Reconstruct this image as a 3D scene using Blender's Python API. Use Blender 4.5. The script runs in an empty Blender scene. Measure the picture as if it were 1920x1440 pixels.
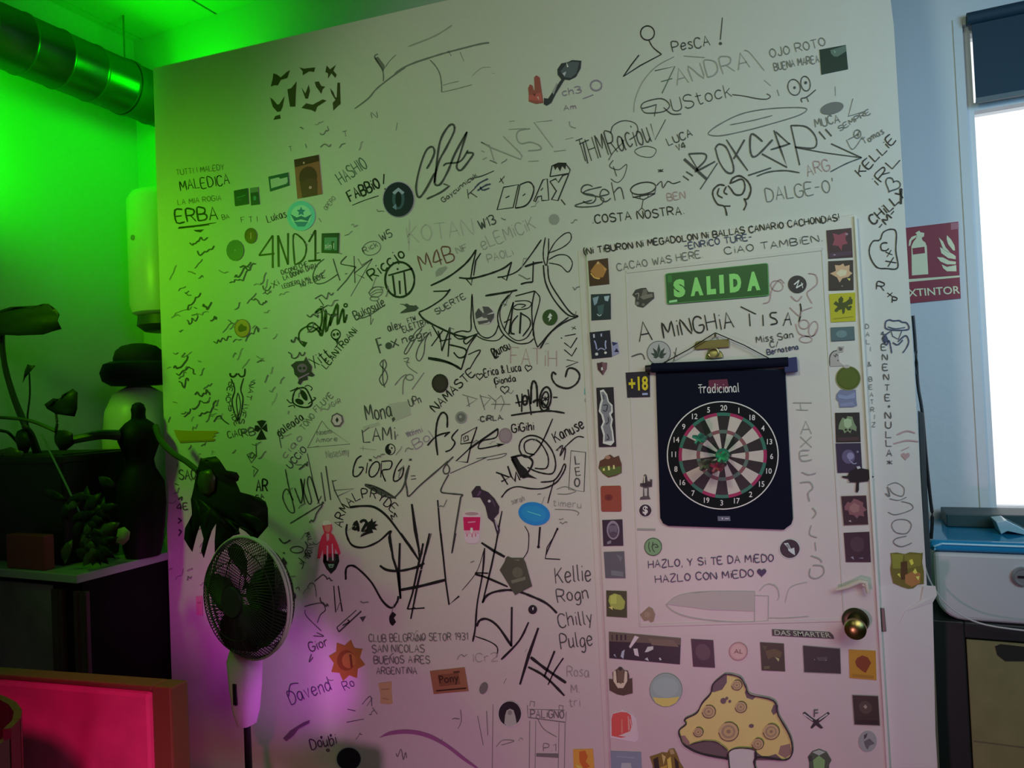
import bpy, bmesh, math, random
from mathutils import Vector, Matrix
random.seed(7)
SC = bpy.context.scene
COL = SC.collection
V = Vector

# ------------------------------------------------------------------ camera
D, H, F = 2.10, 1.60, 1390.0
PSI, PITCH, ROLL = math.radians(23.9), math.radians(1.1), math.radians(2.55)
CAM = V((0, -D, H))
_f = V((-math.sin(PSI) * math.cos(PITCH), math.cos(PSI) * math.cos(PITCH), math.sin(PITCH)))
_r0 = V((math.cos(PSI), math.sin(PSI), 0))
_u0 = _r0.cross(_f)
_r = _r0 * math.cos(ROLL) - _u0 * math.sin(ROLL)
_u = _u0 * math.cos(ROLL) + _r0 * math.sin(ROLL)
cd = bpy.data.cameras.new('camera')
cam = bpy.data.objects.new('camera', cd)
COL.objects.link(cam)
cd.sensor_width = 36
cd.lens = F / 1920 * 36
cd.clip_start = 0.02
cam.matrix_world = Matrix(((_r.x, _u.x, -_f.x, CAM.x), (_r.y, _u.y, -_f.y, CAM.y),
                           (_r.z, _u.z, -_f.z, CAM.z), (0, 0, 0, 1)))
SC.camera = cam

# ------------------------------------------------------------------ world, exposure
SC.view_settings.view_transform = 'Standard'
SC.view_settings.look = 'None'
SC.view_settings.exposure = 0.0
SC.view_settings.gamma = 1.0
SC.view_settings.use_curve_mapping = False
wd = bpy.data.worlds.new('daylight')
SC.world = wd
wd.use_nodes = True
wd.node_tree.nodes['Background'].inputs[0].default_value = (0.93, 0.96, 1.0, 1)
wd.node_tree.nodes['Background'].inputs[1].default_value = 1.25


def lamp(name, kind, loc, target, color, power, size=0.2, size_y=None, spot=None, blend=0.5):
    l = bpy.data.lights.new(name, kind)
    l.color = color
    l.energy = power
    if kind == 'AREA':
        l.size = size
        if size_y:
            l.shape = 'RECTANGLE'
            l.size_y = size_y
    else:
        l.shadow_soft_size = size
    if kind == 'SPOT':
        l.spot_size = math.radians(spot)
        l.spot_blend = blend
    o = bpy.data.objects.new(name, l)
    COL.objects.link(o)
    o.location = loc
    d = V(target) - V(loc)
    o.rotation_euler = d.to_track_quat('-Z', 'Y').to_euler()
    return o


# party lights of the bar: green wash on the left, magenta and red spots low down
lamp('green_wash_lamp', 'SPOT', (-2.74, -0.60, 2.62), (-3.12, 0.0, 2.9), (0.0, 1.0, 0.0), 22, 0.10, spot=128, blend=0.9)
lamp('green_fill_lamp', 'SPOT', (-2.70, -0.95, 2.30), (-2.2, 0, 1.95), (0.20, 1.0, 0.0), 25, 0.08, spot=118, blend=1.0)  # added unseen fill, spreads the green wider over the partition
lamp('green_rear_lamp', 'POINT', (-2.62, 0.22, 3.05), (0, 0, 0), (0.0, 1.0, 0.0), 5, 0.08)
lamp('pink_spot_lamp', 'SPOT', (-0.6, -2.4, 0.5), (-0.75, 0, 0.42), (1.0, 0.40, 0.72), 54, 0.08, spot=78, blend=1.0)
lamp('magenta_pool_lamp', 'SPOT', (-1.24, -0.46, 0.62), (-1.86, 0, 0.66), (0.88, 0.05, 1.0), 10.0, 0.04, spot=46, blend=1.0)
lamp('violet_edge_lamp', 'SPOT', (-2.0, -0.62, 0.9), (-2.25, 0, 0.92), (0.95, 0.08, 0.75), 5.0, 0.04, spot=70, blend=1.0)
lamp('red_bench_lamp', 'SPOT', (-0.6, -2.2, 2.0), (-1.62, -1.0, 0.62), (1.0, 0.01, 0.30), 75, 0.08, spot=30, blend=0.8)
# added unseen fills: spot on the upper wall, soft area, cool rear-wall tint
lamp('neutral_fill_spot', 'SPOT', (-0.6, -2.3, 2.7), (-0.7, 0, 2.25), (0.90, 1.0, 0.68), 42, 0.15, spot=64, blend=0.6)
_l = lamp('soft_fill_area', 'AREA', (0.9, -2.1, 2.6), (0.0, 0, 1.3), (0.97, 1.0, 0.86), 4.2, 1.2, 0.9)
_l.data.spread = math.radians(100)
_l = lamp('cool_fill_area', 'AREA', (1.7, -1.7, 2.2), (0.85, 0.5, 2.1), (0.32, 0.66, 1.0), 7.2, 0.9, 1.0)
_l.data.spread = math.radians(85)


# ------------------------------------------------------------------ pixel -> place helpers
def ray(u, v):
    return _f + _r * ((u - 960) / F) - _u * ((v - 720) / F)


def onY(u, v, Y=0.0):
    d = ray(u, v)
    return CAM + d * ((Y - CAM.y) / d.y)


def onX(u, v, X):
    d = ray(u, v)
    return CAM + d * ((X - CAM.x) / d.x)


def onZ(u, v, Z):
    d = ray(u, v)
    return CAM + d * ((Z - CAM.z) / d.z)


# ------------------------------------------------------------------ materials
MATS = {}


def mat(name, rgb, rough=0.6, metal=0.0, bump=0.0, scale=20.0, var=0.0, emit=0.0, trans=0.0, spec=0.5):
    if name in MATS:
        return MATS[name]
    m = bpy.data.materials.new(name)
    m.use_nodes = True
    nt = m.node_tree
    b = nt.nodes['Principled BSDF']
    b.inputs['Base Color'].default_value = (*rgb, 1)
    b.inputs['Roughness'].default_value = rough
    b.inputs['Metallic'].default_value = metal
    b.inputs['Specular IOR Level'].default_value = spec
    if trans:
        b.inputs['Transmission Weight'].default_value = trans
    if emit:
        b.inputs['Emission Color'].default_value = (*rgb, 1)
        b.inputs['Emission Strength'].default_value = emit
    if bump or var:
        tc = nt.nodes.new('ShaderNodeTexCoord')
        n = nt.nodes.new('ShaderNodeTexNoise')
        n.inputs['Scale'].default_value = scale
        n.inputs['Detail'].default_value = 4
        nt.links.new(tc.outputs['Object'], n.inputs['Vector'])
        if bump:
            bp = nt.nodes.new('ShaderNodeBump')
            bp.inputs['Strength'].default_value = bump
            bp.inputs['Distance'].default_value = 0.01
            nt.links.new(n.outputs['Fac'], bp.inputs['Height'])
            nt.links.new(bp.outputs['Normal'], b.inputs['Normal'])
        if var:
            r = nt.nodes.new('ShaderNodeValToRGB')
            r.color_ramp.elements[0].position = 0.3
            r.color_ramp.elements[1].position = 0.7
            r.color_ramp.elements[0].color = (*[max(0, c * (1 - var)) for c in rgb], 1)
            r.color_ramp.elements[1].color = (*[min(1, c * (1 + var)) for c in rgb], 1)
            nt.links.new(n.outputs['Fac'], r.inputs['Fac'])
            nt.links.new(r.outputs['Color'], b.inputs['Base Color'])
    MATS[name] = m
    return m


def lin(c):
    c /= 255.0
    return c / 12.92 if c <= 0.04045 else ((c + 0.055) / 1.055) ** 2.4


CR = [0.0, 0.0, 1.0]
# colour of the party light where a group of prints hangs, to read each print's own colour out of the photo
LIGHT = {(280, 60): (.12, .35, .06), (300, 400): (.15, .38, .08), (300, 680): (.22, .28, .17), (680, 380): (.27, .33, .22), (680, 680): (.33, .30, .26),
         (680, 1000): (.38, .24, .28), (300, 1000): (.55, .20, .40), (740, 20): (.27, .33, .23), (1060, 380): (.38, .40, .31), (1060, 640): (.43, .36, .33),
         (1060, 980): (.40, .28, .31), (1400, 980): (.39, .28, .30), (1400, 380): (.38, .40, .33), (1400, 640): (.39, .35, .33), (1220, 680): (.43, .36, .33)}


def px(r, g, b, k=None, rough=0.45, **kw):
    """paint whose own colour is read from this 8-bit colour of the photo and the light it hangs in"""
    kk = (k, k, k) if k else LIGHT.get((CR[0], CR[1]), (.4, .38, .35))
    rgb = tuple(min(0.9, lin(c) / q) for c, q in zip((r, g, b), kk))
    return mat('paint_%d_%d_%d_%d' % (r, g, b, kk[1] * 100 + kk[0] * 1000), rgb, rough, **kw)


WALL = mat('white_wall_paint', (0.74, 0.73, 0.69), 0.55, bump=0.06, scale=45, var=0.012)
DOORM = mat('white_door_paint', (0.77, 0.73, 0.69), 0.4, bump=0.04, scale=18, var=0.012)
PLASTER = mat('white_plaster', (0.72, 0.74, 0.76), 0.7, bump=0.2, scale=25)
TRIMM = mat('white_gloss_trim', (0.85, 0.83, 0.78), 0.3)
CEILM = mat('white_ceiling_panel', (0.72, 0.72, 0.72), 0.6, bump=0.1, scale=8)
FLOORM = mat('dark_floor', (0.10, 0.085, 0.075), 0.5, bump=0.1, scale=6, var=0.2)
INK = mat('black_marker_ink', (0.012, 0.013, 0.016), 0.5)
INK2 = mat('charcoal_marker_ink', (0.085, 0.09, 0.09), 0.6)
GREY = mat('grey_worn_ink', (0.23, 0.235, 0.225), 0.7)
FAINT = mat('pale_worn_ink', (0.42, 0.42, 0.40), 0.7)
GHOST = mat('ghost_worn_ink', (0.58, 0.575, 0.55), 0.7)
REDI = mat('rusty_red_ink', (0.22, 0.085, 0.07), 0.6)
PINKI = mat('faded_pink_ink', (0.55, 0.36, 0.38), 0.7)
BLUEI = mat('navy_pen_ink', (0.07, 0.085, 0.17), 0.6)
PURI = mat('violet_pen_ink', (0.11, 0.075, 0.17), 0.6)
PURF = mat('faded_violet_ink', (0.38, 0.30, 0.44), 0.7)
GRNI = mat('faded_green_ink', (0.10, 0.19, 0.14), 0.6)
OLIVE = mat('olive_stencil_ink', (0.07, 0.08, 0.025), 0.6)
BLACK = mat('black_plastic', (0.012, 0.012, 0.013), 0.4)


# ------------------------------------------------------------------ mesh helpers
class MB:
    def __init__(s):
        s.v, s.f, s.m, s.mats = [], [], [], []

    def mi(s, m):
        if m not in s.mats:
            s.mats.append(m)
        return s.mats.index(m)

    def add(s, vs, fs, m):
        o = len(s.v)
        s.v += [tuple(x) for x in vs]
        k = s.mi(m)
        for f in fs:
            s.f.append([o + i for i in f])
            s.m.append(k)

    def poly(s, pts, m):
        s.add(pts, [list(range(len(pts)))], m)

    def prism(s, front, back, m):
        n = len(front)
        s.add(list(front) + list(back),
              [list(range(n)), list(range(2 * n - 1, n - 1, -1))] +
              [[i, i + n, (i + 1) % n + n, (i + 1) % n] for i in range(n)], m)

    def box(s, a, b, m):
        x0, y0, z0 = a
        x1, y1, z1 = b
        s.add([(x0, y0, z0), (x1, y0, z0), (x1, y1, z0), (x0, y1, z0), (x0, y0, z1), (x1, y0, z1), (x1, y1, z1), (x0, y1, z1)],
              [(0, 3, 2, 1), (4, 5, 6, 7), (0, 1, 5, 4), (1, 2, 6, 5), (2, 3, 7, 6), (3, 0, 4, 7)], m)

    def tube(s, pts, r, m, n=8, cap=True):
        pts = [V(p) for p in pts]
        rs = r if isinstance(r, (list, tuple)) else [r] * len(pts)
        rings = []
        for i, p in enumerate(pts):
            t = (pts[min(i + 1, len(pts) - 1)] - pts[max(i - 1, 0)]).normalized()
            a = t.cross(V((0, 0, 1)))
            if a.length < 1e-3:
                a = t.cross(V((0, 1, 0)))
            a.normalize()
            b = t.cross(a)
            rings.append([p + (a * math.cos(2 * math.pi * k / n) + b * math.sin(2 * math.pi * k / n)) * rs[i] for k in range(n)])
        vs = [q for ring in rings for q in ring]
        fs = []
        for i in range(len(pts) - 1):
            for k in range(n):
                fs.append((i * n + k, i * n + (k + 1) % n, (i + 1) * n + (k + 1) % n, (i + 1) * n + k))
        if cap:
            fs.append(list(range(n - 1, -1, -1)))
            fs.append([(len(pts) - 1) * n + k for k in range(n)])
        s.add(vs, fs, m)

    def lathe(s, prof, m, c=(0, 0, 0), n=24, ax='Z'):
        c = V(c)
        vs, fs = [], []
        for (r, h) in prof:
            for k in range(n):
                a = 2 * math.pi * k / n
                if ax == 'Z':
                    vs.append(c + V((r * math.cos(a), r * math.sin(a), h)))
                elif ax == 'Y':
                    vs.append(c + V((r * math.cos(a), h, r * math.sin(a))))
                else:
                    vs.append(c + V((h, r * math.cos(a), r * math.sin(a))))
        for i in range(len(prof) - 1):
            for k in range(n):
                fs.append((i * n + k, i * n + (k + 1) % n, (i + 1) * n + (k + 1) % n, (i + 1) * n + k))
        fs.append(list(range(n - 1, -1, -1)))
        fs.append([(len(prof) - 1) * n + k for k in range(n)])
        s.add(vs, fs, m)

    def build(s, name, parent=None, smooth=False, bevel=0.0, seg=2):
        me = bpy.data.meshes.new(name)
        me.from_pydata(s.v, [], s.f)
        for m in s.mats:
            me.materials.append(m)
        me.polygons.foreach_set('material_index', s.m)
        me.update()
        bm = bmesh.new()
        bm.from_mesh(me)
        bmesh.ops.recalc_face_normals(bm, faces=bm.faces)
        bm.to_mesh(me)
        bm.free()
        if smooth:
            me.polygons.foreach_set('use_smooth', [True] * len(me.polygons))
        o = bpy.data.objects.new(name, me)
        COL.objects.link(o)
        if bevel:
            b = o.modifiers.new('soft_edge', 'BEVEL')
            b.width = bevel
            b.segments = seg
            b.limit_method = 'ANGLE'
        if smooth:
            try:
                e = o.modifiers.new('crease', 'EDGE_SPLIT')
                e.split_angle = math.radians(40)
            except Exception:
                pass
        if parent:
            o.parent = parent
            o.matrix_parent_inverse = Matrix.Translation(-parent.location)
        return o


def tag(o, label=None, cat=None, group=None, kind=None):
    if label:
        o['label'] = label
    if cat:
        o['category'] = cat
    if group:
        o['group'] = group
    if kind:
        o['kind'] = kind
    return o


def empty(name, label, cat, loc=(0, 0, 0), group=None):
    o = bpy.data.objects.new(name, None)
    COL.objects.link(o)
    o.empty_display_size = 0.05
    o.location = loc
    return tag(o, label, cat, group)


def L(s):
    return [tuple(float(c) for c in p.split(',')) for p in s.split()]


def spline(pts, k=5):
    if len(pts) < 3:
        return pts
    closed = pts[0] == pts[-1]
    out = []
    n = len(pts)
    for i in range(n - 1):
        p1, p2 = pts[i], pts[i + 1]
        p0 = pts[i - 1] if i else (pts[-2] if closed else p1)
        p3 = pts[i + 2] if i + 2 < n else (pts[1] if closed else p2)
        for j in range(k):
            t = j / k
            out.append(tuple(0.5 * (2 * p1[a] + (p2[a] - p0[a]) * t + (2 * p0[a] - 5 * p1[a] + 4 * p2[a] - p3[a]) * t * t +
                                    (3 * p1[a] - p0[a] - 3 * p2[a] + p3[a]) * t ** 3) for a in range(len(p1))))
    out.append(pts[-1])
    return out


# hand-lettering strokes on a 4 x 6 grid
FONT = {
    'A': "0,0 2,6 4,0;.8,2.2 3.3,2.2", 'B': "0,0 0,6 2.6,6 3.6,5.2 3.4,3.8 2.4,3.1 0,3;2.4,3.1 3.9,2.4 4,1 2.8,0 0,0",
    'C': "3.8,5 2.8,6 1.2,6 0,4.5 0,1.5 1.2,0 2.8,0 3.8,1", 'D': "0,0 0,6 2,6 3.6,4.8 4,3 3.6,1.2 2,0 0,0",
    'E': "3.6,6 0,6 0,0 3.8,0;0,3 2.8,3.1", 'F': "3.8,6 0,6 0,0;0,3.1 2.8,3.2",
    'G': "3.8,5 2.8,6 1.2,6 0,4.5 0,1.5 1.2,0 2.9,0 4,1.2 4,2.7 2.2,2.7", 'H': "0,0 0,6;4,0 4,6;0,3 4,3.1",
    'I': ".6,0 .6,6", 'J': "0,1.2 .8,0 1.8,0 2.6,1 2.6,6", 'K': "0,0 0,6;3.8,6 0,2.6;1.2,3.6 4,0", 'L': "0,6 0,0 3.6,0",
    'M': "0,0 .4,6 2.3,2 4.2,6 4.6,0", 'N': "0,0 0,6 4,0 4,6", 'O': "2,6 .6,5 0,3 .6,1 2,0 3.4,1 4,3 3.4,5 2,6",
    'P': "0,0 0,6 2.6,6 3.8,5.2 3.8,3.8 2.6,2.9 0,2.8", 'Q': "2,6 .6,5 0,3 .6,1 2,0 3.4,1 4,3 3.4,5 2,6;2.5,1.5 4.2,-.5",
    'R': "0,0 0,6 2.6,6 3.8,5.2 3.6,3.7 2.4,3 0,3;1.8,3 4,0", 'S': "3.7,5.2 2.6,6 1.1,6 .1,5 .4,3.7 3.4,2.5 3.9,1.2 2.8,0 1.1,0 0,.9",
    'T': "0,6 4,6;2,6 2,0", 'U': "0,6 0,1.4 1.2,0 2.8,0 4,1.4 4,6", 'V': "0,6 2,0 4,6", 'W': "0,6 1.2,0 2.4,4.4 3.6,0 4.8,6",
    'X': "0,0 4,6;0,6 4,0", 'Y': "0,6 2,3;4,6 2,3 1.8,0", 'Z': "0,6 4,6 0,0 4,0",
    '0': "2,6 .6,5 0,3 .6,1 2,0 3.4,1 4,3 3.4,5 2,6", '1': "0,4.4 1.6,6 1.6,0", '2': "0,5 1.2,6 2.8,6 3.8,4.8 3.2,3.2 0,0 4,0",
    '3': "0,5.4 1.4,6 3.4,5.4 3.4,3.8 1.6,3.1 3.6,2.4 3.8,.9 2,0 0,.6", '4': "3,0 3,6 0,2 4,2", '5': "3.6,6 .6,6 .2,3.4 2.4,3.6 3.8,2 2.6,0 0,.4",
    '6': "3.4,6 1,4.4 0,2 1.2,0 3,.2 3.8,1.8 2.4,3.2 .4,2.4", '7': "0,6 4,6 1.4,0", '8': "2,3.1 .4,4.4 1.2,6 2.8,6 3.6,4.6 2,3.1 .1,1.6 1,0 3,0 3.9,1.5 2,3.1",
    '9': "3.6,4 2.2,2.8 .4,4 .8,5.8 2.6,6 3.7,4.6 3.4,2 2.4,0",
    'a': "3,3.4 1.6,4 .2,2.8 .2,.9 1.3,0 2.6,.9 3,3.4 3.1,.4 3.6,0", 'b': "0,6 0,0 1.8,0 3,1.4 2.8,3.4 1.4,4 0,2.8",
    'c': "3,3.4 1.8,4 .3,3 .2,1 1.4,0 3,.7", 'd': "3,3 1.6,4 .2,2.8 .3,.8 1.6,0 3,1.4;3,6.4 3,.4 3.6,0",
    'e': "0.2,2 3,2.4 2.6,3.7 1.2,4 .1,2.4 .6,.4 1.8,0 3.2,.8", 'f': "2.6,5.6 1.6,6 1,5 1,0;0,3.4 2.2,3.6",
    'g': "3,3.4 1.6,4 .2,2.8 .3,.8 1.6,.3 3,2;3,3.8 2.9,-.8 1.6,-2 .2,-1.4", 'h': "0,6.2 0,0;0,2.6 1.4,4 2.6,3.6 2.8,0",
    'i': ".5,4 .5,0;.5,5.3 .6,5.7", 'j': "1,4 1,-1 0,-1.8;1,5.3 1.1,5.7", 'k': "0,6 0,0;2.6,4 0,1.8;.9,2.6 2.8,0", 'l': ".3,6.2 .3,.5 1,0",
    'm': "0,4 0,0;0,2.8 1.2,4 2,3.4 2,0;2,2.8 3.2,4 4,3.4 4.2,0", 'n': "0,4 0,0;0,2.8 1.4,4 2.6,3.4 2.8,0",
    'o': "1.5,4 .3,3 .2,1 1.5,0 2.8,1 2.7,3 1.5,4", 'p': "0,4 0,-2;0,3 1.4,4 2.8,3 2.6,.8 1.2,0 0,1", 'r': "0,4 0,0;0,2.6 1.2,3.9 2.4,3.8",
    's': "2.6,3.5 1.4,4 .3,3.2 2.4,1.4 2.2,.3 .9,0 0,.5", 't': "1.2,5.6 1.2,.5 2,0 2.8,.4;0,4 2.6,4", 'u': "0,4 .1,.8 1.2,0 2.6,1;2.7,4 2.7,.3 3.2,0",
    'v': "0,4 1.4,0 2.8,4", 'w': "0,4 .9,0 1.9,3 2.9,0 3.8,4", 'x': "0,0 2.8,4;0,4 2.8,0", 'y': "0,4 1.4,.4;2.8,4 .6,-2", 'z': "0,4 2.6,4 0,0 2.8,0",
    '!': ".4,6.6 .3,2;.3,.2 .4,.6", '.': ".3,0 .6,.4", ',': ".6,.6 .2,-.9", '-': "0,3 2.4,3", '*': "0,1.4 3,4.2;0,4.2 3,1.4;1.5,1 1.5,4.8",
    "'": ".4,6 .3,4.4", '&': "3.8,0 .6,4.6 1.4,6 2.4,5 .2,1.6 1,0 3.6,2.4", '/': "0,0 2.4,6", '=': "0,2 2.6,2;0,4 2.6,4", '(': "1.2,7 0,5 0,1 1.2,-1", ')': "0,7 1.2,5 1.2,1 0,-1",
    '+': "0,3 4,3;2,1 2,5", '$': "3.7,5.2 2.6,6 1.1,6 .1,5 .4,3.7 3.4,2.5 3.9,1.2 2.8,0 1.1,0 0,.9;2,7 2,-1",
}
FG = {k: [L(st) for st in v.split(';')] for k, v in FONT.items()}

def crop(x0=0, y0=0, s=1.0):
    CR[:] = [x0, y0, s]


def cp(p):
    return (CR[0] + p[0] / CR[2], CR[1] + p[1] / CR[2])


def ribbon(pts, w, taper=0.25):
    """stroke of width w px along pts (photo px) -> polygon left/right sides"""
    out = []
    n = len(pts)
    for i, p in enumerate(pts):
        a, b = pts[max(i - 1, 0)], pts[min(i + 1, n - 1)]
        tx, ty = b[0] - a[0], b[1] - a[1]
        l = math.hypot(tx, ty) or 1
        nx, ny = -ty / l, tx / l
        hw = w / 2 * (1 - taper * (0.5 - 0.5 * math.sin(i * 2.1 + p[0])))
        if i == 0 or i == n - 1:
            hw *= 0.75
        out.append(((p[0] + nx * hw, p[1] + ny * hw), (p[0] - nx * hw, p[1] - ny * hw)))
    return out


def S(s, w=3.0, smooth=True):
    pts = [cp(p) for p in (L(s) if isinstance(s, str) else s)]
    return ('r', ribbon(spline(pts) if smooth else pts, w))


def SL(s, w=3.0):
    return S(s, w, False)


def P(s):
    return ('p', [cp(p) for p in (L(s) if isinstance(s, str) else s)])


def EL(cx, cy, rx, ry, w=2.5, rot=0, a0=0, a1=360, n=28):
    r = math.radians(rot)
    pts = []
    for i in range(n + 1):
        a = math.radians(a0 + (a1 - a0) * i / n)
        x, y = rx * math.cos(a), ry * math.sin(a)
        pts.append((cx + x * math.cos(r) - y * math.sin(r), cy + x * math.sin(r) + y * math.cos(r)))
    return ('r', ribbon([cp(p) for p in pts], w, 0.15)) if w else ('p', [cp(p) for p in pts[:-1]])


def T(txt, a, b, h, w=2.2, up=None, jit=0.18):
    """handwritten text from baseline point a to b (crop px), height h (crop px)"""
    a, b = cp(a), cp(b)
    h = h / CR[2]
    adv, tot = [], 0.0
    for c in txt:
        if c == ' ':
            adv.append(None)
            tot += 3
            continue
        g = FG[c]
        wd_ = max(p[0] for st in g for p in st)
        adv.append(tot)
        tot += max(wd_, 0.6) + 1.3
    tot -= 1.3
    dx, dy = b[0] - a[0], b[1] - a[1]
    ln = math.hypot(dx, dy)
    ex = (dx / tot, dy / tot)
    if up is None:
        up = (dy / ln * 0.9 - 0.03, -dx / ln)
        if dx < 0:
            up = (dy / ln, -dx / ln)
    ey = (up[0] * h / 6, up[1] * h / 6)
    items = []
    for c, o in zip(txt, adv):
        if c == ' ' or o is None:
            continue
        jy = random.uniform(-jit, jit) * 2
        js = random.uniform(-jit, jit) * 0.5
        for st in FG[c]:
            pts = []
            for (x, y) in st:
                x += o + random.uniform(-jit, jit) * 0.5 + js * y / 3
                y += jy + random.uniform(-jit, jit) * 0.5
                pts.append((a[0] + ex[0] * x + ey[0] * y, a[1] + ex[1] * x + ey[1] * y))
            if len(pts) > 3:
                pts = spline(pts, 3)
            items.append(('r', ribbon(pts, w)))
    return ('g', items)


def TP(txt, path, h, w=2.2):
    """text along a polyline path in photo px, one letter per step"""
    keep = list(CR)
    crop()
    pts = spline(L(path), 8)
    d = [0]
    for i in range(1, len(pts)):
        d.append(d[-1] + math.hypot(pts[i][0] - pts[i - 1][0], pts[i][1] - pts[i - 1][1]))
    items = []
    n = len(txt)
    for k, c in enumerate(txt):
        if c == ' ':
            continue
        s0, s1 = d[-1] * (k + 0.1) / n, d[-1] * (k + 0.85) / n

        def at(s):
            for i in range(1, len(d)):
                if d[i] >= s:
                    t = (s - d[i - 1]) / (d[i] - d[i - 1])
                    return tuple(pts[i - 1][q] + (pts[i][q] - pts[i - 1][q]) * t for q in (0, 1))
            return pts[-1]
        items.append(T(c, at(s0), at(s1), h, w))
    crop(*keep)
    return ('g', items)


def vtext(txt, a, b, h, wd_, w=2.0):
    """letters stacked one below the other from a to b (crop px)"""
    n = len(txt)
    items = []
    for k, c in enumerate(txt):
        if c == ' ':
            continue
        t = k / max(1, n - 1)
        x, y = a[0] + (b[0] - a[0]) * t, a[1] + (b[1] - a[1]) * t
        items.append(T(c, (x - wd_ / 2, y + h / 2), (x + wd_ / 2, y + h / 2), h, w))
    return ('g', items)


def heart(cx, cy, s, w=2.0, rot=0):
    pts = []
    for i in range(25):
        t = 2 * math.pi * i / 24
        x, y = 16 * math.sin(t) ** 3 / 16, -(13 * math.cos(t) - 5 * math.cos(2 * t) - 2 * math.cos(3 * t) - math.cos(4 * t)) / 16
        r = math.radians(rot)
        pts.append((cx + s * (x * math.cos(r) - y * math.sin(r)), cy + s * (x * math.sin(r) + y * math.cos(r))))
    return S(pts, w, False) if w else P(pts[:-1])


DOOR_Y = 0.012       # the door leaf stands this far proud of the wall
LAYER = {'wall': 0.0005, 'door': DOOR_Y + 0.0005}
PAR = {}


def ink_mesh(mb, items, m, off):
    for it in items:
        if it is None:
            continue
        if it[0] == 'g':
            ink_mesh(mb, it[1], m, off)
        elif it[0] == 'p':
            mb.poly([onY(p[0], p[1], -off) for p in it[1]], m)
        else:
            rb = it[1]
            vs = [onY(q[0], q[1], -off) for pr in rb for q in pr]
            mb.add(vs, [(2 * i, 2 * i + 2, 2 * i + 3, 2 * i + 1) for i in range(len(rb) - 1)], m)


def ink(name, m, *items, label=None, surf='wall', kind=None):
    """writing or drawing on the wall or on the door: a part of it"""
    LAYER[surf] += 0.000012
    mb = MB()
    ink_mesh(mb, items, m, LAYER[surf])
    o = mb.build(name, PAR[surf])
    return tag(o, label, kind=kind)


FASP = [1.0]      # width over height of the last lettering made


def font_mesh(txt, bold=0.0, spacing=1.0, shear=0.0):
    cu = bpy.data.curves.new('lettering', 'FONT')
    cu.body = txt
    cu.offset = bold
    cu.space_character = spacing
    cu.shear = shear
    cu.resolution_u = 3
    ob = bpy.data.objects.new('lettering', cu)
    COL.objects.link(ob)
    dg = bpy.context.evaluated_depsgraph_get()
    me = bpy.data.meshes.new_from_object(ob.evaluated_get(dg))
    vs = [(v.co.x, v.co.y) for v in me.vertices]
    fs = [list(p.vertices) for p in me.polygons]
    bpy.data.objects.remove(ob)
    bpy.data.curves.remove(cu)
    bpy.data.meshes.remove(me)
    x0, x1 = min(v[0] for v in vs), max(v[0] for v in vs)
    y0, y1 = min(v[1] for v in vs), max(v[1] for v in vs)
    FASP[0] = (x1 - x0) / (y1 - y0)
    return [((x - x0) / (x1 - x0), 1 - (y - y0) / (y1 - y0)) for x, y in vs], fs


def circ(cx=.5, cy=.5, rx=.5, ry=None, n=28, rot=0):
    ry = rx if ry is None else ry
    r = math.radians(rot)
    out = []
    for i in range(n):
        a = 2 * math.pi * i / n
        x, y = rx * math.cos(a), ry * math.sin(a)
        out.append((cx + x * math.cos(r) - y * math.sin(r), cy + x * math.sin(r) + y * math.cos(r)))
    return out


def star(cx, cy, r1, r2, n, rot=-90):
    return [(cx + (r1 if i % 2 == 0 else r2) * math.cos(math.radians(rot + 180 * i / n)),
             cy + (r1 if i % 2 == 0 else r2) * math.sin(math.radians(rot + 180 * i / n))) for i in range(2 * n)]


def rr(x0=0, y0=0, x1=1, y1=1, r=.1, n=4):
    out = []
    for cx, cy, a0 in ((x1 - r, y0 + r, -90), (x1 - r, y1 - r, 0), (x0 + r, y1 - r, 90), (x0 + r, y0 + r, 180)):
        for i in range(n + 1):
            a = math.radians(a0 + 90 * i / n)
            out.append((cx + r * math.cos(a), cy + r * math.sin(a)))
    return out


RECT = [(0, 0), (1, 0), (1, 1), (0, 1)]


def quad(s):
    """four corners (crop px) tl tr br bl -> map from unit square to photo px"""
    q = [cp(p) for p in (L(s) if isinstance(s, str) else s)]

    def f(u, v):
        return tuple(q[0][k] * (1 - u) * (1 - v) + q[1][k] * u * (1 - v) + q[2][k] * u * v + q[3][k] * (1 - u) * v for k in (0, 1))
    return f


def cquad(cx, cy, rx, ry=None, rot=0):
    ry = ry or rx
    r = math.radians(rot)
    return [(cx + x * rx * math.cos(r) - y * ry * math.sin(r), cy + x * rx * math.sin(r) + y * ry * math.cos(r))
            for x, y in ((-1, -1), (1, -1), (1, 1), (-1, 1))]


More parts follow.
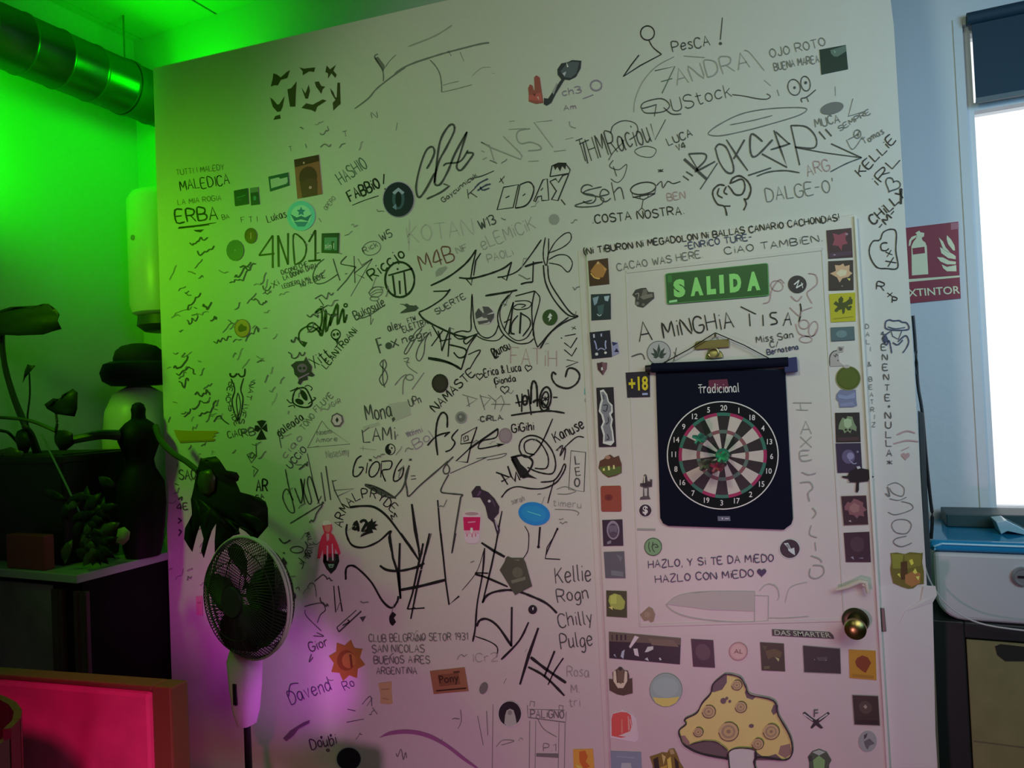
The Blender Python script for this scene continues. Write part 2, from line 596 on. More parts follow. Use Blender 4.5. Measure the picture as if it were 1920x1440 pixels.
def sticker(name, label, q, base, m, layers=(), text=None, surf='wall', cat='sticker', group=None, thick=0.0012, Y=None, rim=None):
    """a thin printed sticker: base outline, printed layers, lettering as a part. layers: (poly|('line',pts,w), material)"""
    f = quad(q)
    y0 = (DOOR_Y if surf == 'door' else 0.0) if Y is None else -Y
    y1 = y0 + thick + 0.0012
    mb = MB()
    pb = [f(*p) for p in base]
    mb.prism([onY(*p, -y1) for p in pb], [onY(*p, -y0 - 0.0003) for p in pb], m)
    if rim:
        ring = ribbon(pb + [pb[0]], rim[0], 0.1)
        vs = [onY(p[0], p[1], -y1 - 0.0002) for pr in ring for p in pr]
        mb.add(vs, [(2 * i, 2 * i + 2, 2 * i + 3, 2 * i + 1) for i in range(len(ring) - 1)], rim[1])
    k = 0
    for lay, lm in layers:
        k += 1
        off = y1 + 0.0002 + 0.00012 * k
        if lay and lay[0] == 'line':
            pts = L(lay[1]) if isinstance(lay[1], str) else lay[1]
            rb = ribbon([f(*p) for p in spline(pts, 4)], lay[2])
            vs = [onY(p[0], p[1], -off) for pr in rb for p in pr]
            mb.add(vs, [(2 * i, 2 * i + 2, 2 * i + 3, 2 * i + 1) for i in range(len(rb) - 1)], lm)
        else:
            pts = L(lay) if isinstance(lay, str) else lay
            mb.poly([onY(*f(*p), -off) for p in pts], lm)
    o = mb.build(name)
    tag(o, label, cat, group)
    if text:
        tx = MB()
        for (s, box, tm, bold) in text:
            vs, fs = font_mesh(s, bold)
            x0, y0_, x1, y1_ = box
            tx.add([onY(*f(x0 + (x1 - x0) * a, y0_ + (y1_ - y0_) * b), -(y1 + 0.0014)) for a, b in vs], fs, tm)
        tx.build('lettering', o)
    return o

# ================================================================== THE ROOM
ZC = 3.45            # ceiling
YB = 0.50            # rear wall plane behind the partition
XL, XR, YF = -3.12, 2.7, -3.6


def struct(name, mb, **kw):
    return tag(mb.build(name, **kw), kind='structure')


# the partition that carries the writing
tl, tr0 = onY(287, 128), onY(840, 0)
bl1 = onY(327, 1440)
rt, rb1 = onY(1676, 49), onY(1758, 1440)
lx0 = tl.x + (bl1.x - tl.x) * (tl.z - 0) / (tl.z - bl1.z)
rx0 = rt.x + (rb1.x - rt.x) * (rt.z - 0) / (rt.z - rb1.z)
sl = (tr0.z - tl.z) / (tr0.x - tl.x)
rxt = rt.x - 0.02
front = [V((lx0, 0, 0)), V((rx0, 0, 0)), V((rt.x, 0, rt.z)), V((rxt, 0, tl.z + sl * (rxt - tl.x))), tl]
mb = MB()
mb.prism(front, [p + V((0, 0.10, 0)) for p in front], WALL)
wall_front = struct('wall_front', mb)
wall_front['label'] = 'white partition wall covered in marker graffiti and stickers'
PAR['wall'] = wall_front

DARKW = mat('dark_unseen_wall', (.07, .06, .055), .7, bump=.1, scale=25)  # walls out of view, darkened to cut light bouncing back
# window opening in the rear wall
wx0 = onY(1839, 486, YB + .05).x - .022
wzt, wzb = onY(1815, 45, YB).z, onY(1873, 968, YB).z
wx1 = wx0 + 0.95
mb = MB()
mb.box((XL, YB, 0), (wx0, YB + .12, ZC), PLASTER)
mb.box((wx1, YB, 0), (XR, YB + .12, ZC), PLASTER)
mb.box((wx0, YB, 0), (wx1, YB + .12, wzb), PLASTER)
mb.box((wx0, YB, wzt), (wx1, YB + .12, ZC), PLASTER)
struct('wall_back', mb)
mb = MB()
mb.box((XL - .1, YF, 0), (XL, YB + .12, ZC), PLASTER)
struct('wall_left', mb)
mb = MB()
mb.box((XR, YF, 0), (XR + .1, YB + .12, ZC), DARKW)
struct('wall_right', mb)
mb = MB()
mb.box((XL - .1, YF - .1, 0), (XR + .1, YF, ZC), DARKW)
struct('wall_rear', mb)
mb = MB()
mb.box((XL - .1, YF - .1, -.1), (XR + .1, YB + .12, 0), FLOORM)
struct('floor', mb)
CEILD = mat('dimmed_ceiling_panel', (.10, .11, .10), .6, bump=.1, scale=8)  # darkened tone puts the dimmer end of the ceiling into the board colour
# panelled ceiling: boards with open joints running away from the camera
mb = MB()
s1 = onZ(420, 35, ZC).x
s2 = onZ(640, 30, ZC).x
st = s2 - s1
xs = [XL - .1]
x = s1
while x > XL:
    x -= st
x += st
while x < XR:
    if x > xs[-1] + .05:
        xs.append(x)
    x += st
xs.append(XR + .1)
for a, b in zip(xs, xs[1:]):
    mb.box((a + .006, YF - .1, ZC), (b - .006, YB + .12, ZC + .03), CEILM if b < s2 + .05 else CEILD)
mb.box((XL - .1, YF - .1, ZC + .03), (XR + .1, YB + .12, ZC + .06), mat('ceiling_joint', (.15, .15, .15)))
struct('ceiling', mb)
# window
WF = mat('white_window_frame', (.75, .78, .8), .4)
GLASS = mat('window_glass', (1, 1, 1), .02, trans=1.0)
mb = MB()
zt = onY(1830, 196, YB).z
fw = .022
mb.box((wx0, YB + .02, wzb), (wx0 + fw, YB + .09, wzt), WF)
mb.box((wx1 - fw, YB + .02, wzb), (wx1, YB + .09, wzt), WF)
mb.box((wx0 + fw, YB + .02, wzb), (wx1 - fw, YB + .09, wzb + fw), WF)
mb.box((wx0 + fw, YB + .02, wzt - fw), (wx1 - fw, YB + .09, wzt), WF)
mb.box((wx0 + fw, YB + .02, zt - .012), (wx1 - fw, YB + .09, zt + .012), WF)
w = struct('window_1', mb)
mb = MB()
mb.box((wx0 + fw, YB + .055, wzb + fw), (wx1 - fw, YB + .058, zt - .012), GLASS)
mb.box((wx0 + fw, YB + .055, zt + .012), (wx1 - fw, YB + .058, wzt - fw), GLASS)
mb.build('pane', w)
# jamb lining to the left of the window
mb = MB()
jx = onY(1812, 500, YB).x
mb.box((jx, YB - .005, wzb - .02), (wx0, YB, wzt + .02), PLASTER)
struct('trim_1', mb)

# ------------------------------------------------------------------ the door
dtl, dtr = onY(1098, 462, -DOOR_Y), onY(1603, 401, -DOOR_Y)
dbl, dbr = onY(1146, 1440, -DOOR_Y), onY(1666, 1440, -DOOR_Y)


def down(a, b, z):
    t = (a.z - z) / (a.z - b.z)
    return a + (b - a) * t


fr = [dtl, dtr, down(dtr, dbr, .01), down(dtl, dbl, .01)]
mb = MB()
mb.prism(fr, [V((p.x, -0.0002, p.z)) for p in fr], DOORM)
door = struct('door_1', mb, bevel=.003)
door['label'] = 'white door covered in stickers with a dartboard on it'
PAR['door'] = door
# bright lipping down the latch side, thin stop along the top
mb = MB()
a, b = onY(1601, 404, -.02), onY(1606, 404, -.02)
c, d = onY(1668, 1440, -.02), onY(1662.5, 1440, -.02)
p4 = [a, b, down(b, c, .01), down(a, d, .01)]
mb.prism(p4, [V((p.x, -.012, p.z)) for p in p4], mat('white_lipping', (.9, .88, .84), .25))
tag(mb.build('edge_bead', door, bevel=.001), 'glossy white bead along the latch edge')
mb = MB()
MOULD = DOORM
q = [(1172, 507), (1543, 464), (1585, 1166), (1198, 1176)]
for i in range(4):
    (x0, y0), (x1, y1) = q[i], q[(i + 1) % 4]
    cx, cy = 1375, 830
    ins = [(x + (cx - x) * .018, y + (cy - y) * .018) for x, y in ((x1, y1), (x0, y0))]
    pts = [(x0, y0), (x1, y1)] + ins
    mb.prism([onY(*p, -DOOR_Y - .0022) for p in pts], [onY(*p, -DOOR_Y + .001) for p in pts], MOULD)
mb.build('panel_moulding', door, bevel=.002)
LAYER['door'] = DOOR_Y + .0026
# faint raised cover strip at the left of the door
mb = MB()
a, b, c, d = onY(1084, 470), onY(1094, 468), onY(1143, 1440), onY(1135, 1440)
p4 = [a, b, down(b, c, .01), down(a, d, .01)]
mb.prism([p + V((0, -.003, 0)) for p in p4], [p + V((0, .001, 0)) for p in p4], DOORM)
tag(mb.build('cover_strip', wall_front, bevel=.001))
# round latch knob
BRASS = mat('dull_brass', (.40, .31, .10), .3, metal=1.0)
k = onY(1604, 1163, -DOOR_Y)
rk = (onY(1630, 1163, -DOOR_Y) - k).length
mb = MB()
mb.lathe([(rk * .98, 0), (rk, -.004), (rk * .85, -.012), (rk * .6, -.014)], mat('dark_brass', (.06, .05, .02), .35, metal=.7), k, 28, 'Y')
o = mb.build('knob_rose', door, smooth=True)
k2 = onY(1603, 1168, -DOOR_Y)
mb = MB()
mb.lathe([(rk * .5, -.010), (rk * .5, -.03), (rk * .82, -.045), (rk * .78, -.058), (rk * .45, -.066), (rk * .1, -.067)], BRASS, k2, 28, 'Y')
o = mb.build('knob', door, smooth=True)
tag(o, 'round brass knob')
# hooked white lever above the knob
mb = MB()
pts = [onY(x, y, -DOOR_Y - .02) for x, y in ((1568, 1106), (1590, 1100), (1612, 1090), (1624, 1092), (1628, 1112))]
mb.tube(pts, [.004, .006, .007, .007, .005], mat('cream_lever', (.75, .70, .58), .35), 10)
mb.tube([onY(1622, 1094, -DOOR_Y + .002), onY(1622, 1094, -DOOR_Y - .022)], .008, mat('cream_lever', (1, 1, 1)), 10)
o = mb.build('latch_lever', door, smooth=True)
tag(o, 'cream hooked lever')
# strike plate on the post
mb = MB()
q = [cp_ for cp_ in ((1650, 1139), (1658, 1140), (1662, 1184), (1653, 1184))]
mb.prism([onY(*p, -.006) for p in q], [onY(*p, .001) for p in q], mat('worn_steel', (.25, .24, .2), .4, metal=.8))
tag(mb.build('strike_plate', wall_front, bevel=.001), 'worn steel strike plate')
# darker end cap of the partition at its right edge, low down
mb = MB()
a, b, c, d = onY(1744, 1170), onY(1752, 1170), onY(1764, 1440), onY(1756, 1440)
p4 = [a, b, down(b, c, .01), down(a, d, .01)]
mb.prism([p + V((0, .03, 0)) for p in p4], [p + V((0, .06, 0)) for p in p4], mat('raw_edge', (.22, .17, .12), .8))
tag(mb.build('edge_strip', wall_front), 'bare brown edge')

# ================================================================== WRITING ON THE WALL
# ---- upper left
crop(280, 60, 4)
ink('stencil_print', OLIVE,
    P("910,410 925,350 930,310 960,320 985,340 1030,300 1055,285 1035,345 985,360 965,400 935,400"),
    P("1125,265 1160,275 1195,270 1245,265 1235,300 1200,295 1150,325 1150,295"),
    P("1330,250 1355,280 1400,245 1380,290 1405,320 1395,345 1365,310 1340,350 1340,310 1320,300"),
    P("905,490 930,510 960,545 975,540 1015,480 1000,560 985,595 960,600 925,560"),
    P("1035,430 1065,420 1105,370 1100,440 1095,560 1055,560 1045,500"),
    P("1140,415 1170,460 1195,395 1205,440 1190,500 1170,500"),
    P("1240,375 1270,370 1290,405 1320,410 1300,430 1290,465 1265,430 1250,410"),
    P("1355,420 1380,450 1395,490 1405,490 1410,380 1430,380 1435,540 1415,555 1380,590 1375,530 1395,510 1365,460"),
    P("1140,570 1175,535 1225,545 1300,505 1330,515 1260,560 1245,600 1215,585"),
    P("930,660 945,630 980,620 985,650"), label='olive stencil of small leaf shapes')
ink('marker_drawing', GREY, S("1540,575 1640,500 1700,430 1760,380 1840,320 1920,265", 3.2), S("1755,370 1750,290 1690,190 1715,165", 3),
    S("1750,290 1800,220 1850,170", 1.5), P("1690,195 1715,185 1765,250 1755,310 1735,260"), label='grey branch drawing')
crop(740, 20, 4)
ink('marker_drawing', GREY, S("0,475 60,430 150,390 240,360 350,325 500,285 640,250 710,240", 3.6), S("265,370 310,420 340,480 352,560 352,610", 2.5),
    S("352,612 450,590 580,555", 1.5), S("400,300 425,340", 1.6), S("490,310 520,380", 1.6), S("360,560 430,540 480,530", 1.3), label='grey branch drawing')
ink('faded_drawing', FAINT, S("580,490 650,430 720,425", 1.4), S("730,470 750,470", 1.6), S("100,270 300,190 430,110", 3), label='pale worn lines')
crop(280, 60, 4)
ink('graffiti_lettering', GREY, T("TUTTI I MALEDY", (205, 1072), (562, 1030), 40, 1.7), T("LA MIA ROGIA", (215, 1295), (540, 1262), 38, 1.7))
ink('graffiti_lettering', INK, T("MALEDICA", (235, 1192), (602, 1138), 74, 2.3))
ink('graffiti_lettering', INK, T("ERBA", (205, 1430), (515, 1400), 95, 3.6))
crop(300, 400, 4)
ink('graffiti_underline', INK, S("135,112 250,100 370,85", 2.6), S("140,105 280,90 420,70", 2), P("250,125 330,120 305,143 270,138"))
crop(280, 60, 4)
ink('graffiti_lettering', GRNI, T("HASHIO", (1440, 1145), (1640, 1015), 95, 2.6))
ink('graffiti_lettering', INK, T("FABBiO", (1510, 1272), (1735, 1162), 80, 3.8), S("1760,1065 1756,1140", 4), S("1765,1172 1770,1182", 4), S("1520,1300 1620,1260 1720,1228", 1.8))
ink('graffiti_lettering', INK2, T("Lukas", (890, 1430), (1030, 1385), 55, 2.2), T("F T I", (690, 1430), (810, 1420), 40, 1.5), T("BA", (550, 1410), (600, 1395), 35, 1.3))
ink('small_scribbles', GREY, T("N", (1670, 645), (1710, 640), 45, 1.6), T("T", (1455, 785), (1490, 778), 40, 1.8), S("1335,705 1345,735", 2.5), S("1860,680 1850,740", 1.6),
    S("1170,840 1180,870", 2.5), T("T", (1050, 895), (1075, 890), 36, 1.4), T("OPERO", (1330, 1340), (1400, 1250), 34, 1.2), S("1270,1395 1290,1425", 1.6))
# ---- middle left
crop(300, 400, 4)
ink('graffiti_lettering', INK, SL("845,410 845,165", 5.5), SL("845,165 742,315", 4.6), SL("742,315 858,302", 4.6), SL("890,402 885,165", 5.5), SL("885,165 960,385", 5), SL("960,385 960,148", 5), S("1010,385 1000,165 1060,185 1095,240 1090,310 1060,360 1010,387", 3.6),
    SL("1115,215 1165,125", 5), SL("1165,125 1165,350", 5.5), SL("1112,358 1205,350", 5.5), label='tall thin black capitals')
ink('graffiti_lettering', INK2, T("W5", (1662, 208), (1745, 170), 58, 2.2))
ink('graffiti_lettering', GREY, EL(1587, 262, 70, 50, 1.8, -20), T("Rick", (1535, 300), (1635, 245), 42, 2))
ink('graffiti_lettering', INK, T("Riccjo", (1595, 505), (1835, 318), 80, 3.4))
ink('marker_emblem', INK, EL(1798, 497, 110, 132, 4.5), SL("1712,466 1893,414", 5), SL("1745,465 1763,612", 5), SL("1830,440 1845,608", 5), SL("1795,505 1801,605", 5), S("1778,412 1786,424", 5), label='circled black monogram')
ink('graffiti_tag', INK2, S("1232,342 1180,385 1150,450 1150,500 1180,528 1245,515 1335,455", 2.4), S("1298,340 1325,430 1350,505", 2.6),
    S("1400,320 1355,375 1420,392 1470,402", 2.6), SL("1470,402 1400,500 1328,580", 3), SL("1455,320 1462,522", 2.6), SL("1592,340 1455,450 1532,485", 2.4), SL("1485,340 1512,390 1592,340 1430,622", 1.8))
ink('graffiti_lettering', INK2, T("DiCONO CHE", (915, 460), (1110, 392), 32, 1.7), T("LA DONNA DARA", (930, 500), (1180, 405), 34, 1.9), T("LEGGERO A MA", (920, 565), (1130, 500), 30, 1.5),
    T("NO AL BENE", (1060, 555), (1240, 480), 34, 1.7), S("770,540 780,572 810,578 832,545", 2.6), S("785,588 805,606 828,580", 2), T("Xi", (850, 560), (895, 530), 44, 2.2))
ink('graffiti_tag', INK, S("1085,1000 1045,955 1047,890 1100,850 1165,862 1200,900 1212,880 1150,822 1105,845 1130,890 1195,852", 3.6), SL("1192,640 1228,692", 2.6),
    S("1160,752 1205,715 1215,800 1195,890 1218,905 1245,722 1245,890 1290,755 1272,845 1330,678 1332,835 1372,715 1382,820 1402,758", 4.6), S("1165,745 1255,690", 3),
    P("1060,955 1105,968 1085,1005"), EL(1392, 690, 12, 12, 3), label='dense black scrawled tag')
ink('marker_drawing', INK, EL(1318, 908, 34, 36, 2.5), P("1285,925 1320,945 1345,925 1330,992 1318,960 1300,945"), EL(1305, 910, 10, 12, 0), EL(1332, 905, 10, 12, 0), label='small black skull')
ink('graffiti_tag', INK2, T("Bukpsule", (1470, 800), (1690, 690), 65, 2.6), S("1480,790 1560,770 1690,685", 2), SL("1580,760 1580,835 1600,790", 2))
ink('marker_drawing', GREY, EL(1620, 590, 52, 38, 1.6, -20), S("1560,600 1600,560 1650,550 1680,560", 1.8), S("1570,610 1620,575 1675,575", 1.8), S("1580,620 1625,595 1670,590", 1.8), EL(1608, 640, 34, 16, 1.8))
ink('graffiti_lettering', INK, T("Xitt", (1165, 1165), (1285, 1070), 85, 2.6), T("LEANTRoANi", (1248, 1168), (1482, 885), 52, 2.4))
ink('graffiti_smudge', INK2, P("1800,745 1850,710 1830,685 1850,675 1875,690 1895,690 1918,710 1900,720 1860,740"), SL("1820,685 1800,680", 2))
crop(300, 680, 4)
ink('marker_drawing', INK, S("1010,215 1050,190 1090,193 1122,245 1140,305 1105,335 1035,325 995,290 1010,215", 3.4), EL(1080, 245, 20, 44, 0, -28), EL(1045, 292, 34, 20, 0, 25),
    S("975,215 1010,200 1035,185", 2.4), S("950,275 975,300 995,300", 2.2), S("960,330 1000,320 1010,340", 2), S("1085,180 1110,170 1140,190 1130,210", 2), S("1110,310 1165,270 1150,260", 2.4), label='alien head drawing')
ink('graffiti_lettering', INK2, T("galeada", (895, 555), (1080, 420), 60, 2.6), S("885,500 895,560 910,640", 1.8))
ink('graffiti_lettering', GREY, T("TONO", (1080, 510), (1165, 405), 46, 1.8), T("FLUYE", (1175, 372), (1300, 250), 44, 2.2), T("AGAR", (1270, 340), (1360, 300), 34, 1.3))
ink('graffiti_lettering', PURI, T("UCCiO", (980, 795), (1100, 655), 50, 2.4))
ink('graffiti_lettering', PURF, T("ciao", (940, 720), (1070, 570), 50, 2.2), T("MiLA", (1860, 560), (1910, 530), 40, 1.6))
ink('faded_drawing', GREY, SL("1215,435 1105,640 1190,625", 1.6), SL("1215,435 1255,490 1425,610 1110,637", 1.4), T("Noemi", (1180, 545), (1290, 530), 35, 1.4), T("Amore", (1170, 600), (1330, 585), 35, 1.4), label='thin pencil triangle')
ink('faded_drawing', FAINT, T("Nosesimy", (1250, 715), (1420, 690), 55, 2), S("1500,640 1620,655", 1.5), S("1525,625 1520,660", 1.5))
ink('marker_emblem', INK, P("760,495 725,440 765,430 798,438"), P("760,495 735,470 712,470 706,510 735,520"), P("760,495 800,455 806,520 790,515"), P("760,495 800,575 745,580 720,575"), label='black pinwheel')
ink('graffiti_lettering', INK2, T("CiAO", (515, 570), (620, 540), 50, 1.8), T("RB", (620, 560), (715, 535), 55, 2.4))
ink('marker_drawing', INK, S("525,78 530,100 555,105 578,80", 4), S("585,80 605,104 632,95 637,45", 3.4), S("532,120 560,200 540,280 550,350 580,438", 2.6), S("627,115 605,200 622,270 605,390 580,438", 2.6),
    S("585,225 572,290 585,400", 2), S("590,235 603,320 588,400", 1.8), S("585,400 580,440", 4), label='outline torso drawing')
ink('graffiti_lettering', INK2, TP("BEACHSiDE", "430,715 424,745 430,770 442,800", 9, 1.8), TP("NATiVES", "470,715 462,745 452,775 448,795", 9, 1.8))
ink('marker_drawing', INK2, SL("720,605 722,700 685,750 652,690 690,672 720,700", 2.4), S("660,700 690,715 710,690", 2.4), SL("690,775 735,805 700,858 705,800", 2.4), label='small pennants drawing')
ink('graffiti_lettering', INK, T("AR", (722, 962), (806, 962), 85, 3.4), T("SA", (725, 1030), (780, 1015), 34, 1.8))
ink('graffiti_tag', INK2, S("940,800 965,930 1005,1090 1000,1125 965,1110 925,1030 925,975 955,950 1000,1035", 2.8), S("1010,940 1040,1020 1062,1045 1085,870", 3),
    S("1085,1060 1055,870 1090,1000 1120,1060 1135,1030 1105,900 1130,862 1190,1050", 3), SL("1105,680 1145,880 1195,1060", 2.4), S("1180,1060 1210,1000", 2.5), SL("1208,822 1240,1040", 3.6), SL("1243,775 1280,1030", 3.6),
    SL("1290,880 1310,960 1365,1068", 2.4), SL("1310,957 1455,945 1330,1002", 2), S("1295,890 1325,880", 2), S("975,1206 1100,1130 1230,1050", 3), label='large looping grey tag with an arrow')
ink('graffiti_lettering', INK, S("1512,697 1475,725 1450,795 1452,850 1490,845 1525,790 1490,785", 3), S("1556,750 1545,830", 3), EL(1607, 800, 33, 62, 2.8, 25), SL("1660,750 1655,860", 3), S("1658,742 1735,740 1725,795 1665,812 1692,892", 3),
    S("1815,722 1770,790 1750,875 1775,888 1815,850 1825,785 1785,815", 3.2), SL("1868,770 1832,905", 3.2), T("*", (1565, 745), (1590, 745), 30, 2), T("*", (1865, 742), (1890, 742), 30, 1.6), label='leaning black capitals')
ink('graffiti_tag', INK2, S("1868,772 1830,920 1780,990 1745,1012 1670,995 1590,950 1535,920", 3.6), S("1535,912 1600,925 1680,960 1770,1020", 3.2), P("1535,912 1600,922 1690,965 1740,1005 1690,995 1590,950"))
ink('graffiti_lettering', INK, TP("ARMALPRYDE", "640,990 650,960 668,940 690,933 712,940 738,964", 17, 2.4), T("M", (1745, 1180), (1780, 1160), 40, 2.2))
ink('marker_drawing', INK, T("42", (1455, 1270), (1560, 1250), 75, 6), P("1555,1200 1580,1185 1590,1165 1598,1195 1625,1185 1612,1210 1638,1215 1612,1232 1628,1255 1590,1250 1600,1275 1560,1285 1500,1310 1510,1285 1545,1270"), label='bold black numerals with a leaf')
ink('graffiti_tag', INK, S("1402,1210 1398,1285 1440,1368 1530,1385 1640,1340 1730,1262 1718,1310 1728,1375 1745,1440", 4.2), S("1420,1085 1520,1075 1610,1085 1700,1150 1790,1265 1910,1435", 4.6), label='thick black looping tag')
ink('faded_drawing', GHOST, P("1715,310 1870,285 1880,390 1760,440 1700,400"), P("1520,480 1640,445 1650,465 1530,505"), label='pale eraser smears')
ink('graffiti_lettering', INK2, T("Mona", (1550, 435), (1745, 405), 112, 3))
ink('graffiti_lettering', INK2, T("LAMi", (1525, 595), (1765, 580), 95, 3), S("1515,525 1570,485", 2), P("1738,420 1755,405 1765,425 1745,447"))
ink('marker_emblem', INK, EL(1727, 650, 36, 40, 1.8), P("1727,612 1705,620 1692,645 1700,675 1722,688 1735,675 1730,655 1715,645 1718,625"), EL(1738, 640, 6, 7, 0), label='yin yang drawing')
ink('graffiti_lettering', INK2, T("UPn", (1875, 328), (1960, 300), 58, 2.2))
# ---- centre
crop(680, 380, 4)
ink('graffiti_lettering', INK2, T("W13", (885, 200), (1002, 155), 72, 2.8))
ink('graffiti_lettering', FAINT, T("eLEMiCiK", (900, 355), (1300, 190), 92, 2), T("PAOLi", (945, 452), (1132, 390), 58, 2), T("NF", (715, 385), (790, 350), 50, 2.6))
ink('graffiti_lettering', REDI, T("M4B", (445, 515), (692, 432), 118, 3))
ink('graffiti_lettering', GHOST, T("KOTAN", (345, 300), (830, 230), 120, 2.4), SL("350,130 345,360", 1.8))
ink('graffiti_smudge', FAINT, P("545,520 570,490 625,475 635,490 590,540 550,555"), EL(1435, 125, 40, 40, 0), label='grey rubbed spot')
ink('graffiti_tag', INK, S("510,622 640,558 740,485 800,425 852,352", 4), SL("852,352 825,470 808,575", 3), SL("885,378 848,435 832,548", 3), S("722,562 810,568 930,540 1050,495 1118,445", 4), SL("770,565 815,618 822,560", 3.4),
    SL("1118,445 1095,520 1078,582 1045,560", 3.4), S("1010,560 1080,548 1165,510 1240,420 1340,278", 3), SL("1108,475 1085,545", 3), S("1215,480 1290,455 1350,445", 4), SL("1280,440 1275,595", 3.4), S("1275,595 1225,600 1185,612", 4),
    S("1370,260 1355,360 1358,430 1378,470 1392,380 1395,268", 2.6), S("1385,440 1392,390 1440,300 1510,235 1556,228 1560,280 1500,335 1395,378", 2.2), S("1395,428 1465,392 1535,398 1573,455 1540,520 1480,470 1395,452", 2.2),
    S("1355,468 1372,600 1440,735 1540,842 1617,852", 3.4), S("1388,470 1402,590 1480,720 1560,825 1617,850", 3), S("1617,852 1500,905 1400,985 1330,1097", 3.4), S("1545,858 1430,950 1312,1085", 3), S("1312,1085 1285,1000 1268,800 1290,662", 3), SL("1145,700 1290,662", 4),
    S("1290,662 1328,710 1318,780 1285,900 1278,1000", 2.4), SL("530,665 640,662 657,648", 3), S("657,650 600,718 500,785 420,822", 3), S("420,825 460,875 560,930 680,985 780,1010", 4),
    S("820,685 812,850 808,960 740,962 682,985 725,1022 800,1005 855,985", 2.8), S("820,685 835,890 870,980 930,1015 990,985 1022,905", 2.6), S("850,985 780,1058 758,1032 800,1005", 2.8), S("850,995 920,1030 1010,1032 1062,985", 2.4),
    S("920,698 1060,675 1160,655", 4.6), S("1095,690 1035,770 1012,870 1050,980 1150,1052 1240,1052 1282,1020", 2.8), S("1122,670 1045,765 1030,860 1072,965 1150,1032 1230,1012 1280,930", 2.4),
    S("1140,740 1225,735 1265,755 1240,790 1165,802 1130,788 1165,762 1222,768 1190,788", 2.2), label='large winged black outline tag')
ink('graffiti_lettering', INK, SL("1062,960 1130,745", 3.6), SL("1130,745 1098,985 1140,985", 3.8), SL("1060,900 1112,872", 3.2), S("1165,845 1122,900 1112,970 1140,985", 3.2), SL("1187,822 1178,982", 5), S("1187,830 1248,870 1255,925 1200,1002", 3), label='circled black capitals')
ink('graffiti_lettering', INK2, T("SUERTE", (555, 838), (775, 715), 42, 2))
ink('graffiti_tag', INK, SL("520,920 592,1040", 4), SL("515,1075 600,960", 3.4), SL("655,935 592,1112 578,1000 565,960", 3.8), SL("655,935 640,1155", 3.6), SL("575,1040 665,1020", 3), S("650,1065 768,1098 765,1150 720,1162 682,1122", 3.4),
    S("862,980 800,1070 770,1150 740,1250", 3), S("740,1252 640,1200 490,1170", 4), S("490,1160 600,1180 700,1222 742,1252", 3), S("790,1140 882,1105 840,1180 800,1250", 2.4), label='angular black tag')
ink('graffiti_tag', INK2, S("460,925 400,965 345,1060 312,1120 330,1130 390,1030 445,945", 2), S("500,975 430,1060 400,1150 425,1187 458,1130 470,1030 500,975", 2))
ink('graffiti_lettering', INK2, T("alex", (195, 968), (295, 938), 60, 2.4), T("ELETTRA", (305, 972), (490, 912), 44, 2), T("FTW", (340, 900), (400, 880), 34, 1.6))
ink('graffiti_lettering', INK2, T("F", (130, 1122), (165, 1112), 110, 4), EL(195, 1073, 26, 26, 0), T("X", (225, 1085), (270, 1070), 55, 3.4), T("negri", (300, 1052), (515, 1000), 55, 2.4))
ink('graffiti_smudge', INK2, P("278,832 345,790 330,762 360,778 400,768 420,790 395,812 320,825"), SL("300,760 345,790", 2.4))
ink('graffiti_lettering', INK, T("Dunsu", (985, 1155), (1115, 1095), 62, 2.8), S("985,1090 990,1165 1020,1150", 3))
ink('graffiti_lettering', PINKI, T("FATiH", (1110, 1210), (1455, 1222), 120, 2.4))
ink('graffiti_lettering', INK, T("Erica & Luca", (915, 1305), (1190, 1258), 58, 2.2), T("Gionda", (990, 1360), (1150, 1340), 46, 2.2), S("990,1320 1000,1390", 2), heart(877, 1302, 26, 2), heart(1242, 1240, 26, 2, 10), heart(1065, 1402, 32, 2))
ink('graffiti_tag', INK, S("1452,1290 1425,1272 1420,1320 1460,1372 1540,1392 1605,1355 1627,1295 1595,1250 1542,1245 1520,1310", 4), SL("1525,1232 1615,1195 1530,1178", 2.8), SL("1605,1088 1568,1150 1512,1102", 3), SL("1608,1012 1560,1088 1512,1050", 3),
    S("1515,1000 1598,985", 2.6), S("1487,1012 1495,1018", 3), T("x", (1570, 955), (1600, 950), 34, 1.6), label='black tag climbing sideways')
ink('marker_drawing', INK2, S("150,1180 130,1215 172,1262 185,1320 155,1370 125,1325 155,1270 178,1215 155,1180 150,1320 165,1385", 2), label='clef-like loop')
ink('marker_drawing', GREY, S("240,1370 290,1310 330,1290 305,1340 300,1440", 2), S("305,1170 345,1165 330,1200 345,1235 410,1280", 2), EL(352, 1310, 28, 22, 2), SL("370,1400 460,1275", 2.4), S("310,1190 350,1200", 2.4))
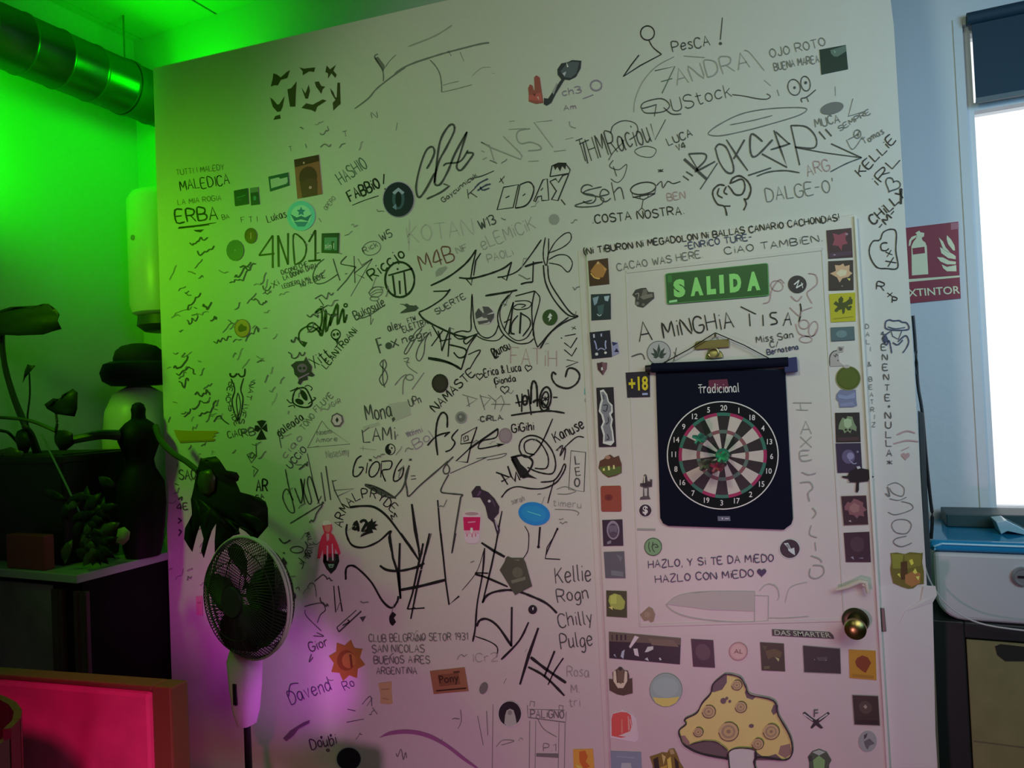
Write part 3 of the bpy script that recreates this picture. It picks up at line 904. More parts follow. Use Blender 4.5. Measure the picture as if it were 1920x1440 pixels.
# ---- lower centre
crop(680, 680, 4)
ink('graffiti_lettering', INK, T("NAMASTE", (545, 372), (845, 85), 66, 2.8))
ink('graffiti_tag', GREY, SL("748,240 860,272 780,325", 2.4), SL("785,255 800,330", 2.4), SL("880,240 915,355", 2.6), SL("885,250 960,268 905,330", 2), SL("940,240 1000,290 990,350", 2), SL("1040,245 965,312 1108,312", 2.6), SL("1040,245 1062,300 1032,365", 2))
ink('graffiti_tag', INK, S("1145,302 1235,285", 4.6), SL("1155,240 1178,330", 4.6), SL("1195,232 1192,370", 4.6), EL(1217, 282, 18, 34, 4.6), SL("1238,250 1262,310", 4.6), SL("1240,200 1264,392", 4.6), S("1262,310 1265,185 1282,138 1305,180 1310,330", 4.6), S("1275,300 1320,280 1400,352", 5),
    EL(1370, 272, 42, 90, 4.2, 8), EL(1368, 278, 26, 60, 3.4, 8), T("*", (1352, 305), (1398, 300), 60, 3.6), SL("1428,260 1462,260", 4.2), S("1112,396 1250,375 1400,362 1515,378", 4), label='bold black tag with a ring')
ink('graffiti_tag', INK, S("562,695 548,560 560,440 595,375 632,400 634,488", 4), S("485,622 555,550 655,520", 3.4), SL("655,520 612,555 628,528", 3), S("716,500 668,560 692,600 662,650 620,668", 3.2), SL("742,545 735,610 818,598 815,600 857,482 742,545", 2.8),
    SL("757,558 760,592 793,578 788,548 768,552 772,572", 2.4), SL("857,482 812,620 785,748 700,738 800,645", 3), SL("800,645 1015,495", 6), S("1015,495 1000,560 900,585 870,622 885,645 1050,612", 2.8), P("1000,605 1068,610 1008,635 1020,618"), label='angular black tag with an arrow')
ink('graffiti_lettering', INK, T("GiGihi", (1122, 522), (1285, 505), 60, 2.8))
ink('graffiti_lettering', INK2, T("CiRLA", (885, 440), (1045, 428), 36, 3), EL(868, 428, 4, 4, 0), EL(1052, 422, 4, 4, 0))
ink('graffiti_tag', INK, S("1425,420 1350,590 1285,685 1215,708 1175,650 1192,580 1260,546 1345,572 1420,660 1447,760 1420,832 1320,822 1235,785", 3.2), S("1290,690 1225,672 1214,605 1270,574 1335,605 1390,705 1378,790 1290,792", 3), label='black spiral tag')
ink('graffiti_tag', INK, SL("1000,822 1102,860 1040,892", 4), SL("1035,830 1088,915", 4.4), SL("1088,775 1112,850 1142,890 1150,820 1180,882", 4.6), P("1110,712 1150,698 1185,760 1230,800 1250,838 1312,872 1240,860 1200,870 1165,800"), SL("1118,722 1192,862", 7),
    S("1195,862 1255,800 1272,735 1205,695 1110,712", 4.2), label='heavy black scrawl')
ink('graffiti_tag', INK, S("1040,1012 1088,955 1160,930 1260,945 1360,942 1450,900 1505,825 1522,775 1508,765 1480,828 1430,885 1335,896", 3.2), S("1440,872 1410,970 1388,1055", 2.6), label='black swoosh')
ink('marker_drawing', INK2, SL("1562,660 1672,672 1660,968 1545,950 1562,660", 1.8), SL("1590,700 1597,762 1628,758", 3), SL("1625,785 1592,788 1602,848 1635,842", 2.8), SL("1596,818 1628,814", 2.4), EL(1608, 898, 19, 30, 2.8), label='upright word in a box')
ink('graffiti_lettering', INK, T("Kanuse", (1450, 600), (1665, 490), 78, 3), S("1450,660 1500,620 1480,700 1520,640 1510,730", 2.6), S("1500,650 1600,560 1660,560", 2.6))
ink('graffiti_lettering', FAINT, T("timeru", (1425, 1072), (1640, 1090), 48, 2), T("sarah", (1120, 1060), (1215, 1035), 40, 2))
ink('faded_drawing', GREY, S("1455,950 1520,930 1600,960", 1.6), S("1460,985 1540,985 1600,965", 1.6), S("1440,1100 1570,1105 1620,1125 1610,1145", 1.6))
ink('graffiti_tag', INK2, S("350,770 320,860 332,950 345,1002 420,930 500,860 570,800 640,737", 3.6), S("680,705 640,745 605,800 615,832 645,825 650,790 630,760", 3), S("645,838 600,920 588,968 640,980 752,990", 3.4), SL("752,990 735,1010 700,1220 668,1430", 4.6),
    S("655,830 780,775 930,710", 1.6), S("850,720 950,705 1075,680 1040,710 930,730", 1.4), S("360,850 395,848", 2.2), S("362,876 400,870", 2.2), label='long black zigzag tag')
ink('graffiti_lettering', PURF, T("Bol", (400, 650), (540, 560), 70, 2), T("mimi", (345, 555), (450, 520), 44, 2))
ink('graffiti_tag', INK, SL("368,1060 395,1260 425,1420", 6.4), SL("562,1030 580,1250 600,1440", 4.4), SL("278,1355 278,1440", 5), SL("452,1355 440,1440", 5), S("515,1280 470,1440", 2.4))
ink('graffiti_tag', INK, SL("1045,1112 1020,1240 990,1425", 3.4), SL("890,1350 985,1415 1040,1440", 6), S("1330,1232 1318,1385", 5), EL(1318, 1382, 11, 11, 0), S("1460,1245 1400,1380 1375,1440", 3), EL(1460, 1248, 8, 10, 0), S("1215,1225 1245,1290 1240,1400 1225,1440", 1.8))
crop(680, 1000, 1571 / 480)
ink('graffiti_tag', INK, S("105,198 150,225 230,230 330,208 378,183", 5), SL("165,0 185,150 215,240 232,402", 5), SL("228,60 222,240 232,400", 5), SL("235,0 300,95 345,165", 5.4), SL("332,0 350,165", 4.6), SL("372,62 345,180 305,370 275,465 322,458", 4.6),
    SL("410,0 378,140 340,300 295,525", 4.4), S("230,348 350,325 510,285", 6.4), S("275,465 380,458", 3.6), SL("480,0 495,150 510,300 530,438 592,385", 4.2), SL("572,0 550,115", 2.6), label='large crossed black strokes')
ink('graffiti_tag', INK, SL("832,0 790,200 735,428", 4.4), SL("730,58 800,105 872,145", 5.8), S("688,250 760,272 890,328", 4.4), S("690,242 770,245", 4), S("748,90 735,250 703,430 690,585 675,665", 3.8), S("735,425 765,380 830,355 930,350 1040,388 1130,432 1192,490", 5),
    S("700,572 718,535 765,527 830,572 912,690", 5), SL("915,452 912,695", 6.4), S("1018,545 960,660 850,775", 4.4), SL("1078,580 1020,745 965,928", 6.4), S("1030,760 1120,830 1248,918", 6), S("1015,820 1120,880 1238,997", 5), SL("1178,722 1115,878", 6), S("1232,765 1175,850 1138,930", 3.4),
    S("690,632 780,665 826,702 822,760", 2.4), S("610,350 700,235 745,100", 1.6), SL("1185,0 1132,85 1120,155 1212,160", 2.6), S("1020,0 1015,100 985,155", 1.8), label='large arrow-like black strokes')
ink('graffiti_lettering', INK2, T("Kellie", (1185, 305), (1402, 292), 95, 2.8))
ink('graffiti_lettering', INK2, T("Rogn", (1198, 425), (1385, 402), 78, 2.6))
ink('graffiti_lettering', INK2, T("Chilly", (1208, 580), (1412, 550), 82, 2.6))
ink('graffiti_lettering', INK2, T("Pulge", (1218, 712), (1412, 690), 88, 2.6))
ink('graffiti_lettering', FAINT, T("Rosa", (1255, 880), (1390, 880), 60, 2), T("M.", (1280, 980), (1330, 978), 50, 2.4), T("tri", (1268, 1065), (1335, 1060), 50, 2), T("ICr2", (675, 790), (830, 780), 50, 1.8))
ink('graffiti_lettering', GREY, T("CLUB BELGRANO SETOR 1931", (40, 667), (645, 655), 44, 2.2), T("SAN NICOLAS", (60, 732), (378, 728), 46, 2.4), T("BUENOS AiRES", (70, 802), (412, 795), 44, 2.4), T("ARGENTiNA", (85, 866), (332, 862), 40, 2.2), label='four lines of grey capitals')
ink('marker_drawing', GREY, SL("1010,1055 1015,1130 1245,1160 1250,1095", 1.8), S("1020,1080 1240,1085", 1.4), T("PALiGNO", (1030, 1128), (1235, 1135), 46, 2.4), SL("1025,1150 1022,1440", 1.5), SL("1062,1150 1058,1440", 1.3), SL("1205,1160 1200,1440", 1.5), SL("1242,1165 1238,1440", 1.8),
    SL("1025,1060 1030,1030 1055,1035 1052,1065", 1.6), SL("1205,1085 1205,1055 1230,1060 1228,1090", 1.6), S("1070,1130 1110,1200 1190,1250", 1.2), T("P.1", (1110, 1335), (1185, 1335), 45, 1.6), P("1065,1350 1200,1352 1200,1378 1065,1370"), label='pencil columns with a lintel')
ink('faded_drawing', GREY, SL("760,1090 768,1240", 2), SL("800,1050 795,1440", 1.4), S("705,1120 740,1300", 1.6), S("600,1080 605,1150 585,1200", 1.6), S("820,1310 860,1270 930,1275 850,1300", 1.4), EL(742, 950, 25, 38, 0, 20))
ink('orchid_arc', mat('orchid_tone', (.40, .16, .36), .6), P(spline(L("105,1252 160,1218 250,1204 340,1212 430,1240 530,1300 630,1378 710,1440"), 3) + spline(L("690,1440 610,1388 520,1318 430,1268 340,1238 250,1230 160,1240 105,1254"), 3)), label='broad orchid arc')  # darker orchid crescent low on the wall
ink('faded_drawing', GREY, S("205,1350 215,1370 235,1325 250,1390 262,1345 270,1380", 2), S("25,1060 60,1010", 2), S("60,1070 90,1110", 2))
crop(300, 1000, 1571 / 480)
ink('marker_drawing', INK, SL("1066,322 1078,485", 3), SL("1093,322 1118,480", 3.4), label='two black bars')
ink('marker_drawing', INK2, SL("1085,578 1205,472", 3), SL("1098,605 1235,478", 4), S("1120,565 1160,545 1150,530", 3), P("1225,515 1265,508 1245,545"), SL("1085,580 1098,605", 3), label='pencil-shaped mark')
ink('marker_emblem', INK, P(circ(1430, 525, 24, 42)[7:22] + [(1450, 500), (1435, 520), (1448, 545)]), label='small half-moon mark')
ink('graffiti_tag', INK, S("1140,285 1143,215 1180,198 1230,230 1300,305 1365,415 1420,458 1455,420 1462,385", 4.4))
ink('graffiti_lettering', INK2, TP("MALAVOGLIA", "572,1000 578,1020 572,1040 560,1056", 10, 1.8), S("890,50 905,80 890,120 925,145", 2.4), S("850,150 880,180 870,220", 1.8), EL(760, 120, 7, 5, 0), S("730,30 760,60 800,40", 3), EL(840, 100, 40, 20, 2))
ink('marker_drawing', mat('plum_marker', (.09, .05, .10), .6), P("755,145 780,180 768,200 762,245 752,200 738,190"), EL(790, 385, 45, 34, 0), EL(745, 405, 8, 12, 0))
ink('faded_drawing', INK2, S("905,330 925,305 950,320 960,390", 1.4), S("885,450 940,435 995,430 1015,470 985,500 965,550", 2), S("890,470 900,510 990,600", 1.4), S("830,340 850,330 855,350", 1.4), S("940,630 1005,632 960,610", 1.6))
ink('graffiti_lettering', INK2, T("Gior", (925, 730), (1035, 690), 56, 2.2), S("930,740 915,790 940,760", 1.8))
ink('graffiti_lettering', PURI, T("Davend", (805, 1050), (1055, 955), 80, 2.2), S("790,1000 800,930 850,920", 2.2), T("Ro", (1135, 965), (1195, 935), 55, 1.8), S("1240,1050 1290,1000 1300,1060", 1.6), S("1150,1080 1200,1090", 2), S("1145,1160 1250,1140", 1.8))
ink('graffiti_lettering', mat('plum_marker', (1, 1, 1)), T("Doubi", (930, 1325), (1085, 1290), 60, 2.4), EL(990, 1252, 7, 9, 0), EL(1048, 1240, 7, 9, 0), EL(1030, 1330, 8, 7, 2))
ink('graffiti_smudge', mat('grape_smear', (.24, .13, .24), .6), P("755,1258 800,1210 880,1160 920,1145 915,1165 850,1200 820,1240 775,1275"), label='grape coloured smear')
ink('marker_drawing', INK, EL(567, 1117, 12, 15, 0), EL(600, 850, 12, 16, 0), EL(540, 812, 8, 8, 0))
crop(300, 820, 5.142)
ink('graffiti_lettering', INK2, T("SAO", (185, 400), (345, 400), 90, 2.2), S("170,250 165,290", 1.6), T("4E", (165, 700), (270, 690), 60, 2.4), S("175,600 210,575 205,610", 3), SL("175,780 205,805 172,830", 4), SL("180,890 205,910 180,950", 4), S("140,445 180,460", 2))
# ---- upper middle and right
crop(740, 20, 4)
ink('graffiti_tag', INK2, S("240,1185 272,1130 298,1060 280,1020 235,1050 190,1170 160,1320 180,1400 230,1345 300,1215", 4.2), S("300,1290 312,1170 340,980 400,870 440,855 445,905 390,1020 330,1135 298,1285 340,1302 400,1200 450,1075 542,908", 4.2),
    S("542,908 480,1110 465,1175 498,1195 560,1120 588,1070 540,1065", 4), S("365,1165 390,1145 490,1130 550,1045", 3.4), S("240,1412 345,1362 412,1312", 3.6), S("365,1298 400,1310", 3), label='large looping black script')
ink('graffiti_tag', FAINT, SL("745,1122 710,1010 648,985 720,1025 945,1115 955,1090 935,1060 815,942", 2.6), S("1015,884 930,900 915,950 945,995 1020,985 1085,1010 1092,1040 1000,1050", 2.6), SL("1180,822 1045,837 1188,1026", 3), S("1310,830 1318,865 1360,880", 2.4), S("855,890 985,882", 2), S("1195,1055 1282,1045", 2), S("660,1115 690,1100", 2.4), S("650,1050 675,1060", 2.4),
    S("860,830 900,825", 1.8), S("1000,1130 1080,1125", 2), S("1280,965 1340,950", 1.6), label='pale angular lettering')
ink('graffiti_lettering', INK2, T("Gaycunnicuk", (365, 1438), (620, 1240), 34, 1.8), S("560,1260 650,1240 745,1200", 2), T("K", (555, 1410), (620, 1400), 70, 2.6))
ink('graffiti_smudge', BLUEI, S("600,1330 640,1290 700,1260", 3), S("620,1350 680,1310 720,1300", 3.4), S("640,1320 660,1345 710,1330", 3), label='blue-grey scrawl')
ink('graffiti_lettering', PURF, T("ch3", (1260, 640), (1400, 610), 50, 2.2), EL(1510, 560, 42, 38, 3), S("1410,660 1490,630", 2.6), T("Am", (1270, 745), (1360, 735), 36, 2))
crop(0, 0, 1)
ink('graffiti_lettering', INK, SL("944,351 972,346 962,389 932,393 944,351", 2.6), SL("948,371 955,367", 2.4), S("975,346 992,341 1001,353 995,374 984,386 966,390", 2.8), SL("975,346 966,390", 2.4), S("980,367 985,363", 2.4), SL("1001,376 1018,337 1026,335 1029,375 1016,376 1015,367 1008,369 1004,378 1000,376", 2.4), S("1014,357 1018,352", 2),
    SL("1031,340 1043,358 1034,374 1046,376 1066,327 1055,329 1047,342 1042,335 1031,340", 2.6), SL("1031,331 1035,311 1047,306 1060,306 1069,318 1067,325 1031,331", 2.6), P("1037,309 1041,319 1045,312 1050,321 1054,311 1060,318 1062,305 1048,306"), SL("936,342 946,330", 2), SL("938,334 944,344", 2.2), SL("1052,374 1060,384", 3), label='outlined block capitals with a crown')
ink('graffiti_lettering', INK2, T("THMRaciou", (1092, 306), (1222, 264), 42, 2.8), S("1145,250 1150,235 1170,226 1192,232 1195,250 1180,262", 2), S("1141,300 1150,285 1165,270 1170,262", 1.6), SL("1093,267 1102,306", 4.4), SL("1086,270 1104,262", 3), SL("1220,232 1228,262 1248,224", 2), S("1190,282 1210,274 1230,280 1222,294 1200,292 1190,282", 1.4),
    S("1150,300 1143,312 1160,318 1175,308 1170,330 1158,342 1145,335", 1.6), S("1150,312 1156,330", 2.4), label='spiky grey tag with loops')
ink('graffiti_lettering', INK2, T("Seh", (1095, 384), (1170, 372), 34, 2.6), S("1128,350 1100,357 1096,364 1130,371 1125,384 1095,388 1078,385 1110,375", 2.4), label='curling script')
ink('marker_drawing', INK, EL(1206, 353, 24, 11, 2.4, -10), SL("1185,361 1187,370 1228,362 1229,352", 2.2), SL("1186,369 1207,374 1228,363", 2), SL("1200,364 1200,372", 2), SL("1215,362 1215,370", 2), SL("1206,374 1203,390 1196,397", 2), SL("1204,390 1210,396", 2), S("1231,348 1240,340 1243,352 1252,340 1262,344 1276,340", 2), T("*", (1234, 325), (1244, 324), 9, 2), label='burger-like drawing')
ink('graffiti_lettering', INK, T(".COSTA NOSTRA.", (1111, 419), (1283, 401), 15, 2.6))
ink('graffiti_lettering', PINKI, T("BEN", (1252, 376), (1285, 372), 13, 2))
crop(1140, 20, 1920 / 580)
ink('marker_drawing', INK, EL(245, 138, 43, 44, 2.4), S("252,180 280,228 332,270", 2.4), SL("332,270 200,340 95,408", 2.2), SL("95,408 145,335 192,275", 3), label='stick figure on its knees')
ink('graffiti_lettering', INK2, T("PesCA", (402, 255), (635, 215), 62, 2.4), SL("710,42 697,180", 2.6), EL(698, 203, 10, 9, 0))
ink('graffiti_lettering', GRNI, SL("290,372 415,345 335,512", 2.4), SL("330,440 400,420", 2), label='faded green capitals')
ink('graffiti_lettering', FAINT, T("ANDRA", (430, 465), (880, 345), 100, 2.6), S("410,285 300,345 215,440 168,550 160,630", 1.8), S("470,280 600,290", 2.4), S("845,245 880,260 970,370", 2), S("970,430 1010,465", 1.6))
ink('graffiti_lettering', INK2, S("300,580 288,655", 2.4), S("300,582 210,605 225,568 330,545 382,585 345,625 240,635 208,610", 2.2), S("345,600 395,640 455,640", 2.4), T("UStock", (405, 622), (770, 530), 80, 2), S("770,520 850,530 925,545 985,548 1008,530 985,515", 1.8), S("1050,490 1062,528", 1.6), label='thin looping lettering')
ink('marker_drawing', INK2, EL(1155, 475, 38, 50, 2, -15), EL(1226, 452, 29, 46, 2, -10), EL(1158, 477, 8, 8, 0), EL(1227, 446, 9, 9, 0), S("1205,568 1200,545 1235,535 1290,490", 2.4), S("1235,540 1245,565", 2.6), label='pair of eyes drawing')
ink('graffiti_lettering', GREY, T("OJO ROTO", (1010, 292), (1352, 215), 52, 2), T("BUENA MAREA", (1035, 370), (1312, 318), 44, 2))
ink('faded_drawing', GREY, S("625,768 640,740 700,700 800,650 900,622 1030,605 1180,600 1235,612 1180,650 1000,705 850,745 700,775 625,768", 2), S("758,708 900,680 1020,650", 1.8), SL("1520,545 1492,655 1600,622", 2), S("1410,470 1412,530", 1.4), label='long leaf outline')
ink('graffiti_smudge', GREY, EL(1390, 605, 74, 36, 0, -14))
ink('graffiti_lettering', GREY, T("MUCA", (1290, 725), (1440, 690), 50, 2.2), T("SEMPRE", (1440, 745), (1630, 635), 30, 2), T("Tomas", (1590, 830), (1715, 760), 36, 2.2), S("1490,800 1545,770 1560,745", 2.2), EL(1548, 765, 22, 26, 2), S("1480,800 1520,860 1580,780", 1.6), P("1540,765 1560,762 1555,785"))
ink('graffiti_tag', INK2, SL("472,920 615,1047", 7), SL("500,888 560,990", 3.4), S("500,888 600,888 602,930 540,998 665,935", 3.6), SL("680,945 572,1108", 2.6), S("668,850 690,828 735,850 775,950 775,1003 735,1000 690,935 665,850", 3.6), SL("735,800 800,900 868,992", 4), SL("848,800 780,920", 4.4), S("960,812 890,765 885,878 920,902 1022,800", 4),
    SL("1030,742 1075,870 1112,972 955,888", 4), S("1040,750 1115,818 1120,828 1010,862", 3.2), SL("1135,712 1190,958", 4), S("1135,712 1230,720 1290,785 1280,850 1160,845", 3), SL("1160,848 1350,882 1575,912", 2.6), SL("1385,825 1575,912", 3.4), S("1575,912 1480,948 1380,1000", 2.2),
    SL("465,1025 502,1052", 4), SL("485,998 527,1025", 4), SL("1310,750 1350,797", 4), SL("1350,735 1388,778", 4), S("870,1022 1012,975", 3.4), S("922,1027 1000,1000 1100,992 1190,1005", 2.8), label='large quoted black tag')
ink('marker_drawing', INK, S("738,1272 722,1215 680,1200 652,1150 655,1110 690,1080 725,1085", 3.4), S("690,1100 680,1140 712,1162", 3), S("735,1090 720,1125 742,1140", 3), S("757,1075 775,1040 820,1025 868,1060 887,1110 868,1165 842,1168", 3.6), S("765,1070 830,1045 850,1090 832,1138 790,1140 762,1105 745,1085", 3.2), S("845,1165 858,1200 842,1238", 3.4), S("720,1212 760,1212", 3), label='clenched fist drawing')
ink('graffiti_lettering', GREY, T("DALGE-O'", (985, 1185), (1405, 1118), 78, 2.2))
ink('graffiti_lettering', INK2, T("LUCA", (378, 838), (525, 775), 46, 2.4), T("V4", (432, 870), (485, 850), 36, 2.6))
ink('graffiti_lettering', PINKI, T("ARG", (1240, 1025), (1380, 985), 70, 2.2))
ink('graffiti_lettering', INK, T("KELLiE", (1572, 1030), (1790, 805), 56, 2.8), T("iRL", (1672, 1090), (1815, 930), 60, 2.6), label='black capitals slanting up the edge')
ink('marker_drawing', INK2, heart(1765, 1080, 48, 2.4, 25), label='tilted heart outline')
ink('graffiti_lettering', INK, T("CHiLLY", (1650, 1330), (1850, 1150), 58, 3.4), T("-M-", (1700, 1360), (1790, 1255), 44, 2.8), P("1815,1100 1828,1105 1825,1200 1810,1200"))
# ---- right-hand post
crop(1400, 380, 4.235)
ink('marker_drawing', INK, S("1058,295 1085,235 1145,210 1188,235 1185,380 1200,515 1110,522 1035,512 985,440 975,365 1005,305 1058,295", 2.6), T("C", (1075, 385), (1130, 370), 60, 2.6), T("X", (1115, 430), (1160, 415), 40, 2.2), T("X", (1125, 510), (1190, 480), 50, 2.8), label='lopsided heart with letters')
ink('graffiti_lettering', INK, T("R", (1030, 690), (1090, 700), 62, 2.4), T("x", (1118, 748), (1160, 745), 50, 2.6), T("P", (1155, 795), (1190, 800), 46, 2.4))
ink('marker_drawing', BLUEI, S("1100,985 1105,945 1135,930 1165,938 1210,935 1235,948 1272,955 1290,1000 1240,1012 1150,1010 1110,1000 1100,985", 3), S("1120,985 1180,1000 1260,990", 2), SL("1145,1015 1160,1060 1205,1085 1232,1020", 2.4), S("1140,1022 1090,1060 1080,1085 1110,1130 1130,1095 1145,1150 1152,1195", 3), S("1200,1105 1262,1055 1287,1100 1270,1150 1240,1192", 3), S("1160,1110 1200,1128 1240,1090", 3), P("1065,1035 1085,1020 1090,1040"),
    P("1075,1070 1110,1055 1130,1100 1095,1115"), label='blue crouching frog drawing')
crop(0, 0, 1)
ink('graffiti_lettering', INK2, vtext("TENENTE", (1656, 632), (1665, 745), 11, 9, 2), EL(1667, 762, 2.2, 2.2, 0), vtext("NULLA*", (1665, 779), (1668, 866), 12, 10, 2.2), label='upright column of capitals')
ink('graffiti_lettering', GREY, vtext("DALI & BEATRIZ", (1626, 612), (1638, 796), 8, 6, 1.4))
ink('faded_drawing', GREY, S("1664,910 1680,905 1695,915 1692,930 1675,925 1668,915", 1.6), S("1664,912 1668,930 1660,925", 3), S("1690,940 1708,945 1710,955 1680,965 1665,960", 1.8), S("1672,985 1680,975 1700,975 1709,985 1700,1000 1680,998 1672,985", 1.8), S("1700,1005 1680,1010 1676,1018 1690,1025 1710,1018", 2), S("1668,935 1685,938 1700,932", 1.6), label='curling grey column of loops')
ink('faded_drawing', PINKI, S("1682,815 1700,808 1716,812", 3), S("1676,832 1700,826 1722,828", 3.4), S("1690,845 1705,838", 2.4), heart(1698, 855, 8, 0), label='faded pink flame with a heart')
# ---- the door's own writing
crop(0, 0, 1)
ink('door_lettering', INK, T("(Ni TiBURON Ni MEGADOLON Ni BALLAS CANARiO CACHONDAS!", (1096, 477), (1574, 413), 11.5, 2.5), surf='door', label='one long line of heavy black capitals')
ink('door_lettering', BLUEI, T("-ENRiCO TURE-", (1284, 467), (1410, 449), 11.5, 2.2), surf='door', label='navy capitals')
ink('door_lettering', GREY, T("CACAO WAS HERE.", (1158, 507), (1318, 482), 13, 1.9), surf='door')
ink('door_lettering', INK2, T("CiAO TAMBiEN.", (1360, 477), (1542, 452), 12.5, 1.7), surf='door')
crop(1060, 380, 4.235)
ink('door_lettering', INK, T("A", (592, 1110), (690, 1092), 150, 3), T("MiNGHiA", (782, 1075), (1340, 985), 125, 3.2), surf='door', label='bold thin-lined capitals')
crop(1400, 380, 4.235)
ink('door_lettering', INK, SL("-48,825 75,885", 3), SL("20,880 28,980", 3), SL("128,890 132,978", 3), S("240,872 195,875 190,905 230,925 240,955 190,968", 3), SL("290,978 330,872 355,972", 3), SL("300,930 345,925", 2.6), S("425,800 432,860 415,950", 3), surf='door')
ink('door_lettering', INK2, T("Miss San", (80, 1112), (370, 1070), 50, 1.9), T("C/", (190, 1150), (255, 1140), 42, 1.8), surf='door')
ink('door_lettering', BLUEI, T("Bernatena", (165, 1205), (412, 1162), 40, 2.2), surf='door')
ink('door_drawing', PINKI, EL(240, 660, 50, 40, 1.6, 20), S("130,800 180,780 200,690 260,610 300,640", 2), S("490,560 550,575 560,640 520,680 480,720 520,800", 2), S("340,830 420,900 440,860 520,830", 2), EL(455, 965, 40, 36, 1.8), EL(530, 1000, 34, 60, 1.6, 15), S("390,960 420,1040 520,1060 560,1000", 2), EL(470, 1085, 50, 26, 1.6), S("350,740 400,780 440,740", 2.4), surf='door', label='faint pink swirling drawing')
crop(1060, 640, 3.79)
ink('door_drawing', INK2, S("470,108 540,88 565,130", 2.2), SL("770,140 790,45", 1.8), SL("770,75 795,110", 1.8), surf='door')
crop(0, 0, 1)
ink('door_lettering', FAINT, S("1487,755 1522,755", 2.6), S("1493,768 1515,769", 2), S("1500,756 1503,770", 2), T("A", (1502, 812), (1522, 812), 24, 2.6), T("X", (1501, 838), (1522, 838), 20, 2.6), T("E", (1503, 864), (1522, 862), 18, 2.6), S("1503,885 1516,890 1530,887", 2.4), S("1500,905 1518,904 1524,915 1515,925 1518,940", 2.8), S("1523,952 1530,962 1523,972", 2.8), S("1521,985 1518,1002 1532,1008", 2),
    S("1528,1017 1530,1033", 2.6), S("1520,1042 1536,1048 1541,1055", 2.4), S("1519,1066 1518,1080 1530,1085 1544,1076 1542,1062 1524,1060", 2.4), surf='door', label='worn column of capitals')
crop(1060, 980, 3.13)
ink('door_lettering', PURI, T("HAZLO, Y Si TE DA MiEDO", (488, 266), (1222, 226), 42, 2.2), T("HAZLO CON MiEDO", (530, 352), (1105, 316), 42, 2.2), heart(1152, 292, 28, 0), surf='door', label='two lines of violet capitals with a filled heart')
ink('door_drawing', mat('pale_pencil', (.66, .62, .60), .7), P("590,480 640,440 700,418 850,405 1110,405 1110,520 850,512 620,482"), surf='door')
ink('door_drawing', GHOST, S("590,482 640,440 720,415 850,404 1110,404", 1.4), S("590,482 640,525 750,560 950,582 1110,582", 1.6), SL("1110,404 1110,582 1190,575 1192,430 1112,428", 1.4), S("1140,400 1165,372 1200,360 1240,380 1255,430 1245,455", 2), S("1290,470 1310,395 1350,365 1420,350", 1.6), S("1195,560 1300,560 1430,550", 1.4), surf='door', label='pencil knife drawing')
ink('door_drawing', FAINT, P("422,34 528,36 528,46 422,44"), surf='door')
# ---- hundreds of worn little marks nobody could count, mostly low on the left
items = []
crop(0, 0, 1)
for i in range(210):
    u = random.choice([random.uniform(312, 520), random.uniform(312, 620), random.uniform(520, 1080)])
    v = random.uniform(500, 1100) if u < 560 else random.uniform(210, 1400)
    if 395 < u < 530 and 860 < v < 1250:
        continue
    a = -0.6 + random.uniform(-.4, .4)
    n = random.randint(2, 5)
    x, y = u, v
    pts = [(x, y)]
    for k in range(n):
        x += random.uniform(1, 7) * math.cos(a)
        y += random.uniform(1, 7) * math.sin(a) + random.uniform(-5, 5)
        pts.append((x, y))
    items.append(S(pts, random.uniform(1.0, 2.2)))
ink('small_scribbles', GREY, *items[:140], kind='stuff')
ink('small_scribbles', FAINT, *items[140:], kind='stuff')
items = []
for (u, v, n) in ((330, 700, 9), (335, 715, 8), (325, 690, 7), (400, 640, 8), (395, 600, 6), (460, 640, 9), (355, 455, 10), (370, 470, 8), (450, 500, 8), (440, 520, 10), (430, 530, 10), (380, 575, 6), (365, 740, 9), (360, 765, 9), (345, 780, 5),
                  (372, 780, 10), (400, 790, 9), (470, 560, 9), (545, 640, 8), (540, 660, 8), (590, 560, 10), (600, 575, 9), (575, 590, 8), (560, 880, 6), (580, 980, 9), (590, 1090, 9), (600, 1120, 8), (350, 580, 7), (350, 600, 8)):
    x, y = u, v
    pts = [(x, y)]
    for k in range(n):
        x += random.uniform(0, 6.5)
        y += random.uniform(-8, 6)
        pts.append((x, y))
    items.append(S(pts, random.uniform(1.8, 3.0)))
ink('illegible_scrawl', INK2, *items, kind='stuff')

# ================================================================== STICKERS
GW, GD, GB = 'stickers on the graffiti wall', 'stickers on the door', 'cards in rows on the door'
WH = px(205, 200, 195)
SIL = px(150, 148, 150)
BK = px(22, 22, 24)
crop(280, 60, 4)
sticker('card_sticker', 'small dark green square sticker right of the upper left capitals, beside a narrower one', "633,1190 738,1170 745,1290 642,1307", rr(r=.06), px(8, 45, 12), [("0.15,.45 .8,.38 .8,.46 .15,.54", px(20, 80, 25)), ("0.2,.62 .5,.6 .5,.64 .2,.67", px(18, 70, 22))], group=GW)
sticker('card_sticker', 'narrow dark green sticker with a pale top band', "755,1170 815,1162 826,1292 762,1300", RECT, px(10, 42, 14), [("0,0 1,0 1,.28 0,.28", px(45, 85, 35)), (circ(.5, .62, .2, .14, 10), px(30, 90, 40))], group=GW)
sticker('card_sticker', 'dark bordered rectangular sticker with a pale green field', "892,1085 1042,1052 1050,1150 905,1196", RECT, px(15, 60, 20), [("0.08,.2 .5,.2 .58,.34 .94,.34 .93,.72 .85,.82 .08,.82", px(80, 135, 60))], group=GW)
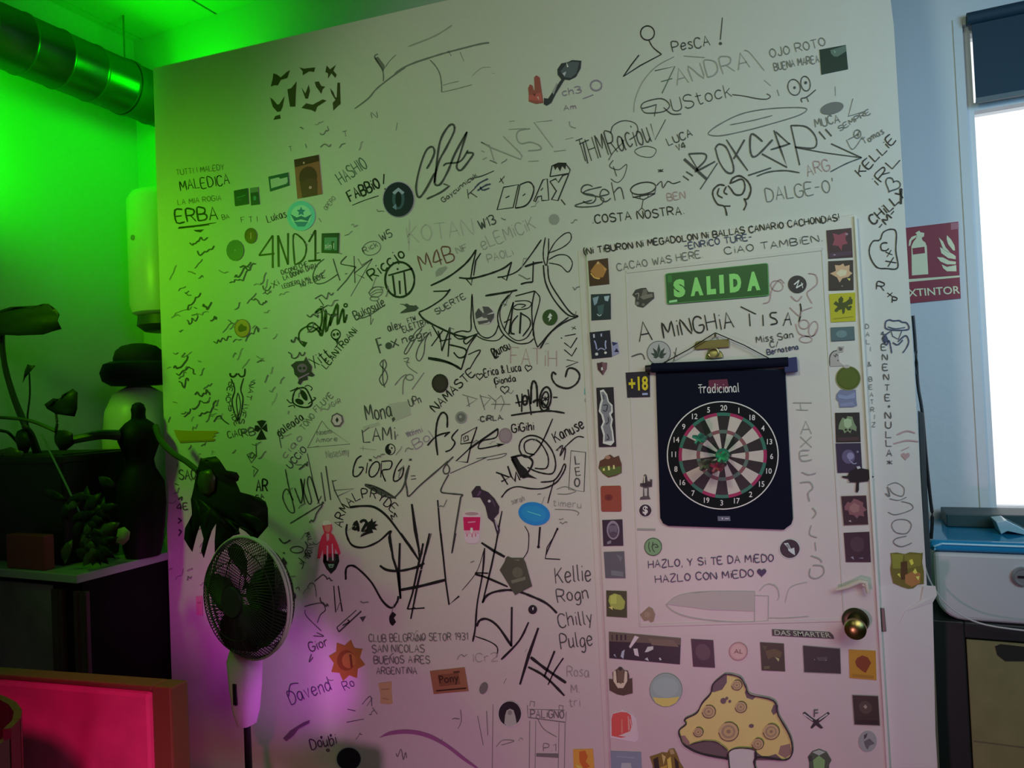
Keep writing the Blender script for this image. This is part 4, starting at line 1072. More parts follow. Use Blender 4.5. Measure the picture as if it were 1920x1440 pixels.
sticker('photo_sticker', 'large brown portrait photo sticker with a dark silhouette', "1085,957 1270,920 1297,1215 1110,1250", RECT, px(66, 62, 20), [("0,0 1,0 1,.16 0,.2", px(30, 28, 8)), (circ(.5, .5, .36, .26), px(35, 32, 10)), ("0.15,.62 .35,.55 .65,.55 .85,.65 .8,1 .2,1", px(40, 38, 12)), (circ(.55, .78, .06, .04, 8), px(110, 100, 50)), (circ(.38, .13, .04, .03, 8), px(120, 110, 50))], group=GW)
sticker('round_badge', 'round mint green badge with a winged emblem', cquad(1138, 1378, 106, 112), circ(), px(45, 140, 85), [(circ(.5, .5, .36), px(70, 165, 105)), ("0.12,.44 .35,.56 .5,.5 .65,.56 .88,.44 .74,.68 .5,.62 .26,.68", px(15, 70, 40)), (star(.5, .36, .16, .08, 5), px(20, 85, 50)), ("0.24,.7 .76,.7 .62,.86 .38,.86", px(20, 85, 50))], group=GW)
sticker('round_sticker', 'big glossy black round sticker with a green figure, below an exclamation mark', cquad(1868, 1256, 116, 132), circ(), px(10, 24, 12), [(circ(.5, .48, .2, .3), px(25, 60, 30)), (circ(.5, .5, .1, .22), px(6, 14, 7)), ("0.3,.3 .5,.16 .7,.3 .62,.36 .5,.26 .38,.36", px(70, 120, 70)), ("0.3,.72 .42,.62 .44,.8", px(50, 100, 55))], group=GW, rim=(1.2, px(70, 100, 60)))
crop(300, 400, 4)
sticker('round_sticker', 'small round maroon-black sticker above the green disc', cquad(680, 168, 47, 59), circ(), px(32, 20, 8), [(circ(.5, .5, .34), px(45, 22, 10)), ("0.46,.3 .56,.3 .56,.7 .46,.7", px(90, 85, 40))], group=GW)
sticker('round_sticker', 'plain dark green disc sticker left of the tall thin capitals', cquad(563, 278, 66, 80), circ(n=14), px(22, 58, 26), [(circ(.5, .5, .05, .04, 8), px(60, 100, 50))], group=GW)
sticker('card_sticker', 'black square sticker with a green square and pale lettering', "1212,150 1345,146 1341,300 1210,295", RECT, px(12, 26, 12), [("0.16,.22 .88,.22 .88,.86 .16,.86", px(40, 95, 40)), ("0.56,.4 .72,.4 .72,.86 .56,.86", px(15, 50, 18))], [("sin1", (.2, .5, .72, .78), px(150, 200, 130), .01)], group=GW)
sticker('round_sticker', 'round olive coin-like sticker with a dark blotch on the far left', cquad(616, 862, 56, 66), circ(), px(95, 100, 25), [("0.25,.4 .45,.22 .6,.35 .8,.4 .8,.6 .55,.68 .35,.72 .22,.6", px(45, 48, 12))], group=GW, rim=(1.4, px(60, 62, 15)))
sticker('cutout_sticker', 'jagged black skull and bones cutout sticker', "975,1075 1165,1075 1165,1290 975,1290", L("0.03,.3 .24,.16 .55,.14 .62,0 .72,.16 .86,.34 .84,.52 .97,.64 .87,.7 .68,.66 .7,.8 .5,.84 .4,.98 .3,.93 .36,.76 .18,.62 .14,.42"), px(24, 22, 18), [(circ(.48, .4, .2, .16, 14), px(60, 58, 50)), (circ(.4, .4, .06, .05, 8), px(18, 16, 14)), (circ(.56, .4, .06, .05, 8), px(18, 16, 14)), ("0.3,.75 .75,.56 .77,.6 .33,.8", px(80, 76, 66))], group=GW)
crop(300, 680, 4)
sticker('hexagon_sticker', 'grey heptagon sticker with a dark ring and small diamond', cquad(1328, 430, 50, 56), circ(n=7, rot=-90), px(60, 55, 52), [(circ(.5, .5, .38, n=7, rot=-90), px(125, 118, 112)), ("0.5,.3 .62,.5 .5,.7 .38,.5", px(20, 20, 20))], group=GW)
crop(680, 380, 4)
sticker('round_sticker', 'round black sticker with a pale outline beside the climbing diagonal capitals', cquad(580, 1355, 60, 68), circ(n=16), px(30, 28, 22), [(circ(.5, .5, .38, n=12), px(36, 33, 27))], group=GW, rim=(1.5, px(12, 12, 10)))
sticker('round_sticker', 'round dark green sticker with a small white bolt', cquad(1405, 860, 57, 60), circ(), px(30, 52, 18), [("0.5,.22 .66,.4 .52,.5 .62,.54 .4,.78 .46,.54 .34,.52", px(180, 190, 150))], group=GW)
sticker('round_sticker', 'grey and white trefoil round sticker inside the big winged tag', cquad(915, 845, 72, 70), circ(), px(125, 130, 112), [("0.5,.5 .05,.7 0,.4 .18,.1", px(48, 50, 46)), ("0.5,.5 .38,.02 .7,.04 .95,.3", px(52, 54, 50)), ("0.5,.5 1,.4 .98,.62 .8,.9 ", px(50, 52, 48)), (circ(.5, .5, .15, n=14), px(60, 60, 56)), ("0.12,.82 .9,.72 .6,.9 .2,.98", px(55, 56, 52))], group=GW)
crop(680, 680, 4)
sticker('round_sticker', 'soft grey round sticker with a worn darker face above the sharp black arrow tag', cquad(738, 410, 44, 46), circ(), px(98, 94, 88), [(circ(.5, .5, .36), px(76, 72, 70)), (circ(.45, .45, .12, n=10), px(110, 104, 98))], group=GW)
sticker('round_sticker', 'plain mauve grey round sticker at the arrow tip of a black tag', cquad(1070, 547, 51, 58), circ(), px(98, 82, 84), [(circ(.5, .5, .4), px(106, 90, 92))], group=GW)
# red figure with a cap
sticker('figure_sticker', 'cutout sticker of a person in a red jacket and white cap', "-352,1180 -165,1180 -165,1500 -352,1500", L("0.3,.02 .5,0 .62,.06 .66,.2 .6,.3 .72,.36 .9,.6 1,.78 .92,.84 .78,.66 .76,.98 .56,1 .3,1 .28,.7 .18,.9 .06,.9 .12,.6 .24,.38 .34,.3 .26,.14"), px(150, 40, 52),
        [("0.3,.02 .5,0 .62,.06 .64,.1 .3,.13 .26,.1", px(200, 185, 175)), ("0.34,.14 .6,.12 .6,.24 .48,.3 .36,.24", px(150, 80, 75)), ("0.42,.32 .54,.32 .54,.46 .44,.5", px(205, 110, 110)), ("0.44,.6 .5,.6 .5,.95 .44,.95", px(190, 130, 125)), ("0.64,.56 .68,.56 .72,.95 .66,.95", px(200, 140, 130))], group=GW)
sticker('cutout_sticker', 'dark purple hand-held microphone cutout sticker', "810,920 1035,920 1035,1290 810,1290", [((x - 810) / 225, (y - 920) / 370) for x, y in L("815,970 850,925 880,925 890,950 940,970 990,1020 1025,1080 1020,1130 985,1170 1030,1250 1025,1280 1005,1285 980,1200 940,1165 920,1080 880,1010 825,1010")], px(38, 28, 36),
        [("0.3,.1 .36,.13 .3,.2 .2,.22", px(70, 45, 70)), (circ(.62, .32, .05, .03, 8), px(140, 130, 140)), ("0.8,.72 .86,.74 .92,.92 .88,.9", px(120, 110, 115)), ("0.6,.2 .8,.34 .84,.46 .78,.42", px(55, 40, 55))], group=GW)
sticker('can_sticker', 'tin can sticker with a crimson upper half and pale lower half', "745,1108 890,1108 890,1358 745,1358", L("0.02,.1 .2,.02 .5,0 .8,.02 .98,.1 .97,.2 .88,.9 .75,.98 .5,1 .25,.98 .14,.9 .03,.2"), px(172, 130, 135),
        [("0.06,.2 .95,.2 .9,.6 .1,.6", px(140, 20, 60)), (circ(.5, .1, .46, .08), px(160, 130, 128)), (circ(.5, .1, .36, .05), px(120, 95, 95)), ("0.14,.6 .88,.6 .86,.7 .16,.7", px(190, 110, 120)), ("0.44,.52 .55,.52 .57,.62 .5,.7 .42,.64", px(210, 170, 170)), ("0.3,.34 .7,.32 .7,.36 .3,.38", px(180, 90, 110)), ("0.24,.7 .28,.7 .28,.78 .24,.78", px(140, 40, 60)), ("0.5,.7 .54,.7 .54,.8 .5,.8", px(140, 40, 60)), ("0.68,.7 .72,.7 .72,.78 .68,.78", px(140, 40, 60))], group=GW)
sticker('oval_sticker', 'bright blue oval sticker on the wall left of the door', cquad(1286, 1133, 120, 86, 12), circ(n=32), px(18, 88, 140), [(circ(.5, .5, .4, .34), px(22, 96, 150)), ("0.28,.44 .72,.5 .72,.54 .28,.48", px(60, 135, 180))], group=GW)
crop(680, 1000, 1571 / 480)
sticker('cutout_sticker', 'tilted dark brown polygonal sticker among the thick strokes', "838,138 1042,138 1042,382 838,382", [((x - 838) / 204, (y - 138) / 244) for x, y in L("840,225 870,175 878,150 890,140 915,150 985,150 1000,180 1040,325 935,380")], px(56, 46, 42), [(circ(.55, .42, .16, .14, 14), px(72, 60, 54)), ("0.35,.62 .78,.52 .8,.6 .38,.7", px(84, 72, 66)), ("0.42,.1 .6,.08 .6,.14", px(80, 66, 60))], group=GW)
sticker('round_sticker', 'tiny round black sticker with a white mark below the thick arc', cquad(1043, 468, 27, 28), circ(), BK, [("0.45,.3 .62,.2 .6,.5 .5,.6", WH)], group=GW)
sticker('round_sticker', 'round black sticker with a grey hooded figure near the bottom', cquad(903, 1107, 71, 78), circ(), px(28, 20, 26), [("0.5,.3 .66,.36 .74,.6 .8,.9 .62,.98 .4,.98 .26,.9 .3,.55 .36,.38", px(128, 112, 112)), (circ(.5, .46, .1, .1, 10), px(100, 86, 88))], group=GW, rim=(1.2, px(150, 130, 135)))
sticker('card_sticker', 'tilted terracotta card sticker with dark lettering', "412,845 625,822 650,968 436,987", RECT, px(112, 62, 48), [("0.08,.84 .95,.84 .95,.9 .08,.9", px(40, 20, 16)), ("0.66,.12 .84,.12 .84,.2 .66,.2", px(60, 30, 24)), ("0.2,.2 .8,.2 .8,.68 .2,.7", px(92, 48, 36))], [("Pony", (.22, .24, .78, .68), px(44, 20, 16), .01)], group=GW)
sticker('tape_piece', 'small worn beige label beside the terracotta card', "90,915 178,910 184,1050 110,1050", L("0.05,.05 .4,.02 1,0 .95,.4 1,.96 .7,1 0,.95 .1,.5"), px(140, 100, 76), [("0.2,.3 .8,.3 .8,.34 .2,.34", px(110, 76, 60)), ("0.2,.7 .7,.75 .7,.8 .2,.75", px(120, 84, 66))], group=GW)
crop(300, 1000, 1571 / 480)
sticker('sun_sticker', 'orange eight-pointed sun sticker', cquad(1147, 780, 116, 132), star(.5, .5, .49, .35, 8, -78), px(138, 62, 34), [(circ(.48, .5, .24), px(112, 44, 24)), (circ(.55, .5, .18), px(146, 72, 40)), ("0.56,.36 .62,.36 .66,.64 .6,.68", px(96, 36, 22))], group=GW)
sticker('shield_sticker', 'black pointed shield sticker below the red figure', "1000,122 1100,122 1100,250 1000,250", L("0.05,.05 .5,0 .95,.05 1,.4 .8,.76 .5,1 .2,.74 0,.4"), px(22, 18, 22), [("0.3,.52 .7,.52 .6,.7 .4,.7", px(110, 104, 104)), ("0.4,.6 .6,.6 .5,.68", px(40, 36, 40)), ("0.2,.2 .8,.2 .75,.4 .25,.4", px(44, 34, 42))], group=GW)
sticker('round_sticker', 'round plum-black sticker with a pale rim at the bottom of the wall', cquad(1158, 1385, 76, 72), circ(), px(34, 18, 38), [(circ(.5, .5, .42), px(30, 16, 34))], group=GW, rim=(1.6, px(140, 100, 140)))
crop(300, 680, 4)
sticker('tape_piece', 'strip of ochre masking tape at the left edge of the wall', "105,503 446,512 405,592 150,602", L("0,0 .3,.05 .62,.02 .94,.0 1,.14 .9,.3 .97,.42 .9,.6 1,.76 .98,.96 .5,.97 0,1 -.02,.5"), mat('ochre_tape', (.62, .40, .03), .5), [("0.02,.84 .98,.8 .98,.95 .02,.98", mat('ochre_tape_fold', (.45, .28, .02), .5))])
crop(740, 20, 4)
sticker('cutout_sticker', 'reddish brown cutout sticker of a hand with two raised fingers', "995,480 1120,480 1120,700 995,700", [((x - 995) / 125, (y - 480) / 220) for x, y in L("1005,680 1005,620 1000,580 1015,552 1035,562 1044,600 1050,590 1045,500 1063,484 1088,500 1105,620 1116,690 1060,698")], px(98, 56, 42), [("0.1,.7 .8,.62 .9,.9 .1,.86", px(120, 62, 50)), ("0.3,.66 .5,.64 .46,.74", px(70, 36, 28)), ("0.55,.76 .68,.74 .72,.88", px(170, 110, 90))], group=GW)
sticker('cutout_sticker', 'black and grey leaf-headed spoon cutout sticker', "1110,365 1405,365 1405,715 1110,715", [((x - 1110) / 295, (y - 365) / 350) for x, y in L("1118,700 1120,655 1150,660 1190,600 1250,515 1222,480 1220,440 1250,395 1300,385 1330,370 1400,375 1395,430 1360,495 1310,520 1275,515 1210,620 1175,690 1140,712")], px(28, 34, 32), [("0.62,.08 .76,.05 .93,.06 .86,.3 .72,.4 .55,.38 .45,.26", px(52, 62, 58)), ("0.6,.06 .66,.16 .62,.17", px(140, 150, 140)), ("0.5,.3 .6,.26 .56,.36", px(120, 130, 122)), ("0.24,.7 .36,.5 .38,.54 .28,.76", px(96, 104, 90))], group=GW)
crop(1140, 20, 1920 / 580)
sticker('card_sticker', 'dark green square sticker with a grey corner near the top right', "1312,242 1476,212 1490,362 1324,396", RECT, px(8, 34, 28), [("0.4,.1 1,.02 1,.26 .66,.42 .52,.38 .42,.24", px(66, 82, 72)), ("0.52,.12 .62,.2 .56,.26", px(100, 112, 104))], group=GW)
crop(1060, 640, 3.79)
sticker('tape_piece', 'tiny teal ribbon-shaped sticker left of the door column', "135,333 176,333 176,378 135,378", L("0,0 1,0 1,1 .5,.72 0,1"), px(70, 118, 112))
sticker('round_sticker', 'tiny pale grey ring sticker under the teal ribbon', cquad(155, 418, 19, 20), circ(), px(110, 106, 98), [(circ(.5, .5, .3), px(135, 130, 120))], group=GW)
# ---- left column of the door, from the top
crop(1060, 380, 4.235)
B = dict(surf='door', group=GD)
sticker('card_sticker', 'brown card with a gold diamond, top of the left door column', "180,462 338,440 350,645 192,662", RECT, px(48, 28, 10), [("0.5,.05 .92,.42 .7,.72 .36,.7 .08,.42", px(130, 90, 38)), (('line', "0.1,.5 .3,.7 .55,.75", 3.2), px(180, 125, 55)), ("0.42,.2 .5,.08 .56,.22 .5,.14", px(200, 180, 130)), ("0.72,.3 .9,.42 .8,.5", px(150, 110, 55))], **B)
sticker('card_sticker', 'dark teal card with two pale shapes, second in the left door column', "203,728 360,722 362,925 207,935", RECT, px(20, 34, 34), [("0.08,.14 .4,.08 .3,.36 .16,.44", px(96, 116, 116)), ("0.66,.1 .94,.08 .86,.3 .7,.26", px(120, 140, 136)), ("0.3,.46 .66,.4 .6,.78 .38,.8", px(44, 66, 62)), (('line', "0.3,.76 .4,.84 .52,.8", 2), px(130, 145, 140))], **B)
sticker('card_sticker', 'black card with pale bone shapes, third in the left door column', "192,1030 355,1013 370,1225 210,1240", RECT, px(20, 22, 30), [("0.16,.08 .24,.08 .24,.22 .16,.22", px(140, 145, 155)), ("0.52,.1 .6,.08 .6,.2 .52,.2", px(120, 126, 140)), (('line', "0.2,.32 .26,.48 .28,.66", 3), px(110, 118, 138)), (('line', "0.76,.36 .72,.52 .74,.68", 3), px(120, 128, 146)), (('line', "0.32,.7 .5,.64 .7,.72", 2.6), px(110, 115, 130)), (circ(.26, .84, .08, .06, 8), px(150, 155, 165)), (circ(.7, .82, .07, .05, 8), px(170, 175, 180))], **B)
sticker('card_sticker', 'small pale blue sticker tucked behind the black bone card', "368,1104 415,1108 428,1195 372,1220", RECT, px(110, 112, 130), [("0,0 1,.1 .2,.3", px(30, 34, 60)), ("0.3,.75 .7,.5 1,.9", px(20, 20, 40))], **B)
sticker('shield_sticker', 'small maroon and white shield sticker on the door', "250,1262 332,1262 332,1370 250,1370", L("0,.1 .3,.08 .5,.02 .7,.08 1,.08 .95,.55 .58,1 .1,.6"), px(54, 34, 36), [("0.5,.06 .96,.12 .92,.54 .58,.96", px(90, 62, 64)), ("0.4,.45 .55,.4 .6,.6 .45,.66", px(190, 185, 180))], **B)
crop(1060, 640, 3.79)
sticker('banner_sticker', 'tall black strip sticker with white bubble lettering down it', "220,330 342,325 362,748 238,752", RECT, px(28, 22, 26), [("0.2,.05 .42,.03 .62,.12 .7,.24 .9,.3 .9,.42 .78,.46 .88,.54 .8,.64 .86,.74 .9,.92 .7,.98 .24,.94 .28,.8 .16,.66 .3,.58 .22,.46 .08,.4 .16,.28 .26,.2", px(165, 158, 158)), ("0.26,.08 .4,.07 .56,.14 .62,.24 .82,.32 .8,.4 .66,.44 .78,.54 .7,.64 .78,.76 .8,.9 .34,.91 .38,.78 .28,.66 .42,.58 .34,.46 .2,.4 .26,.3 .36,.22", px(100, 94, 98)),
        (('line', "0.4,.12 .42,.2", 2), px(30, 24, 28)), (('line', "0.35,.3 .6,.3 .5,.4 .34,.38", 2), px(40, 32, 38)), (('line', "0.6,.5 .62,.58 .45,.62", 2), px(40, 32, 38)), (('line', "0.5,.78 .6,.86 .45,.88", 2), px(40, 32, 38))], **B)
sticker('age_sticker', 'black square sticker with yellow age-limit figures', "428,222 600,212 602,395 440,400", RECT, px(26, 20, 30), [("0.66,.84 .9,.84 .9,.92 .66,.92", px(120, 120, 150))], [("+18", (.1, .18, .92, .74), px(190, 140, 25), .03)], **B)
sticker('cutout_sticker', 'brown and green monster-head cutout sticker', "232,805 404,805 404,970 232,970", [((x - 232) / 172, (y - 805) / 165) for x, y in L("245,850 275,835 290,815 320,805 345,825 380,812 392,850 400,870 400,935 360,955 305,968 265,940 235,900")], px(70, 42, 28), [("0.05,.55 .3,.5 .6,.55 .95,.5 .95,.8 .45,.95 .15,.75", px(64, 74, 30)), ("0.4,.5 .48,.48 .5,.66 .42,.68", px(190, 160, 90)), ("0.62,.45 .68,.45 .7,.62 .62,.62", px(190, 160, 100)), ("0.2,.6 .28,.58 .28,.7 .2,.7", px(180, 150, 80)), (circ(.4, .12, .12, .08, 10), px(130, 90, 70))], **B)
sticker('card_sticker', 'plain rusty orange square sticker with rounded corners', "250,1028 395,1025 400,1210 255,1210", rr(r=.08), px(116, 50, 34), [(circ(.38, .45, .2, .13), px(92, 34, 24)), (circ(.38, .45, .1, .07), px(80, 28, 20))], **B)
sticker('cutout_sticker', 'silver and black cactus-shaped cutout sticker left of the dartboard', "525,942 620,942 620,1125 525,1125", L("0.34,.06 .44,0 .56,.06 .62,.26 .8,.3 .8,.2 .98,.22 .96,.5 .7,.52 .72,.84 .84,.98 .04,1 .1,.9 .28,.88 .3,.52 .06,.48 .08,.36 .26,.36"), px(60, 52, 50), [("0.34,.1 .48,.08 .48,.34 .34,.36", px(150, 140, 120)), ("0.36,.56 .6,.56 .58,.86 .4,.86", px(140, 128, 122)), ("0.1,.38 .92,.3 .92,.48 .3,.5", px(34, 30, 32)), ("0.44,.1 .54,.1 .54,.5 .44,.5", px(26, 24, 26))], **B)
sticker('round_sticker', 'round black sticker with a white dollar sign', cquad(568, 1202, 46, 46), circ(), px(24, 20, 24), [], [("$", (.3, .14, .7, .86), px(180, 172, 170), .03)], rim=(1.4, px(190, 180, 178)), **B)
sticker('card_sticker', 'black card with a pale hooded head, below the orange square', "262,1270 405,1265 412,1452 270,1455", RECT, px(34, 26, 34), [(circ(.52, .4, .32, .36), px(110, 98, 106)), (circ(.52, .42, .24, .28), px(60, 48, 58)), ("0.3,.22 .74,.22 .7,.5 .52,.44 .34,.5", px(84, 72, 82)), ("0.2,.84 .4,.78 .4,.9 .2,.94", px(100, 90, 98))], **B)
crop(1060, 980, 3.13)
sticker('card_sticker', 'plain dark grey card in the left door column', "225,172 345,168 353,326 235,325", RECT, px(66, 60, 66), [("0.6,.1 .9,.2 .8,.4", px(80, 74, 80)), ("0.3,.7 .9,.76 .9,.94 .3,.9", px(84, 78, 84))], **B)
sticker('card_sticker', 'dark card with a yellow-green head, lowest in the left door column', "240,398 360,402 362,558 242,550", RECT, px(44, 42, 18), [("0.15,.2 .4,.1 .7,.16 .92,.4 .86,.66 .7,.72 .4,.7 .2,.6 .1,.4", px(120, 116, 50)), ("0.2,.2 .5,.14 .5,.5 .2,.5", px(138, 132, 60)), ("0.1,.64 .3,.6 .3,.74", px(160, 150, 80))], **B)
sticker('cutout_sticker', 'small brown spade-shaped sticker', "435,492 528,492 528,586 435,586", [((x - 435) / 93, (y - 492) / 94) for x, y in L("437,540 490,493 512,505 527,540 518,580 500,586 490,572 462,578")], px(106, 80, 66), [(circ(.5, .5, .2, n=10), px(116, 90, 76))], **B)
sticker('round_sticker', 'round green sticker with dark strokes under the dartboard corner', cquad(515, 142, 50, 51), circ(), px(84, 104, 74), [(('line', "0.28,.2 .24,.5 .34,.8", 2), px(30, 44, 28)), (('line', "0.5,.2 .46,.6 .6,.8", 2), px(30, 44, 28)), (('line', "0.4,.5 .62,.34 .8,.5 .6,.52", 2), px(30, 44, 28))], rim=(1.6, px(36, 52, 34)), **B)
# ---- row along the middle rail of the door
B2 = dict(surf='door', group=GB)
sticker('banner_sticker', 'wide black photo banner of figures on the middle rail', "255,640 678,678 672,832 258,795", RECT, px(26, 22, 24), [("0,0 1,.0 1,.26 .5,.3 0,.36", px(72, 58, 48)), ("0.55,.12 .9,.1 .98,.34 .6,.36", px(84, 66, 54)), ("0.28,.5 .36,.06 .42,.1 .3,.56", px(170, 158, 155)), ("0.34,.56 .4,.54 .42,.84 .36,.8", px(160, 150, 170)), ("0.5,.66 .54,.44 .62,.4 .62,.52 .54,.64", px(150, 142, 140)), ("0.18,.7 .22,.62 .2,.98 .16,.9", px(130, 124, 140)), ("0.5,.92 .54,.84 .56,.98", px(140, 132, 140)), ("0.7,.84 .72,.8 .74,.88 .72,.92", px(150, 145, 150)), ("0.06,.86 .08,.82 .1,.96", px(120, 116, 130)),
        ("0.04,.1 .05,.1 .05,.3 .04,.3", BK), ("0.1,.08 .12,.08 .12,.3 .1,.3", BK), ("0.16,.08 .18,.08 .18,.28 .16,.28", BK), ("0.22,.06 .24,.06 .24,.26 .22,.26", BK)], **B2)
sticker('card_sticker', 'tilted dark maroon card right of the wide banner', "737,682 868,690 878,852 750,845", RECT, px(44, 28, 34), [(circ(.5, .45, .34, .3, 18), px(66, 46, 50))], **B2)
sticker('round_sticker', 'round dusty pink button-like sticker between two dark cards', cquad(1015, 756, 53, 52), circ(), px(150, 108, 108), [(circ(.5, .5, .4), px(158, 118, 116))], [("AL", (.26, .38, .74, .62), px(90, 56, 60), .0)], rim=(1.6, px(124, 80, 84)), **B2)
crop(1400, 980, 1190 / 380)
sticker('card_sticker', 'dark olive card with a brown figure right of the pink button', "78,702 218,710 226,874 88,868", RECT, px(40, 36, 18), [("0.2,.3 .6,.2 .9,.3 .85,.5 .5,.5 .3,.6", px(66, 54, 26)), ("0.6,.5 .78,.55 .74,.66", px(130, 120, 80)), ("0.1,.85 .35,.82 .35,.92 .1,.95", px(70, 62, 34)), ("0.05,.1 .3,.12 .2,.3", px(54, 50, 24))], **B2)
sticker('card_sticker', 'plain wide charcoal card under the lettered strip', "330,722 548,740 553,887 338,878", RECT, px(34, 30, 28), [("0.35,.4 .65,.36 .65,.5 .4,.54", px(54, 48, 46)), ("0.28,.5 .31,.48 .31,.52", px(120, 116, 110)), ("0.58,.5 .62,.48 .61,.52", px(120, 116, 110))], rim=(1.2, px(90, 84, 78)), **B2)
sticker('letter_strip', 'dark narrow strip with pale raised capitals under the latch side', "148,626 500,642 514,682 150,664", L("0,0 .96,.02 1,.5 1,1 0,1"), px(44, 40, 36), [], [("DAS SMARTER", (.04, .1, .96, .86), px(130, 126, 112), .01)], surf='door')
sticker('card_sticker', 'amber square sticker with a red-brown blob under the knob', "600,745 757,752 762,925 605,912", RECT, px(136, 88, 16), [("0.3,.28 .5,.18 .7,.24 .82,.42 .7,.62 .6,.78 .48,.72 .28,.58 .22,.42", px(94, 36, 8)), ("0.1,.85 .9,.86 .9,.95 .1,.95", px(120, 76, 14))], **B)
sticker('card_sticker', 'dark brown card with a small pale diamond below the amber square', "620,1012 772,1018 783,1192 632,1186", RECT, px(42, 30, 26), [(circ(.48, .4, .26, .22, 14), px(60, 44, 38)), ("0.48,.3 .56,.38 .48,.46 .4,.38", px(116, 96, 86)), ("0.06,.84 .94,.84 .94,.96 .08,.96", px(30, 22, 20))], rim=(1.2, px(110, 96, 88)), **B)
sticker('round_sticker', 'smudged soft grey round sticker at the bottom of the latch side', cquad(710, 1285, 54, 62), circ(n=18), px(112, 104, 104), [("0.3,.2 .5,.1 .44,.3 .3,.4", px(52, 48, 50)), ("0.3,.5 .6,.36 .9,.6 .6,.7 .5,.9 .36,.7", px(72, 66, 70))], **B)
sticker('round_sticker', 'round black sticker with a silver lightning bolt below the dartboard', cquad(253, 153, 60, 57), circ(), px(24, 22, 22), [("0.2,.22 .42,.2 .56,.5 .72,.44 .76,.84 .6,.74 .44,.6 .4,.44", px(148, 144, 142)), ("0.3,.28 .42,.26 .54,.52 .46,.5", px(90, 86, 86))], rim=(1.4, px(150, 142, 140)), **B)
sticker('cutout_sticker', 'two crossed black blades cutout sticker with a letter', "325,1095 488,1095 488,1210 325,1210", L("0.02,.2 .1,.14 .36,.44 .5,.56 .66,.42 .94,.14 1,.24 .78,.5 .6,.7 .76,.96 .68,1 .5,.82 .36,1 .3,.94 .42,.68 .2,.46"), px(30, 26, 28), [("0.08,.22 .4,.56 .38,.6 .06,.28", px(150, 140, 138)), ("0.9,.22 .62,.5 .6,.6 .94,.28", px(140, 130, 128))], [("F", (.42, .02, .58, .4), px(60, 54, 56), .0)], **B)
sticker('cutout_sticker', 'green and grey gem-shaped cutout sticker at the bottom of the door', cquad(425, 1395, 73, 70), L("0.05,.35 .22,.12 .5,.02 .8,.14 1,.5 .9,.7 .9,1 .1,1 .1,.6"), px(52, 58, 46), [("0.26,.5 .5,.3 .74,.5 .7,1 .3,1", px(92, 114, 70)), ("0.22,.16 .5,.06 .76,.16 .5,.3", px(120, 120, 112)), ("0.05,.36 .2,.3 .24,.5 .1,.56", px(36, 40, 34))], **B)
crop(1060, 980, 3.13)
sticker('cutout_sticker', 'dark brown and cream crest cutout sticker below the wide banner', "253,845 398,845 398,1015 253,1015", L("0.38,.06 .48,0 .58,.06 .62,.12 .78,.14 .84,.3 .84,.42 .96,.4 .98,.92 .6,1 .36,.96 .04,.82 .02,.42 .18,.44 .16,.2 .28,.12"), px(58, 42, 30), [("0.2,.16 .3,.14 .34,.56 .62,.56 .66,.14 .76,.18 .76,.5 .6,.74 .38,.74 .2,.5", px(160, 138, 122)), ("0.36,.1 .62,.1 .62,.5 .5,.6 .36,.5", px(80, 60, 48)), ("0.4,.02 .54,.02 .52,.14 .44,.14", px(34, 28, 26))], **B)
sticker('round_sticker', 'pale blue and yellow round sticker left of the mushroom', cquad(590, 982, 95, 98), circ(n=36), px(112, 118, 116), [("0.1,.72 .3,.74 .6,.74 .92,.7 .82,.88 .6,.99 .4,.99 .18,.88", px(160, 142, 72)), (circ(.5, .42, .4, .3), px(118, 124, 122))], rim=(1.2, px(90, 92, 84)), **B)
sticker('card_sticker', 'red and white scratched rounded sticker near the bottom of the door', "258,1095 432,1095 432,1290 258,1290", L("0.05,.3 .1,.12 .36,.06 .44,.0 .56,.06 .8,.16 .92,.3 .98,.7 .98,.9 .86,.99 .3,.9 .04,.86 .02,.6"), px(176, 150, 146), [("0.07,.3 .12,.14 .4,.08 .6,.1 .72,.18 .78,.5 .7,.8 .4,.86 .08,.8", px(160, 58, 54)), ("0.4,.3 .44,.3 .46,.7 .4,.74", px(186, 90, 80)), ("0.62,.2 .66,.22 .7,.6 .64,.66", px(196, 110, 100)), ("0.3,.8 .7,.66 .84,.3 .92,.5 .94,.86", px(196, 150, 140)), (('line', "0.7,.3 .84,.9", 2), WH)], **B)
sticker('card_sticker', 'glowing orange upright sticker at the bottom left of the door', "45,1330 162,1328 172,1475 50,1478", RECT, px(190, 110, 44), [("0.3,.1 .6,.06 .72,.3 .6,.5 .8,.7 .5,.8 .3,.5", px(150, 70, 26)), ("0.1,.6 .4,.7 .3,.95", px(210, 140, 60))], group=GW)
sticker('card_sticker', 'blue-grey square sticker at the bottom of the left door column', "265,1340 444,1346 450,1480 270,1475", RECT, px(98, 98, 112), [("0.2,.2 .8,.24 .8,.3 .2,.26", px(110, 110, 124)), ("0.35,.5 .65,.5 .7,.95 .3,.95", px(130, 126, 130))], **B)
sticker('cutout_sticker', 'gold and black crown-like cutout sticker under the pale blue disc', "495,1325 700,1325 700,1485 495,1485", L("0,.3 .2,.22 .36,.14 .5,.16 .56,.02 .7,.0 .78,.2 .86,.5 .96,.7 1,1 .1,1 .08,.6"), px(92, 70, 24), [("0.1,.4 .24,.3 .3,1 .16,1", px(30, 24, 14)), ("0.34,.2 .46,.3 .4,.6", px(150, 126, 76)), ("0.5,.4 .6,.3 .66,1 .54,1", px(180, 148, 60)), ("0.7,.3 .82,.5 .86,1 .76,1", px(34, 26, 14)), ("0.3,.7 .5,.6 .48,1 .3,1", px(140, 108, 40)), ("0.56,.04 .68,.03 .72,.2 .6,.22", px(130, 104, 70))], **B)
